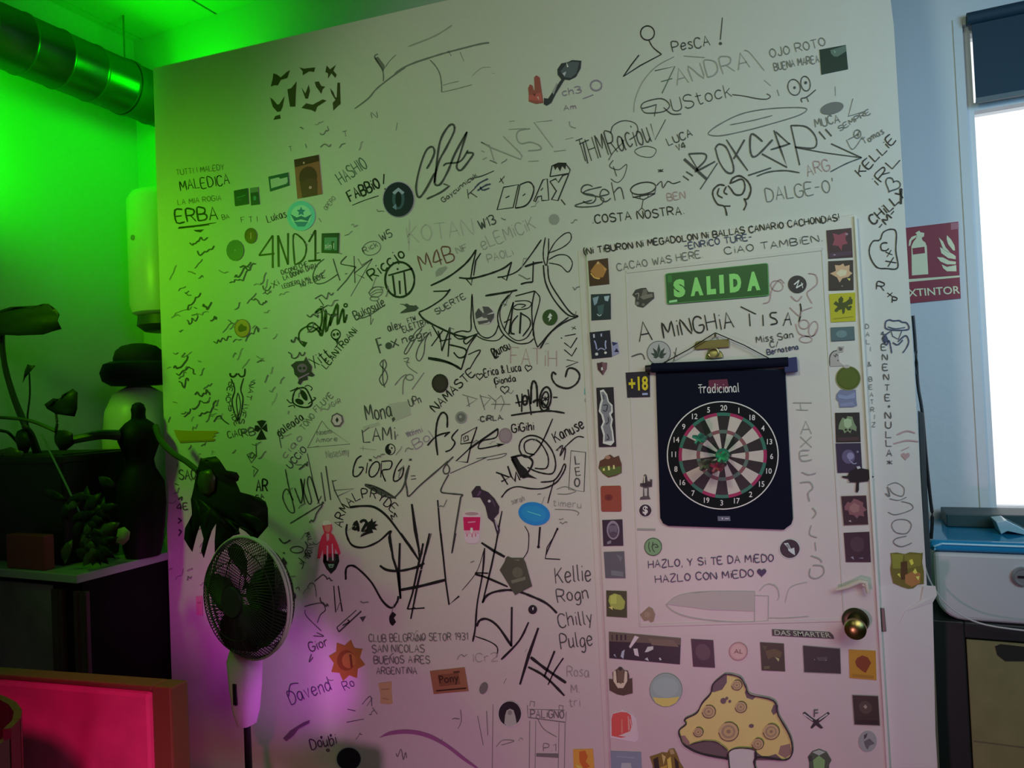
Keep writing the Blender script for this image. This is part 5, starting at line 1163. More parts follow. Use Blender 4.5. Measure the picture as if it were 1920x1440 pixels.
# ---- right column of the door, from the top
crop(1400, 380, 4.235)
sticker('card_sticker', 'dark maroon card with a red star, top of the right door column', "632,220 832,200 843,432 648,445", RECT, px(40, 20, 28), [(L("0.25,.12 .48,.2 .8,.12 .74,.38 .82,.52 .6,.56 .56,.76 .44,.58 .2,.54 .3,.36"), px(104, 44, 54)), ("0.04,.82 .96,.78 .96,.92 .06,.96", px(52, 32, 46)), (circ(.8, .2, .06, .04, 8), px(110, 90, 96)), (circ(.26, .88, .05, .02, 8), px(120, 110, 120))], **B)
sticker('card_sticker', 'black card with a gold star beast, second in the right door column', "648,465 845,455 850,692 652,698", RECT, px(34, 26, 24), [(L("0.06,.42 .3,.34 .26,.14 .46,.16 .6,.1 .66,.2 .86,.16 .84,.36 .96,.44 .8,.56 .56,.6 .44,.74 .34,.56"), px(150, 122, 88)), ("0.3,.42 .5,.3 .74,.34 .7,.5 .46,.54", px(176, 150, 116)), ("0.74,.6 .88,.62 .84,.7", px(190, 150, 70)), (circ(.54, .86, .04, .02, 8), px(110, 100, 90))], **B)
sticker('card_sticker', 'bright yellow square sticker with a dark splatter', "655,725 862,712 866,940 670,950", RECT, px(130, 128, 14), [("0.34,.2 .46,.1 .54,.2 .5,.34 .64,.3 .78,.2 .9,.24 .88,.4 .7,.44 .84,.6 .7,.62 .6,.5 .56,.7 .48,.74 .46,.56 .3,.6 .18,.56 .3,.46 .14,.36 .24,.26 .34,.34", px(44, 52, 8)), (circ(.24, .6, .08, .05, 8), px(50, 58, 10)), (circ(.8, .5, .06, .05, 8), px(40, 46, 8)), (circ(.8, .18, .05, .04, 8), px(60, 64, 10)), ("0.1,.86 .9,.82 .9,.86 .1,.9", px(110, 106, 10))], **B)
sticker('card_sticker', 'small wide slate teal sticker under the yellow square', "668,993 852,985 858,1090 672,1100", RECT, px(56, 74, 72), [(circ(.45, .5, .24, .28, 14), px(74, 96, 92))], rim=(1.0, px(36, 48, 46)), **B)
sticker('cutout_sticker', 'pale ghost-shaped outline sticker above the green disc', "655,1140 780,1140 780,1310 655,1310", L("0,.95 .02,.5 .2,.28 .52,.16 .6,.0 .96,.0 .9,.26 .6,.3 .62,.6 .7,.76 1,.92"), px(126, 122, 110), [(('line', "0.04,.92 .04,.5 .24,.26 .5,.2", 2), px(40, 40, 38)), (('line', "0.3,.4 .4,.5 .44,.36 .56,.46", 1.6), px(44, 44, 42)), ("0.6,.04 .86,.08 .8,.22 .64,.2", px(70, 68, 62)), (circ(.56, .66, .04, .03, 8), px(30, 30, 30))], **B)
sticker('round_sticker', 'round dark green sticker with a bite out of its top', cquad(806, 1394, 96, 94), circ(n=36), px(52, 62, 14), [(circ(.5, .5, .42), px(58, 70, 16)), (circ(.44, .0, .14, .08, 12), px(128, 126, 112))], rim=(1.6, px(88, 94, 48)), **B)
crop(1400, 640, 3.79)
sticker('cutout_sticker', 'crumpled slate blue sticker under the green disc', "635,335 785,335 785,470 635,470", L("0.02,.3 .2,.06 .5,.1 .94,.06 .96,.6 1,.9 .8,.98 .16,1 .12,.7 .0,.56"), px(84, 84, 104), [("0.1,.3 .5,.4 .9,.2 .9,.5 .5,.56 .12,.5", px(100, 100, 122)), ("0.2,.8 .8,.7 .9,.9 .2,.94", px(96, 94, 116))], **B)
sticker('card_sticker', 'black card with a pale green mask, middle of the right door column', "628,508 802,505 810,715 635,718", RECT, px(30, 26, 24), [("0.2,.3 .3,.16 .44,.22 .5,.12 .7,.14 .76,.34 .86,.5 .84,.64 .66,.56 .6,.7 .48,.62 .36,.7 .3,.58 .12,.56 .14,.42", px(92, 100, 74)), ("0.34,.24 .5,.2 .66,.24 .66,.44 .5,.54 .36,.46", px(120, 130, 100)), (circ(.42, .58, .05, .04, 8), px(24, 22, 20)), (circ(.58, .58, .05, .04, 8), px(24, 22, 20)), ("0.06,.84 .94,.82 .94,.96 .08,.96", px(50, 34, 34))], **B)
sticker('card_sticker', 'dark violet card with a misty moon, under the mask card', "632,725 810,722 822,930 645,935", RECT, px(36, 28, 44), [(circ(.48, .46, .26, .24), px(70, 60, 82)), (circ(.56, .44, .14, .12), px(104, 94, 118)), (circ(.86, .3, .05, .04, 8), px(90, 84, 100)), (('line', "0.5,.56 .66,.7 .8,.68", 2), px(110, 104, 120))], **B)
sticker('cutout_sticker', 'spiky black splat cutout sticker overlapping the violet card', "672,890 905,890 905,1075 672,1075", L("0.02,.36 .2,.36 .24,.2 .4,.1 .54,.04 .84,.12 .88,.34 1,.38 .96,.44 .84,.46 .82,.56 .54,.6 .54,.9 .5,1 .44,.96 .46,.6 .24,.6 .22,.46 .04,.42"), px(16, 14, 14), [("0.46,.0 .56,-.02 .6,.06 .5,.1", px(140, 130, 134)), ("0.2,.56 .26,.56 .24,.62", px(120, 112, 108))], Y=-(DOOR_Y + .0024), group=GD)
sticker('card_sticker', 'dark card with a dusty red flower head, below the black splat', "670,1100 850,1095 865,1302 690,1308", RECT, px(40, 24, 28), [("0.1,.36 .24,.2 .36,.24 .5,.1 .64,.14 .86,.24 .84,.36 .98,.5 .84,.56 .86,.72 .66,.68 .56,.78 .44,.66 .26,.64 .24,.5 .1,.48", px(98, 60, 62)), ("0.3,.36 .5,.24 .7,.34 .66,.54 .44,.58 .3,.48", px(116, 78, 76)), ("0.2,.86 .3,.82 .32,.9", px(130, 110, 110))], rim=(1.1, px(120, 100, 86)), **B)
crop(0, 0, 1)
sticker('card_sticker', 'plain dark wine card above the cream lever, last in the right door column', "1582,999 1630,997 1633,1054 1586,1054", RECT, px(40, 26, 32), [(circ(.5, .4, .28, .26), px(54, 38, 44)), ("0.2,.84 .3,.8 .34,.92", px(110, 104, 112)), ("0.5,.86 .7,.84 .7,.9", px(90, 84, 94))], **B)
crop(1060, 380, 4.235)
sticker('cutout_sticker', 'small black and grey scribbled cutout sticker left of the exit sign', "528,672 710,672 710,836 528,836", L("0.02,.36 .16,.12 .4,.04 .62,.02 .72,.22 .96,.24 .98,.52 .5,.98 .24,.92 .14,.8 .16,.5"), px(40, 40, 34), [("0.5,.1 .66,.08 .68,.3 .5,.5 .42,.4", px(78, 76, 62)), ("0.34,.46 .6,.36 .9,.3 .92,.46 .5,.6", px(88, 86, 72)), (circ(.24, .78, .08, .09, 10), px(90, 88, 74)), (circ(.5, .84, .06, .07, 10), px(84, 82, 68)), (('line', "0.14,.34 .3,.3 .26,.6", 2), px(110, 108, 92))], **B)
sticker('round_sticker', 'clear round sticker with a dark seven-fingered leaf, above the dartboard', cquad(742, 1192, 92, 92), circ(n=36), px(118, 120, 110), [(circ(.5, .5, .485, n=36), px(128, 130, 118))] + [([(.5 + .02 * math.sin(math.radians(a)), .66 + .02 * math.cos(math.radians(a))), (.5 + ln * .5 * math.cos(math.radians(a)) - .07 * math.sin(math.radians(a)), .66 + ln * .5 * math.sin(math.radians(a)) + .07 * math.cos(math.radians(a))), (.5 + ln * math.cos(math.radians(a)), .66 + ln * math.sin(math.radians(a))), (.5 + ln * .5 * math.cos(math.radians(a)) + .07 * math.sin(math.radians(a)), .66 + ln * .5 * math.sin(math.radians(a)) - .07 * math.cos(math.radians(a)))], px(34, 50, 40)) for a, ln in ((-90, .56), (-55, .46), (-125, .46), (-22, .38), (-158, .38), (10, .24), (170, .24))], rim=(1.6, px(60, 64, 60)), **B)
crop(1400, 380, 4.235)
sticker('round_sticker', 'round black sticker with a white jagged zed right of the exit sign', cquad(402, 648, 74, 70), circ(), px(30, 28, 30), [("0.3,.5 .58,.24 .62,.28 .5,.62 .82,.44 .8,.52 .46,.74 .42,.7 .54,.38 .36,.54", px(190, 188, 186)), (('line', "0.72,.4 .8,.72", 2), px(190, 188, 186))], **B)
crop(1400, 980, 1190 / 380)
sticker('photo_sticker', 'olive gold picture sticker on the post right of the door', "845,175 1035,175 1045,368 850,362", L("0,.02 .2,0 .44,.05 .6,-.01 .94,.02 1,.0 .96,.3 1,.6 .98,.96 .8,.98 .66,1.1 .5,1.12 .3,1.06 .06,.96 0,.7 -.02,.5 .02,.3"), px(78, 64, 20), [("0.02,.04 .4,.06 .3,.5 .06,.5", px(98, 88, 30)), ("0.4,.06 .94,.06 .92,.4 .5,.5", px(92, 76, 26)), ("0.3,.3 .5,.26 .5,.8 .3,.86", px(56, 34, 12)), ("0.42,.7 .7,.56 .9,.64 .86,.94 .6,1.06 .42,.96", px(124, 74, 40)), ("0.56,.24 .66,.2 .7,.34 .62,.4", px(160, 136, 50)), ("0.18,.68 .26,.64 .28,.78", px(190, 160, 60)), ("0.66,.6 .74,.48 .8,.62 .72,.66", px(170, 140, 56)), ("0.74,.74 .86,.72 .82,.86", px(196, 160, 70))], group=GW)
# torn white paper below it, with a fold
mb = MB()
cpz = lambda s: [cp(p) for p in L(s)]
pa = cpz("775,372 850,366 905,385 950,394 1010,382 1040,368 1108,372 1118,425 1092,470 1098,700 1112,1440 830,1440 800,980 792,700 778,520")
mb.prism([onY(*p, -.0016) for p in pa], [onY(*p, -.0004) for p in pa], mat('white_torn_paper', (.80, .80, .76), .7, bump=.15, scale=14))
o = mb.build('torn_paper')
tag(o, 'torn white paper sheet pasted over the lower post', 'paper')
mb = MB()
fp = cpz("1040,372 1108,372 1118,425 1092,470 935,520 900,590 930,520 1020,455")
mb.prism([onY(*p, -.004 - (.003 if i < 3 else 0)) for i, p in enumerate(fp)], [onY(*p, -.0016) for p in fp], mat('white_torn_paper', (1, 1, 1)))
mb.build('folded_flap', o)
# ---- mushroom picture
crop(1060, 980, 3.13)
MO = px(172, 140, 84)
MBR = px(76, 58, 60)
q = "660,890 1345,890 1345,1490 660,1490"
cap = L("0.02,.62 .01,.55 .07,.49 .06,.44 .16,.38 .21,.28 .28,.19 .3,.1 .38,.02 .42,.0 .53,.03 .58,.12 .62,.2 .82,.26 .86,.4 .95,.58 .98,.7 .97,.8 .9,.84 .66,.82 .665,1 .44,1 .43,.83 .2,.78 .06,.7")
rings = []
for cx, cy, r in ((.265, .365, .058), (.54, .32, .05), (.505, .105, .045), (.435, .56, .085), (.175, .565, .042), (.8, .56, .07), (.685, .68, .05)):
    rings += [(circ(cx, cy, r, r * 1.1, 18, 20), px(146, 116, 80)), (circ(cx - .002, cy + .002, r * .72, r * .78, 16), px(120, 94, 74)), (circ(cx, cy, r * .5, r * .55, 14), px(142, 112, 76)), (circ(cx, cy, r * .22, r * .24, 10), px(110, 84, 66))]
    rings.append((('line', [(cx + r * math.cos(a / 10 * 6.28 - 2), cy + r * 1.1 * math.sin(a / 10 * 6.28 - 2)) for a in range(9)], 1.8), px(60, 46, 36)))
sticker('mushroom_picture', 'big yellow mushroom picture with swirled brown spots on the lower door', q, cap, MO,
        [("0.3,.1 .38,.02 .42,.0 .42,.08 .38,.15 .31,.175 .28,.17", MBR), ("0.585,.14 .62,.2 .67,.22 .64,.25 .59,.23 .575,.18", MBR), ("0.86,.3 .85,.37 .82,.4 .8,.36 .82,.3", MBR), ("0.02,.6 .06,.6 .1,.66 .1,.7 .06,.7", px(110, 80, 76)), ("0.88,.7 .96,.68 .975,.78 .92,.82 .86,.78", px(110, 80, 72)),
         ("0.1,.69 .22,.655 .32,.66 .38,.7 .43,.76 .43,.84 .2,.78 .06,.7", MBR), ("0.66,.75 .72,.8 .78,.8 .84,.78 .9,.84 .66,.84", MBR), (circ(.39, .26, .026, .03, 10), MBR), (circ(.42, .235, .013, .016, 8), MBR), (circ(.445, .265, .013, .016, 8), MBR), (circ(.63, .505, .022, .02, 10), MBR),
         ("0.44,.75 .47,.73 .62,.73 .66,.75 .665,1 .44,1", px(150, 142, 136))] + rings +
        [(('line', cap[:22], 3.2), BK), (('line', cap[22:] + cap[:1], 3.0), BK), (('line', "0.42,.84 .43,.77 .48,.73 .56,.72 .66,.745 .67,.84", 2.6), BK), (('line', "0.43,.78 .44,.9 .45,1", 2.6), BK), (('line', "0.66,.76 .66,.9 .66,1", 2.6), BK), (('line', "0.1,.69 .22,.655 .32,.66 .38,.7 .43,.75", 2), BK)], surf='door', cat='picture')
# ---- exit sign
crop(1060, 380, 4.235)
sticker('exit_sign', 'dark green exit sign with pale green block capitals', "795,565 1606,480 1616,734 808,804", rr(0, 0, 1, 1, .035, 4), px(10, 62, 14),
        [("0.02,.06 .06,.06 .06,.3 .02,.3", px(24, 88, 26)), ("0.02,.9 .1,.88 .1,.96 .02,.97", px(110, 170, 100))],
        None, surf='door', cat='sign', thick=.004, rim=(1.6, px(50, 110, 46)))
sgn = bpy.data.objects['exit_sign']
fq = quad("795,565 1606,480 1616,734 808,804")
tx = MB()
for ch, x0, x1 in (('S', .07, .185), ('A', .235, .36), ('L', .395, .485), ('I', .52, .565), ('D', .62, .735), ('A', .79, .92)):
    vs, fs = font_mesh(ch, .075)
    tx.add([onY(*fq(x0 + (x1 - x0) * a, .22 + .6 * b), -(DOOR_Y + .0068)) for a, b in vs], fs, px(100, 178, 76))
tag(tx.build('lettering', sgn), 'pale green capitals')
# fire extinguisher sign on the rear wall
def rear_poly(s, off):
    return [onY(*cp(p), YB - off) for p in L(s)]


crop(1400, 380, 4.235)
RS, CS = px(112, 14, 40, k=.55), px(190, 184, 150, k=.55)
mb = MB()
a = "1180,210 1680,150 1690,578 1200,612"
mb.prism(rear_poly(a, .004), rear_poly(a, .0005), RS)
a = "1204,640 1692,592 1700,760 1212,808"
mb.prism(rear_poly(a, .004), rear_poly(a, .0005), RS)
a = "1200,614 1690,578 1692,592 1203,638"
mb.prism(rear_poly(a, .004), rear_poly(a, .0005), CS)
mb.poly(rear_poly("1620,165 1682,156 1684,208 1622,216", .0046), px(140, 80, 92, k=.55))
es = mb.build('extinguisher_sign')
tag(es, 'red fire extinguisher sign on the rear wall, half hidden by the partition', 'sign')
mb = MB()
mb.poly(rear_poly("1308,345 1420,322 1430,345 1442,568 1312,578", .0048), CS)
mb.poly(rear_poly("1308,345 1325,310 1345,285 1350,252 1340,240 1370,222 1380,235 1410,240 1408,268 1390,278 1395,298 1425,322", .0048), CS)
mb.poly(rear_poly("1345,258 1352,270 1310,300 1300,340 1286,345 1290,300 1310,272", .0048), CS)
mb.poly(rear_poly("1316,362 1412,350 1416,400 1320,412", .0054), RS)
mb.build('extinguisher_symbol', es)
mb = MB()
for a in ("1525,275 1560,310 1580,355 1620,400 1655,410 1600,395 1560,370 1545,330", "1590,258 1625,295 1650,340 1655,380 1640,380 1600,330 1588,290", "1535,352 1580,380 1640,410 1660,425 1660,450 1600,440 1545,400", "1510,432 1560,435 1610,462 1662,468 1660,490 1590,490 1540,468", "1548,490 1590,510 1664,495 1666,545 1590,545 1560,520"):
    mb.poly(rear_poly(a, .0048), CS)
mb.build('flame_symbol', es)
fq = quad("1240,690 1690,660 1695,722 1248,750")
mb = MB()
vs, fs = font_mesh('EXTINTOR', .012)
mb.add([onY(*fq(a, b), YB - .0048) for a, b in vs], fs, CS)
mb.build('lettering', es)

# ================================================================== DARTBOARD
PX = lambda u, v, o: onY(u, v, -(DOOR_Y + o))
NAVY = px(8, 11, 22, rough=.75, spec=.12)
NAVY2 = px(24, 30, 62, rough=.5)
crop(1220, 680, 4.5)
ctr = cp((608, 782))
board = empty('dartboard', 'navy roll-up dartboard hanging by a cord on the door', 'dartboard', PX(*ctr, 0))
mb = MB()
f = quad("42,70 1135,60 1205,1412 82,1375")
base = [(0, 0), (1, 0), (1, .93), (.985, .965), (.95, .985), (.93, 1), (.06, 1), (.02, .985), (0, .95)]
mb.prism([PX(*f(*p), .010) for p in base], [PX(*f(*p), .005) for p in base], NAVY)
mb.build('mat', board, bevel=.001)
mb = MB()
mb.tube([PX(*p, .016) for p in ((1211, 692), (1222, 691))], .011, BLACK, 14)
mb.tube([PX(*p, .016) for p in ((1222, 690), (1350, 685), (1478, 679))], .0135, NAVY, 16)
mb.build('top_roller', board, smooth=True)
mb = MB()
mb.prism([PX(*p, .022) for p in ((1469, 672), (1494, 669), (1496, 697), (1471, 699))], [PX(*p, .004) for p in ((1469, 672), (1494, 669), (1496, 697), (1471, 699))], NAVY2)
mb.build('end_block', board, bevel=.002)
mb = MB()
mb.tube([PX(*p, .018) for p in ((1243, 681), (1290, 656), (1341, 624))], .0016, BLACK, 6)
mb.tube([PX(*p, .018) for p in ((1341, 624), (1395, 647), (1444, 673))], .0016, BLACK, 6)
mb.build('hanging_cord', board)
# the printed face: rings and segments
cR, cG, cW, cK = px(120, 22, 56), px(28, 78, 62), px(150, 132, 122), px(20, 20, 18)
cG2, cR2 = px(62, 76, 66), px(96, 52, 54)
fx = lambda r, a: cp((608 + r * 472 * math.cos(a), 782 + r * 458 * math.sin(a) * 1.0))
face = MB()


def seg(r0, r1, a0, a1, m, off, n=4):
    vs = []
    for i in range(n + 1):
        a = a0 + (a1 - a0) * i / n
        vs += [PX(*fx(r0, a), off), PX(*fx(r1, a), off)]
    face.add(vs, [(2 * i, 2 * i + 1, 2 * i + 3, 2 * i + 2) for i in range(n)], m)


seg(0, 1.0, 0, 2 * math.pi, px(14, 14, 16, rough=.7, spec=.15), .0106, 64)
W = math.pi / 10
for i in range(20):
    a0 = -math.pi / 2 - W / 2 + i * W + math.radians(1.2)
    a1 = a0 + W
    dark = i % 2 == 0
    seg(.06, .405, a0, a1, cK if dark else cW, .0109)
    seg(.405, .47, a0, a1, cG2 if dark else cR2, .0109)
    seg(.47, .73, a0, a1, cK if dark else cW, .0109)
    seg(.73, .79, a0, a1, cG if dark else cR, .0109)
seg(.98, 1.0, 0, 2 * math.pi, px(190, 188, 190), .0112, 72)
seg(0, .13, 0, 2 * math.pi, cG, .0112, 24)
seg(0, .065, 0, 2 * math.pi, cR, .0114, 20)
face.build('target_face', board)
for i, s in enumerate("20 1 18 4 13 6 10 15 2 17 3 19 7 16 8 11 14 9 12 5".split()):
    a = -math.pi / 2 + i * W + math.radians(1.2)
    x, y = fx(.875, a)
    vs, fs = font_mesh(s, .012)
    h_ = 5.2
    w_ = h_ * FASP[0] * 1.15
    nb = MB()
    nb.add([PX(x + (u - .5) * 2 * w_ / 1.25, y + (v - .5) * 2 * h_, .0114) for u, v in vs], fs, px(176, 172, 176))
    nb.build('number', board)
lt = MB()
crop(1060, 640, 3.79)
its = [T("Tradicional", (948, 370), (1235, 360), 62, 2.0, jit=.08), SL("945,330 1000,322", 2.2)]
ink_mesh(lt, its, px(205, 202, 205), DOOR_Y + .0108)
tag(lt.build('script_lettering', board), 'white script lettering')
lb = MB()
lb.poly([PX(*cp(p), .0107) for p in L("1018,275 1150,268 1165,340 1018,346")], px(74, 18, 40))
lb.build('printed_block', board)
lb = MB()
lb.prism([PX(*cp(p), .0112) for p in L("1082,1243 1170,1243 1174,1276 1084,1276")], [PX(*cp(p), .009) for p in L("1082,1243 1170,1243 1174,1276 1084,1276")], px(66, 70, 80))
for s in ("1112,1253 1118,1253 1119,1266 1113,1266", "1135,1257 1162,1257 1162,1262 1135,1262"):
    lb.poly([PX(*cp(p), .0115) for p in L(s)], px(190, 190, 195))
lb.build('maker_plate', board)


def dart(u, v, label, m, tilt=(0, 0)):
    d0 = PX(u, v, .0112)
    t = empty('dart', label, 'dart', d0, 'darts on the board')
    ax = V((tilt[0], -1, tilt[1])).normalized()
    mb = MB()
    mb.tube([d0, d0 + ax * .008, d0 + ax * .0081, d0 + ax * .02], [.006, .006, .0045, .0045], mat('dart_magnet', (.1, .1, .1), .3, metal=.8), 10)
    mb.build('magnet_tip', t)
    mb = MB()
    mb.tube([d0 + ax * .02, d0 + ax * .03, d0 + ax * .055, d0 + ax * .075], [.0045, .0075, .0065, .003], m, 10)
    mb.build('barrel', t, smooth=True)
    mb = MB()
    x = ax.cross(V((0, 0, 1))).normalized()
    z = x.cross(ax)
    for k in range(4):
        a = math.pi / 2 * k + .5
        d = x * math.cos(a) + z * math.sin(a)
        n = ax.cross(d) * .0028
        p = [d0 + ax * .05, d0 + ax * .062 + d * .014, d0 + ax * .090 + d * .017, d0 + ax * .100 + d * .012, d0 + ax * .094]
        mb.prism([q_ + n for q_ in p], [q_ - n for q_ in p], m)
    mb.build('flight', t)
    return t


DG = mat('green_dart_plastic', (.02, .42, .16), .4)
DM = mat('teal_dart_plastic', (.03, .30, .19), .4)
DR = mat('crimson_dart_plastic', (.36, .03, .08), .4)
DK = mat('olive_dart_plastic', (.12, .13, .085), .5)
dart(1326, 820, 'teal green dart stuck in the upper left of the dartboard', DM, (-.10, .02))
dart(1368, 853, 'bright green dart stuck right of the bullseye', DG, (-.10, .02))
dart(1346, 866, 'olive grey dart stuck low left of the bullseye', DK, (-.28, -.0))
dart(1359, 871, 'crimson dart stuck just below the bullseye', DR, (-.12, .02))
# brass hook that carries the cord
hk = empty('coat_hook', 'brass hook and ring that carries the dartboard cord', 'hook', PX(1336, 650, 0))
crop(1060, 380, 4.235)
mb = MB()
bar = L("1035,1105 1070,1098 1300,1082 1303,1148 1190,1155 1040,1168 1020,1150")
BR2 = mat('aged_brass', (.26, .22, .08), .4, metal=.6)
mb.prism([PX(*cp(p), .008) for p in bar], [PX(*cp(p), .0) for p in bar], BR2)
mb.build('bracket', hk, bevel=.0015)
mb = MB()
c0 = cp((1175, 1192))
mb.tube([PX(c0[0] + 9.5 * math.cos(k * 2 * math.pi / 20), c0[1] + 9 * math.sin(k * 2 * math.pi / 20), .009) for k in range(21)], .0028, mat('pale_brass', (.42, .38, .2), .3, metal=.7), 8, cap=False)
mb.build('ring', hk, smooth=True)
mb = MB()
c0 = PX(*cp((1185, 1228)), .003)
r_ = .024
mb.lathe([(r_, .0), (r_ * .95, .009), (r_ * .75, .017), (r_ * .4, .022), (.003, .023)], BR2, c0 + V((0, 0, -.002)), 20, 'Z')
for i, vv in enumerate(mb.v):
    mb.v[i] = (vv[0], c0.y + (vv[1] - c0.y) * .18 - .0015, vv[2])
mb.build('bell_dome', hk, smooth=True)
mb = MB()
mb.tube([PX(1341, 630, .0), PX(1341, 630, .021), PX(1341, 626, .023)], .0028, BR2, 8)
mb.build('peg', hk, smooth=True)

# ================================================================== LEFT SIDE OF THE ROOM
crop(0, 0, 1)


def mpp(u, v, Y):
    """metres across the line of sight per photo pixel, at a place on plane Y"""
    return (onY(u, v, Y) - CAM).dot(_f) / F


# ---- spiral duct under the ceiling along the left wall
DUCT = mat('galvanised_duct', (.10, .105, .105), .32, metal=.8, bump=.1, scale=12)
dz, dr, dX = 3.112, .122, -2.95
duct = empty('ventilation_duct', 'round galvanised ventilation duct running under the ceiling', 'duct', (dX, -1.5, dz))
mb = MB()
prof, y = [], YF + .02
while y < YB - .16:
    prof += [(dr, y), (dr, y + .135), (dr + .004, y + .14), (dr + .004, y + .15), (dr, y + .155)]
    y += .155
prof.append((dr, YB - .002))
mb.lathe(prof, DUCT, (dX, 0, dz), 40, 'Y')
mb.build('duct_tube', duct, smooth=True)
for yy in (-2.2, .308):
    mb = MB()
    mb.tube([(dX, yy, dz + dr - .01), (dX, yy, ZC)], .004, mat('rod_steel', (.3, .3, .3), .4, metal=.8), 8)
    mb.build('hanger_rod', duct)
    mb = MB()
    mb.lathe([(dr + .001, yy - .012), (dr + .006, yy - .011), (dr + .006, yy + .011), (dr + .001, yy + .012)], DUCT, (dX, 0, dz), 40, 'Y')
    mb.build('strap_band', duct, smooth=True)
# ---- water heater on the rear wall
hx, hy, hr = -2.72, .30, .155
WHITE = mat('white_enamel', (.72, .74, .72), .35)
wh = empty('water_heater', 'white upright water heater tank behind the left edge of the partition', 'water heater', (hx, hy, 2.05))
mb = MB()
mb.lathe([(.02, 2.60), (.09, 2.592), (.135, 2.575), (hr, 2.54), (hr, 2.08), (.145, 2.045), (.12, 2.03)], WHITE, (hx, hy, 0), 40, 'Z')
mb.build('tank', wh, smooth=True)
mb = MB()
mb.lathe([(.125, 2.03), (.13, 1.99), (.10, 1.965), (.02, 1.965)], mat('dark_cap', (.05, .07, .05), .5), (hx, hy, 0), 32, 'Z')
mb.build('bottom_cap', wh, smooth=True)
mb = MB()
mb.lathe([(.012, -.004), (.012, .002), (.008, .006)], mat('grey_bolt', (.3, .3, .3), .4), V((hx - .02, hy - hr + .002, 2.36)), 12, 'Y')
mb.build('bolt', wh)
mb = MB()
mb.box((hx - .1, hy + .15, 2.2), (hx + .1, YB, 2.26), mat('grey_bolt', (1, 1, 1)))
mb.build('bracket', wh)
# ---- bar counter
CT = 1.06
CX1, CY0 = -2.428, -.38
counter = empty('bar_counter', 'dark bar counter with a grey front panel against the left wall', 'counter', (-2.78, 0, 0))
DARK = mat('black_stained_wood', (.006, .006, .006), .7, spec=.1, bump=.1, scale=10)
mb = MB()
mb.box((XL + .01, CY0 + .03, 0), (CX1 - .012, .46, CT - .03), DARK)
mb.build('body', counter)
mb = MB()
mb.box((XL + .01, CY0, CT - .03), (CX1, .46, CT), mat('glossy_counter_top', (.34, .40, .40), .12))
mb.build('worktop', counter, bevel=.003)
mb = MB()
mb.box((XL + .02, CY0 + .02, .3), (onY(88, 1200, CY0).x, CY0 + .029, CT - .05), mat('dull_grey_panel', (.20, .18, .21), .6, var=.3, scale=4))
mb.build('front_panel', counter)
BROWN = mat('dark_brown_wood', (.05, .022, .018), .45)
for u0, u1 in ((92, 104), (105, 111), (132, 140), (143, 156)):
    mb = MB()
    mb.box((onY(u0, 1180, CY0).x, CY0 + .012, .3), (onY(u1, 1180, CY0).x, CY0 + .029, CT - .06), BROWN)
    mb.build('front_batten', counter, bevel=.003)
# ---- things on the counter
YP = -.15
LEAF = mat('dark_leaf', (.012, .02, .007), .5, spec=.2, bump=.15, scale=30)
LEAF2 = mat('olive_leaf', (.05, .075, .012), .4)
STEM = mat('dark_stem', (.03, .05, .015), .5)
POT = mat('black_green_glaze', (.005, .007, .007), .4)


def leaf(name, parent, pts, Y, m, bend=.02, tilt=0.0, thick=.0012):
    """a real leaf blade: outlined in its own plane, bent about its middle"""
    P3 = [onY(*p, Y) for p in pts]
    c = sum(P3, V()) / len(P3)
    me = bpy.data.meshes.new(name)
    bm = bmesh.new()
    vs = [bm.verts.new(p) for p in P3]
    bm.faces.new(vs)
    bmesh.ops.triangulate(bm, faces=bm.faces[:], ngon_method='EAR_CLIP')
    bmesh.ops.subdivide_edges(bm, edges=[e for e in bm.edges if len(e.link_faces) == 2], cuts=1)
    bmesh.ops.triangulate(bm, faces=bm.faces[:])
    r = max((p - c).length for p in P3)
    for v in bm.verts:
        d = v.co - c
        v.co.y += bend * (d.length / r) ** 2 + tilt * d.z
    bmesh.ops.recalc_face_normals(bm, faces=bm.faces)
    bm.to_mesh(me)
    bm.free()
    me.materials.append(m)
    me.polygons.foreach_set('use_smooth', [True] * len(me.polygons))
    o = bpy.data.objects.new(name, me)
    COL.objects.link(o)
    s = o.modifiers.new('blade', 'SOLIDIFY')
    s.thickness = thick
    s.offset = 0
    if parent:
        o.parent = parent
        o.matrix_parent_inverse = Matrix.Translation(-parent.location)
    return o


def stem(name, parent, pts, w, Y, m=STEM):
    """pts in px, w in px, Y plane or list of planes"""
    sp = spline(pts, 5)
    n = len(sp)
    Ys = Y if isinstance(Y, (list, tuple)) else (Y, Y)
    p3 = [onY(*p, Ys[0] + (Ys[1] - Ys[0]) * i / (n - 1)) for i, p in enumerate(sp)]
    sc = mpp(*sp[0], Ys[0])
    w0, w1 = w if isinstance(w, tuple) else (w, w)
    mb = MB()
    mb.tube(p3, [(w0 + (w1 - w0) * i / (n - 1)) / 2 * sc for i in range(n)], m, 8)
    return mb.build(name, parent, smooth=True)


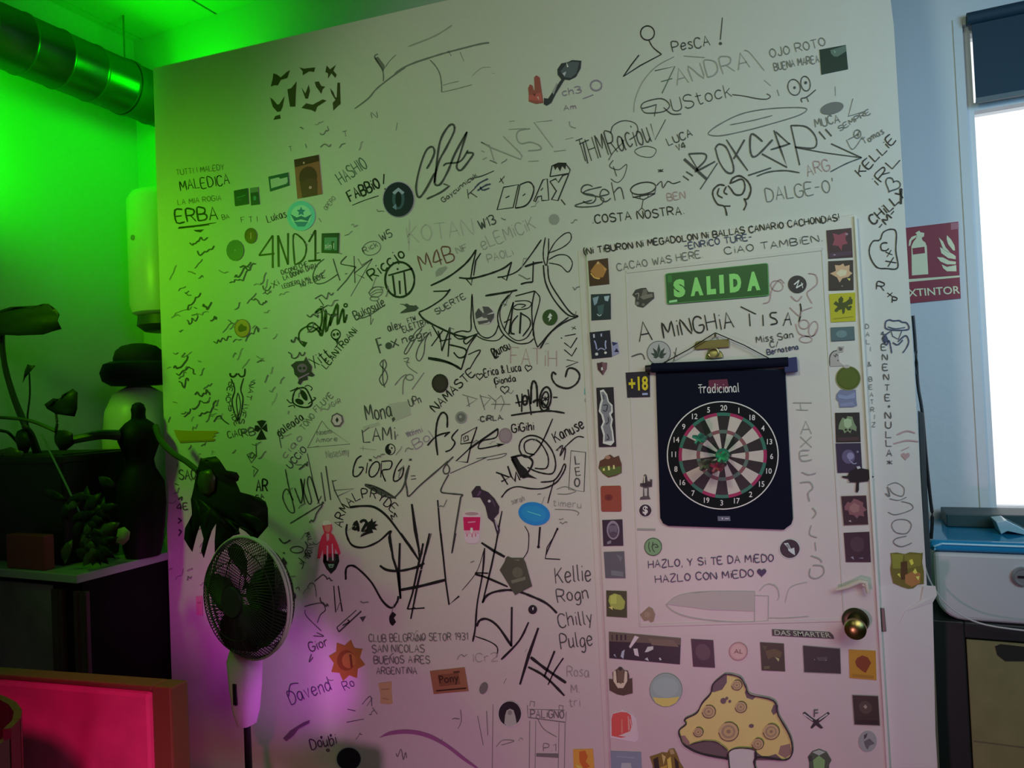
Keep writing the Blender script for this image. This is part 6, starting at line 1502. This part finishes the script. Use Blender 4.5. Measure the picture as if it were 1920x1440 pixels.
pl = empty('potted_plant', 'tall plant with arching stems in a wide black planter on the counter', 'plant', (-2.84, YP, CT))
ptop = onY(190, 846, -.1).z
mb = MB()
px0, px1, py0, py1 = -3.08, -2.60, -.30, -.035
top_ = [V((px0, py0, ptop)), V((px1, py0, ptop)), V((px1, py1, ptop)), V((px0, py1, ptop))]
bot_ = [V((px0 + .02, py0 + .02, CT + .001)), V((px1 - .03, py0 + .02, CT + .001)), V((px1 - .03, py1 - .02, CT + .001)), V((px0 + .02, py1 - .02, CT + .001))]
mb.prism(bot_, top_, POT)
mb.box((px0 - .006, py0 - .006, ptop - .03), (px1 + .008, py1 + .006, ptop), POT)
mb.build('planter', pl, bevel=.006)
mb = MB()
mb.box((px0 + .01, py0 + .01, ptop), (px1 - .01, py1 - .01, ptop + .004), mat('potting_soil', (.02, .014, .01), .9, bump=.5, scale=60))
mb.build('soil', pl)
stem('stem', pl, [(70, 850), (44, 790), (26, 745), (10, 690), (4, 640), (8, 600)], (13, 8), (-.2, -.33))
stem('stem', pl, [(75, 850), (52, 800), (56, 740), (55, 700)], (4, 2.5), (-.2, -.3))
stem('stem', pl, [(-20, 782), (20, 784), (60, 790), (104, 808)], (6, 7), (-.36, -.3))
stem('stem', pl, [(104, 808), (107, 795), (105, 775)], (6, 4), -.3)
stem('stem', pl, [(-20, 805), (5, 808), (20, 815), (50, 850)], (6, 6), (-.36, -.2))
stem('stem', pl, [(46, 800), (58, 815), (70, 850)], (10, 16), (-.3, -.2))
stem('stem', pl, [(115, 830), (150, 822), (190, 815), (222, 816)], (14, 20), (-.28, -.16))
cr4 = lambda s: [(p[0] / 4.235, 540 + p[1] / 4.235) for p in L(s)]
leaf('leaf', pl, cr4("-200,300 -150,220 -80,170 0,180 80,150 180,150 260,165 290,140 310,165 340,125 380,125 395,175 440,170 465,210 450,260 480,325 410,345 340,370 140,378 40,372 -100,390"), -.35, LEAF, .01)
leaf('leaf', pl, cr4("340,925 420,875 485,885 490,850 570,800 607,830 605,960 585,1022 440,1000 365,960"), -.31, LEAF, .006)
leaf('leaf', pl, cr4("160,750 195,660 215,605 240,615 270,615 235,670 195,705"), -.31, LEAF, .01)
leaf('leaf', pl, cr4("390,1190 400,1150 440,1130 500,1130 540,1155 530,1200 550,1240 500,1290 450,1290 410,1230"), -.31, LEAF, .02)
leaf('leaf', pl, cr4("90,1190 110,1140 150,1120 190,1150 210,1250 180,1310 110,1290"), -.31, LEAF, .02)
leaf('leaf', pl, [(0, 862), (-10, 845), (20, 838), (40, 850), (30, 868)], -.30, LEAF2, .01)
sk = MB()
sk.tube([onY(78, 815, -.325), onY(115, 890, -.325), onY(152, 967, -.325)], .0035, mat('pale_stake', (.12, .2, .17), .4), 8)
sk.build('stake', pl)
# dense foliage hanging in front of the counter edge
fo = empty('trailing_plant', 'dark bushy trailing plant on the counter between pot and vase', 'plant', V((onY(178, 1010, -.2).x, -.2, CT)))
mb = MB()
c0 = onY(178, 1010, -.2)
mb.lathe([(.035, CT + .001), (.045, CT + .05), (.05, CT + .055), (.04, CT + .055)], POT, (c0.x, -.2, 0), 20, 'Z')
mb.build('pot', fo, smooth=True)
for i in range(48):
    u, v = random.gauss(176, 30), random.gauss(1000, 42)
    ly = -.2 + random.uniform(-.05, .05)
    while onY(u, v, ly).x > -2.55:
        u -= 5
    if onY(u, v, ly).x < -2.53:
        ly = -.345
    if u < 95 or onY(u, v, ly).x < -2.70:
        continue
    while onY(u, v + 30, ly).z < CT:
        v -= 6
    a = random.uniform(0, 6.28)
    w, h = random.uniform(8, 14), random.uniform(18, 28)
    pts = []
    for (x, y) in ((0, -1), (.6, -.5), (.8, 0), (.5, .6), (0, 1), (-.5, .6), (-.8, 0), (-.6, -.5)):
        pts.append((u + x * w * math.cos(a) - y * h * math.sin(a), v + x * w * math.sin(a) + y * h * math.cos(a)))
    leaf('leaf', fo, pts, ly, LEAF if i % 6 else LEAF2, random.uniform(.005, .02))
leaf('leaf', fo, [(215, 1018), (222, 1005), (220, 992), (232, 988), (242, 998), (240, 1012), (230, 1022)], -.22, mat('pale_leaf', (.30, .36, .16), .5), .006)
# vase with the big split leaf
VY = -.085
sc = mpp(288, 900, VY)
vc = V((-2.462, VY, 0))
va = empty('vase', 'black double-bulbed vase at the left edge of the partition', 'vase', V((vc.x, VY, CT)))
mb = MB()
prof = [(24 * sc, CT + .001)] + [(r_ * sc, max(onY(288, y_, VY).z, CT + .002)) for y_, r_ in ((1055, 30), (1030, 33), (990, 39), (945, 43), (905, 41), (878, 27), (862, 24), (845, 30), (825, 37), (806, 36), (792, 24), (784, 13), (776, 12), (766, 13), (757, 10), (753, 4))]
mb.lathe(prof, mat('matt_black_glaze', (.005, .005, .004), .6, spec=.15), (vc.x, VY, 0), 28, 'Z')
mb.build('body', va, smooth=True)
ms = empty('split_leaf_plant', 'big dark split leaf on a stem reaching across the lower left wall', 'leaf', onY(300, 835, -.22))
stem('stem', ms, [(292, 800), (302, 826), (325, 850), (350, 866), (372, 884)], (12, 9), (-.115, -.24))
mon = [(300 + p[0] / 5.142, 820 + p[1] / 5.142) for p in L("350,380 370,320 350,290 370,200 395,205 410,235 450,230 480,190 520,185 555,215 560,265 630,320 670,370 690,345 730,340 755,380 745,420 725,430 770,530 860,555 950,590 1000,625 1020,690 1022,860 940,780 850,738 762,728 830,800 890,850 920,910 918,985 885,985 885,930 840,893 775,862 750,870 765,935 700,950 620,1010 515,1112 520,1000 552,900 585,822 540,830 495,900 455,1010 400,1170 378,1100 410,980 455,850 502,692 448,705 385,830 335,960 285,1110 250,1060 205,985 220,880 300,745 285,600 300,550 345,480")]
leaf('leaf_blade', ms, mon, -.25, LEAF, .012)
leaf('bud', ms, [(372, 885), (392, 880), (402, 895), (400, 920), (386, 932), (374, 925), (368, 905)], -.256, LEAF2, .006)
# hat on a pale urn
ux = onY(262, 790, .12)
ur = empty('urn', 'pale rounded urn under the black hat', 'urn', V((ux.x, .12, CT)))
s2_ = mpp(262, 790, .12)
mb = MB()
mb.lathe([(34 * s2_, CT + .001), (44 * s2_, CT + .08), (60 * s2_, CT + .3), (64 * s2_, onY(262, 820, .12).z), (58 * s2_, onY(262, 770, .12).z), (44 * s2_, onY(262, 738, .12).z), (20 * s2_, onY(262, 724, .12).z)], mat('pale_ceramic', (.55, .55, .48), .4), (ux.x, .12, 0), 32, 'Z')
mb.build('body', ur, smooth=True)
hz = onY(268, 722, .12).z
hat = empty('bowler_hat', 'black rounded hat with a thick brim resting on the pale urn', 'hat', V((ux.x, .12, hz)))
FELT = mat('black_felt', (.008, .008, .008), .8)
mb = MB()
mb.lathe([(22 * s2_, hz + .002), (46 * s2_, hz), (60 * s2_, hz + .02), (64 * s2_, hz + .055), (58 * s2_, hz + .09), (47 * s2_, hz + .1), (38 * s2_, hz + .1)], FELT, (ux.x, .12, 0), 36, 'Z')
mb.build('brim', hat, smooth=True)
mb = MB()
mb.lathe([(44 * s2_, hz + .09), (44 * s2_, hz + .115), (40 * s2_, hz + .145), (30 * s2_, hz + .165), (14 * s2_, hz + .175), (.002, hz + .177)], FELT, (ux.x + .01, .12, 0), 36, 'Z')
mb.build('crown', hat, smooth=True)
# red box on the counter
mb = MB()
xa, xb = onY(14, 1020, -.36).x, onY(84, 1020, -.36).x
mb.box((xa, -.365, CT + .001), (xb, -.325, onY(50, 1003, -.36).z), mat('dull_red_card', (.22, .03, .04), .5))
tag(mb.build('red_box', bevel=.003), 'small dull red box on the counter in front of the pot', 'box')
# ---- bench with red upholstery and a dark chair
BY = -1.0
bench = empty('bench', 'red upholstered bench with a brown wooden frame, seen from behind', 'bench', (-2.2, BY, 0))
btl, btr = onY(-60, 1260, BY), onY(325, 1290, BY)
bx0, bx1 = btl.x - .25, onY(322, 1360, BY).x
RED = mat('red_upholstery', (.62, .07, .20), .55, bump=.2, scale=9, var=.15)
WOOD = mat('brown_frame_wood', (.16, .075, .03), .45, bump=.1, scale=20)
def bz(x):
    return btr.z + (btl.z - btr.z) * (x - btr.x) / (btl.x - btr.x)
mb = MB()
w_ = .055
fr_ = [V((bx0 + w_, BY, .42)), V((bx1 - w_, BY, .42)), V((bx1 - w_, BY, bz(bx1 - w_) - .012)), V((bx0 + w_, BY, bz(bx0 + w_) - .012))]
mb.prism([p + V((0, -.006, 0)) for p in fr_], [p + V((0, .05, 0)) for p in fr_], RED)
mb.build('back_cushion', bench, bevel=.01)
mb = MB()
for x0, x1 in ((bx0, bx0 + w_), (bx1 - w_, bx1)):
    q_ = [V((x0, BY, .40)), V((x1, BY, .40)), V((x1, BY, bz(x1))), V((x0, BY, bz(x0)))]
    mb.prism([p + V((0, 0, 0)) for p in q_], [p + V((0, .045, 0)) for p in q_], WOOD)
q_ = [V((bx0 + w_, BY, bz(bx0 + w_) - .012)), V((bx1 - w_, BY, bz(bx1 - w_) - .012)), V((bx1 - w_, BY, bz(bx1 - w_))), V((bx0 + w_, BY, bz(bx0 + w_)))]
mb.prism(q_, [p + V((0, .045, 0)) for p in q_], WOOD)
mb.build('back_frame', bench, bevel=.004)
mb = MB()
mb.box((bx0, BY + .05, .38), (bx1, BY + .50, .46), RED)
mb.build('seat', bench, bevel=.015)
for x in (bx0 + .04, bx1 - .04):
    for y in (BY + .03, BY + .46):
        mb = MB()
        mb.box((x - .025, y - .025, 0.001), (x + .025, y + .025, .39), WOOD)
        mb.build('leg', bench)
chy = -1.28
ch = empty('chair', 'dark wooden chair with a curved back at the lower left corner', 'chair', (onY(-60, 1440, chy).x, chy, 0))
cx_, czt = onY(45, 1400, chy).x, onY(20, 1328, chy).z
CW = mat('dark_chair_wood', (.045, .018, .012), .4)
mb = MB()
rad = .22
arc = [V((cx_ - rad + rad * math.cos(a), chy + .0 + .12 * math.sin(a) - .06, 0)) for a in [math.radians(k) for k in range(0, 181, 15)]]
for i in range(len(arc) - 1):
    a, b = arc[i], arc[i + 1]
    n = (b - a).cross(V((0, 0, 1))).normalized() * .012
    z0, z1 = czt - .22, czt - (.02 if 0 < i < 11 else .035)
    mb.prism([a + V((0, 0, z0)), b + V((0, 0, z0)), b + V((0, 0, z1)), a + V((0, 0, z1))], [a + n + V((0, 0, z0)), b + n + V((0, 0, z0)), b + n + V((0, 0, z1)), a + n + V((0, 0, z1))], CW)
mb.build('backrest', ch, smooth=True)
mb = MB()
mb.lathe([(.20, .43), (.21, .44), (.21, .46), (.20, .47)], CW, (cx_ - rad, chy - .22, 0), 28, 'Z')
mb.build('seat', ch, smooth=True)
for sx, sy in ((-1, 1), (1, 1), (-1, -1), (1, -1)):
    mb = MB()
    top = V((cx_ - rad + sx * .15, chy - .22 + sy * .13, .44))
    mb.tube([top, V((top.x + sx * .03, top.y + sy * .03, 0.001))], [.018, .012], CW, 10)
    mb.build('leg', ch, smooth=True)
for sx in (-1, 1):
    mb = MB()
    mb.tube([V((cx_ - rad + sx * .17, chy - .12, .45)), V((cx_ - rad + sx * .205, chy - .03, czt - .2))], .013, CW, 10)
    mb.build('back_post', ch, smooth=True)

# ================================================================== PEDESTAL FAN
fc = onY(462, 1121, -.30)
mast = onY(437, 1300, -.30)
fan = empty('pedestal_fan', 'white pedestal fan with a dark grille in front of the lower left wall', 'fan', V((mast.x, -.30, 0)))
WPL = mat('white_fan_plastic', (.70, .68, .72), .35)
GPL = mat('grey_fan_blade', (.03, .03, .03), .5)
GW_ = mat('dark_grille_wire', (.035, .033, .033), .6)
fa = V((-.13, -.99, 0)).normalized()
fxv = V((-fa.y, fa.x, 0))
fz = V((0, 0, 1))
R_ = .192


def fp3(r, a, d):
    return fc + (fxv * math.cos(a) + fz * math.sin(a)) * r + fa * d


mb = MB()
mb.tube([fp3(R_, k * 2 * math.pi / 48, .0) for k in range(49)], .0045, WPL, 8, cap=False)
mb.tube([fp3(R_ - .003, k * 2 * math.pi / 48, -.014) for k in range(49)], .004, WPL, 8, cap=False)
tag(mb.build('guard_rim', fan, smooth=True), 'white guard rim')
for nm, sgn_, dep in (('front_grille', 1, .055), ('rear_grille', -1, .075)):
    mb = MB()
    for k in range(96):
        a = k * 2 * math.pi / 96
        mb.tube([fp3(.05, a + .35, sgn_ * dep), fp3(.12, a + .2, sgn_ * dep * .92), fp3(.165, a + .08, sgn_ * dep * .62), fp3(R_ - .003, a, sgn_ * .004)], .0015, GW_, 4)
    for r, d in ((.05, 1), (.12, .92), (.165, .62)):
        mb.tube([fp3(r, k * 2 * math.pi / 40, sgn_ * dep * d) for k in range(41)], .0016, GW_, 5, cap=False)
    mb.build(nm, fan, smooth=True)
mb = MB()
mb.tube([fp3(0, 0, .05), fp3(0, 0, .06)], [.05, .046], mat('dark_fan_hub', (.05, .05, .055), .4), 24)
mb.build('centre_badge', fan, smooth=True)
for k in range(5):
    mb = MB()
    a0 = k * 2 * math.pi / 5 + .3
    pts = []
    for r, w, sw in ((.03, .30, 0), (.08, .50, .1), (.13, .50, .22), (.165, .40, .34), (.175, .28, .42)):
        pts.append((r, a0 - w + sw, a0 + w + sw))
    vs = []
    for r, a1, a2 in pts:
        for j in range(6):
            t = j / 5
            vs.append(fp3(r, a1 + (a2 - a1) * t, .022 - .044 * t))
    n = len(vs)
    vs2 = [p - fa * .0015 for p in vs]
    fs = []
    for i in range(len(pts) - 1):
        for j in range(5):
            b = i * 6 + j
            fs += [(b, b + 1, b + 7, b + 6), (n + b, n + b + 6, n + b + 7, n + b + 1)]
    mb.add(vs + vs2, fs, GPL)
    mb.build('blade', fan, smooth=True)
mb = MB()
mb.tube([fp3(0, 0, -.03), fp3(0, 0, -.07), fp3(0, 0, -.13), fp3(0, 0, -.16)], [.04, .075, .07, .035], mat('dark_motor_case', (.06, .06, .065), .45), 24)
mb.build('motor_housing', fan, smooth=True)
zt_, zb_ = fc.z - .13, onY(437, 1370, -.30).z
mb = MB()
s3 = mpp(437, 1300, -.3)
secs = ((fc.z - .07, 16, .035), (fc.z - .17, 26, .04), (onY(437, 1250, -.3).z, 31, .045), (onY(437, 1300, -.3).z, 26, .045), (onY(437, 1345, -.3).z, 20, .04), (zb_, 14, .03))
cx_f = lambda z: mast.x + (fc.x - mast.x) * max(0, (z - onY(437, 1250, -.3).z)) / max(.01, (fc.z - onY(437, 1250, -.3).z)) * .6
vs, fs = [], []
N_ = 20
for z, w, d in secs:
    for k in range(N_):
        a = 2 * math.pi * k / N_
        ex = lambda c: math.copysign(abs(c) ** .6, c)
        vs.append(V((cx_f(z) + w * s3 * ex(math.cos(a)), -.245 + d * ex(math.sin(a)), z)))
for i in range(len(secs) - 1):
    for k in range(N_):
        fs.append((i * N_ + k, i * N_ + (k + 1) % N_, (i + 1) * N_ + (k + 1) % N_, (i + 1) * N_ + k))
fs += [list(range(N_)), [(len(secs) - 1) * N_ + k for k in range(N_)]]
mb.add(vs, fs, WPL)
mb.build('control_column', fan, smooth=True)
mb = MB()
zc_ = [onY(440, y, -.293).z for y in (1283, 1323)]
xk = onY(440, 1300, -.293).x
mb.box((xk - .009, -.2935, zc_[1]), (xk + .006, -.286, zc_[0]), BLACK)
tag(mb.build('button_panel', fan, bevel=.002), 'black strip of buttons')
mb = MB()
mb.tube([V((mast.x, -.245, zb_ + .01)), V((mast.x, -.245, .03))], [.011, .013], BLACK, 14)
mb.build('pole', fan, smooth=True)
mb = MB()
mb.lathe([(.165, .001), (.17, .012), (.15, .026), (.04, .04), (.02, .06)], BLACK, (mast.x, -.245, 0), 36, 'Z')
mb.build('base', fan, smooth=True)
crop(0, 0, 1)
sticker('card_sticker', 'small pale pink label on the wall left of the fan', "367,1118 379,1117 380,1154 369,1153", RECT, px(168, 96, 118), [("0.2,.3 .8,.3 .8,.4 .2,.4", px(140, 76, 100))], group=GW)

# ================================================================== RIGHT SIDE OF THE ROOM
# ---- blind in the top of the window
bl = empty('roller_blind', 'dark teal roller blind pulled down over the top of the window', 'blind', (wx0 + .3, YB + .0, wzt))
TEAL = mat('dark_teal_fabric', (.014, .045, .075), .7, bump=.1, scale=60)
bzb = onY(1870, 187, YB - .02).z
bxa = onY(1826, 120, YB - .02).x
mb = MB()
mb.box((bxa, YB - .022, bzb + .012), (wx1 + .02, YB - .018, wzt - .0), TEAL)
mb.build('fabric', bl)
mb = MB()
mb.tube([(bxa - .012, YB - .02, wzt + .005), (wx1 + .04, YB - .02, wzt + .005)], .019, TEAL, 16)
mb.build('roller', bl, smooth=True)
mb = MB()
mb.box((bxa, YB - .026, bzb), (wx1 + .02, YB - .014, bzb + .014), mat('grey_hem_bar', (.12, .16, .18), .5))
mb.build('hem_bar', bl)
# ---- black cabinet with a cardboard box
AY = .13
ax0 = onY(1752, 1190, AY).x - .02
ax1 = ax0 + .62
ctop = onY(1800, 1166, AY).z
cab = empty('cabinet', 'black open cabinet under the white machine', 'cabinet', (ax0 + .3, AY + .17, 0))
BK2 = mat('black_cabinet', (.014, .018, .016), .5)
mb = MB()
sx = onY(1815, 1300, AY).x
st_ = onY(1860, 1200, AY).z
mb.box((ax0, AY, 0.001), (sx, AY + .36, ctop), BK2)
mb.box((ax1 - .05, AY, 0.001), (ax1, AY + .36, ctop), BK2)
mb.box((sx, AY, st_), (ax1 - .05, AY + .36, ctop), BK2)
mb.box((sx, AY + .34, 0.001), (ax1 - .05, AY + .36, st_), BK2)
mb.box((sx, AY, 0.001), (ax1 - .05, AY + .34, .08), BK2)
mb.build('carcass', cab, bevel=.003)
mb = MB()
mb.box((sx + .004, AY + .02, .36), (ax1 - .054, AY + .34, .375), BK2)
mb.build('shelf', cab)
CARD = mat('olive_cardboard', (.24, .23, .09), .8, bump=.1, scale=18, var=.08)


def cbox(x0, x1, y0, y1, z0, z1, label, hole):
    bx = empty('cardboard_box', label, 'box', ((x0 + x1) / 2, (y0 + y1) / 2, z0), 'cardboard boxes in the cabinet')
    mb = MB()
    mb.box((x0, y0, z0), (x1, y1, z1), CARD)
    mb.build('carton', bx, bevel=.002)
    mb = MB()
    zz = z0 + (z1 - z0) * .52
    mb.box((x0 + .004, y0 - .0012, zz - .0015), (x1 - .004, y0, zz + .0015), mat('card_crease', (.16, .14, .07), .9))
    mb.build('crease', bx)
    if hole:
        mb = MB()
        p = [onY(u, v, y0 - .0016) for u, v in ((1866, 1212), (1876, 1208), (1930, 1214), (1940, 1226), (1930, 1240), (1885, 1240), (1870, 1228))]
        mb.prism(p, [q_ + V((0, .0015, 0)) for q_ in p], mat('hand_hole', (.02, .02, .014), .9))
        mb.build('hand_hole', bx)


zc1 = onY(1860, 1204, AY).z
cbox(sx + .004, ax1 - .056, AY + .01, AY + .32, .376, st_ - .006, 'olive cardboard box with a dark hand hole, on the cabinet shelf', True)
cbox(sx + .006, ax1 - .058, AY + .012, AY + .32, .081, .34, 'plain olive cardboard box at the bottom of the cabinet', False)
# ---- white rounded machine with a blue lid
mc = empty('countertop_machine', 'white rounded countertop machine with a blue lid on the black cabinet', 'appliance', (ax0 + .3, AY + .17, ctop))
mx0, mx1 = onY(1751, 1060, AY).x, ax1 - .01
mzb, mzt = ctop + .001, onY(1800, 1036, AY).z
mb = MB()
r_ = .065
out = []
for i in range(7):
    a = math.pi + math.pi / 2 * i / 6
    out.append((mx0 + r_ + r_ * math.cos(a), mzb + r_ + r_ * math.sin(a)))
for i in range(7):
    a = -math.pi / 2 + math.pi / 2 * i / 6
    out.append((mx1 - r_ + r_ * math.cos(a), mzb + r_ + r_ * math.sin(a)))
out += [(mx1, mzt), (mx0, mzt)]
mb.prism([V((x, AY + .005, z)) for x, z in out], [V((x, AY + .34, z)) for x, z in out], mat('white_machine_shell', (.55, .57, .55), .35))
mb.build('shell', mc, bevel=.012, seg=3)
LID = mat('clear_blue_lid', (.02, .27, .52), .08)
mzl = onY(1800, 1014, AY).z
mb = MB()
mb.box((mx0 - .008, AY - .004, mzt + .001), (mx1, AY + .34, mzl), LID)
mb.build('lid', mc, bevel=.012, seg=3)
mb = MB()
mb.tube([V((mx0 + .02, AY - .006, mzl - .008)), V((mx1 - .02, AY - .006, mzl - .010))], .003, mat('pale_blue_edge', (.25, .6, .8), .15), 8)
mb.tube([V((mx0 + .004, AY - .004, mzt + .006)), V((mx0 + .002, AY - .006, mzl - .016)), V((mx0 + .02, AY - .006, mzl - .008))], .003, mat('pale_blue_edge', (1, 1, 1), .15), 8)
mb.build('lid_edge', mc, smooth=True)
dk = onY(1918, 1081, AY)
mb = MB()
mb.lathe([(.024, .006), (.024, -.004), (.020, -.008), (.017, -.004), (.004, -.004)], mat('brushed_dial', (.45, .46, .45), .3, metal=.6), V((dk.x, AY, dk.z)), 28, 'Y')
mb.build('dial', mc, smooth=True)
mb = MB()
mb.box((dk.x - .012, AY - .007, dk.z - .003), (dk.x + .012, AY - .004, dk.z + .003), BLACK)
mb.build('dial_mark', mc)
# dark teal box standing behind, on the lid
tb0 = onY(1774, 990, AY + .22)
mb = MB()
mb.box((tb0.x, AY + .20, mzl + .001), (ax1, AY + .335, onY(1800, 964, AY + .20).z), mat('dark_teal_box', (.02, .055, .06), .5))
tag(mb.build('storage_box', bevel=.003), 'dark teal box standing on the blue lid under the window', 'box')
mb = MB()
pb = [onY(x, y, AY + .1) for x, y in ((1868, 992), (1888, 990), (1912, 1002), (1935, 1014), (1925, 1018), (1890, 1010), (1878, 1016))]
zmin = min(p.z for p in pb)
pb = [p + V((0, 0, mzl + .001 - zmin)) for p in pb]
mb.prism(pb, [p + V((0, .08, 0)) for p in pb], mat('clear_film', (.35, .55, .62), .1))
tag(mb.build('plastic_wrapper', bevel=.002), 'crumpled pale plastic wrapper on the blue lid', 'wrapper')
# ---- cables
mb = MB()
CY = .115
mb.tube([onY(x, y, CY) for x, y in spline([(1712, 592), (1716, 640), (1721, 720), (1729, 770), (1736, 850), (1744, 930), (1748, 968), (1746, 1010)], 4)], .0042, BLACK, 8)
o = mb.build('black_cable', smooth=True)
tag(o, 'black cable hanging down behind the right edge of the partition', 'cable')
mb = MB()
mb.tube([onY(x, y, .08) for x, y in spline([(1728, 1040), (1742, 1085), (1765, 1122), (1800, 1152), (1850, 1172), (1935, 1184)], 4)], .0022, mat('pale_wire', (.5, .5, .46), .4), 6)
o = mb.build('white_wire', smooth=True)
tag(o, 'thin pale wire drooping in front of the white machine', 'cable')
mb = MB()  # dark strip put in for the dark gap at the partition's back edge
q_ = [onY(x, y, .104) for x, y in ((1722, 770), (1732, 775), (1752, 1180), (1738, 1180))]
mb.prism(q_, [p + V((0, .02, 0)) for p in q_], mat('dark_gap_strip', (.05, .06, .065), .5))
o = mb.build('gap_strip', wall_front, bevel=.002)
tag(o, 'dark strip along the back edge')
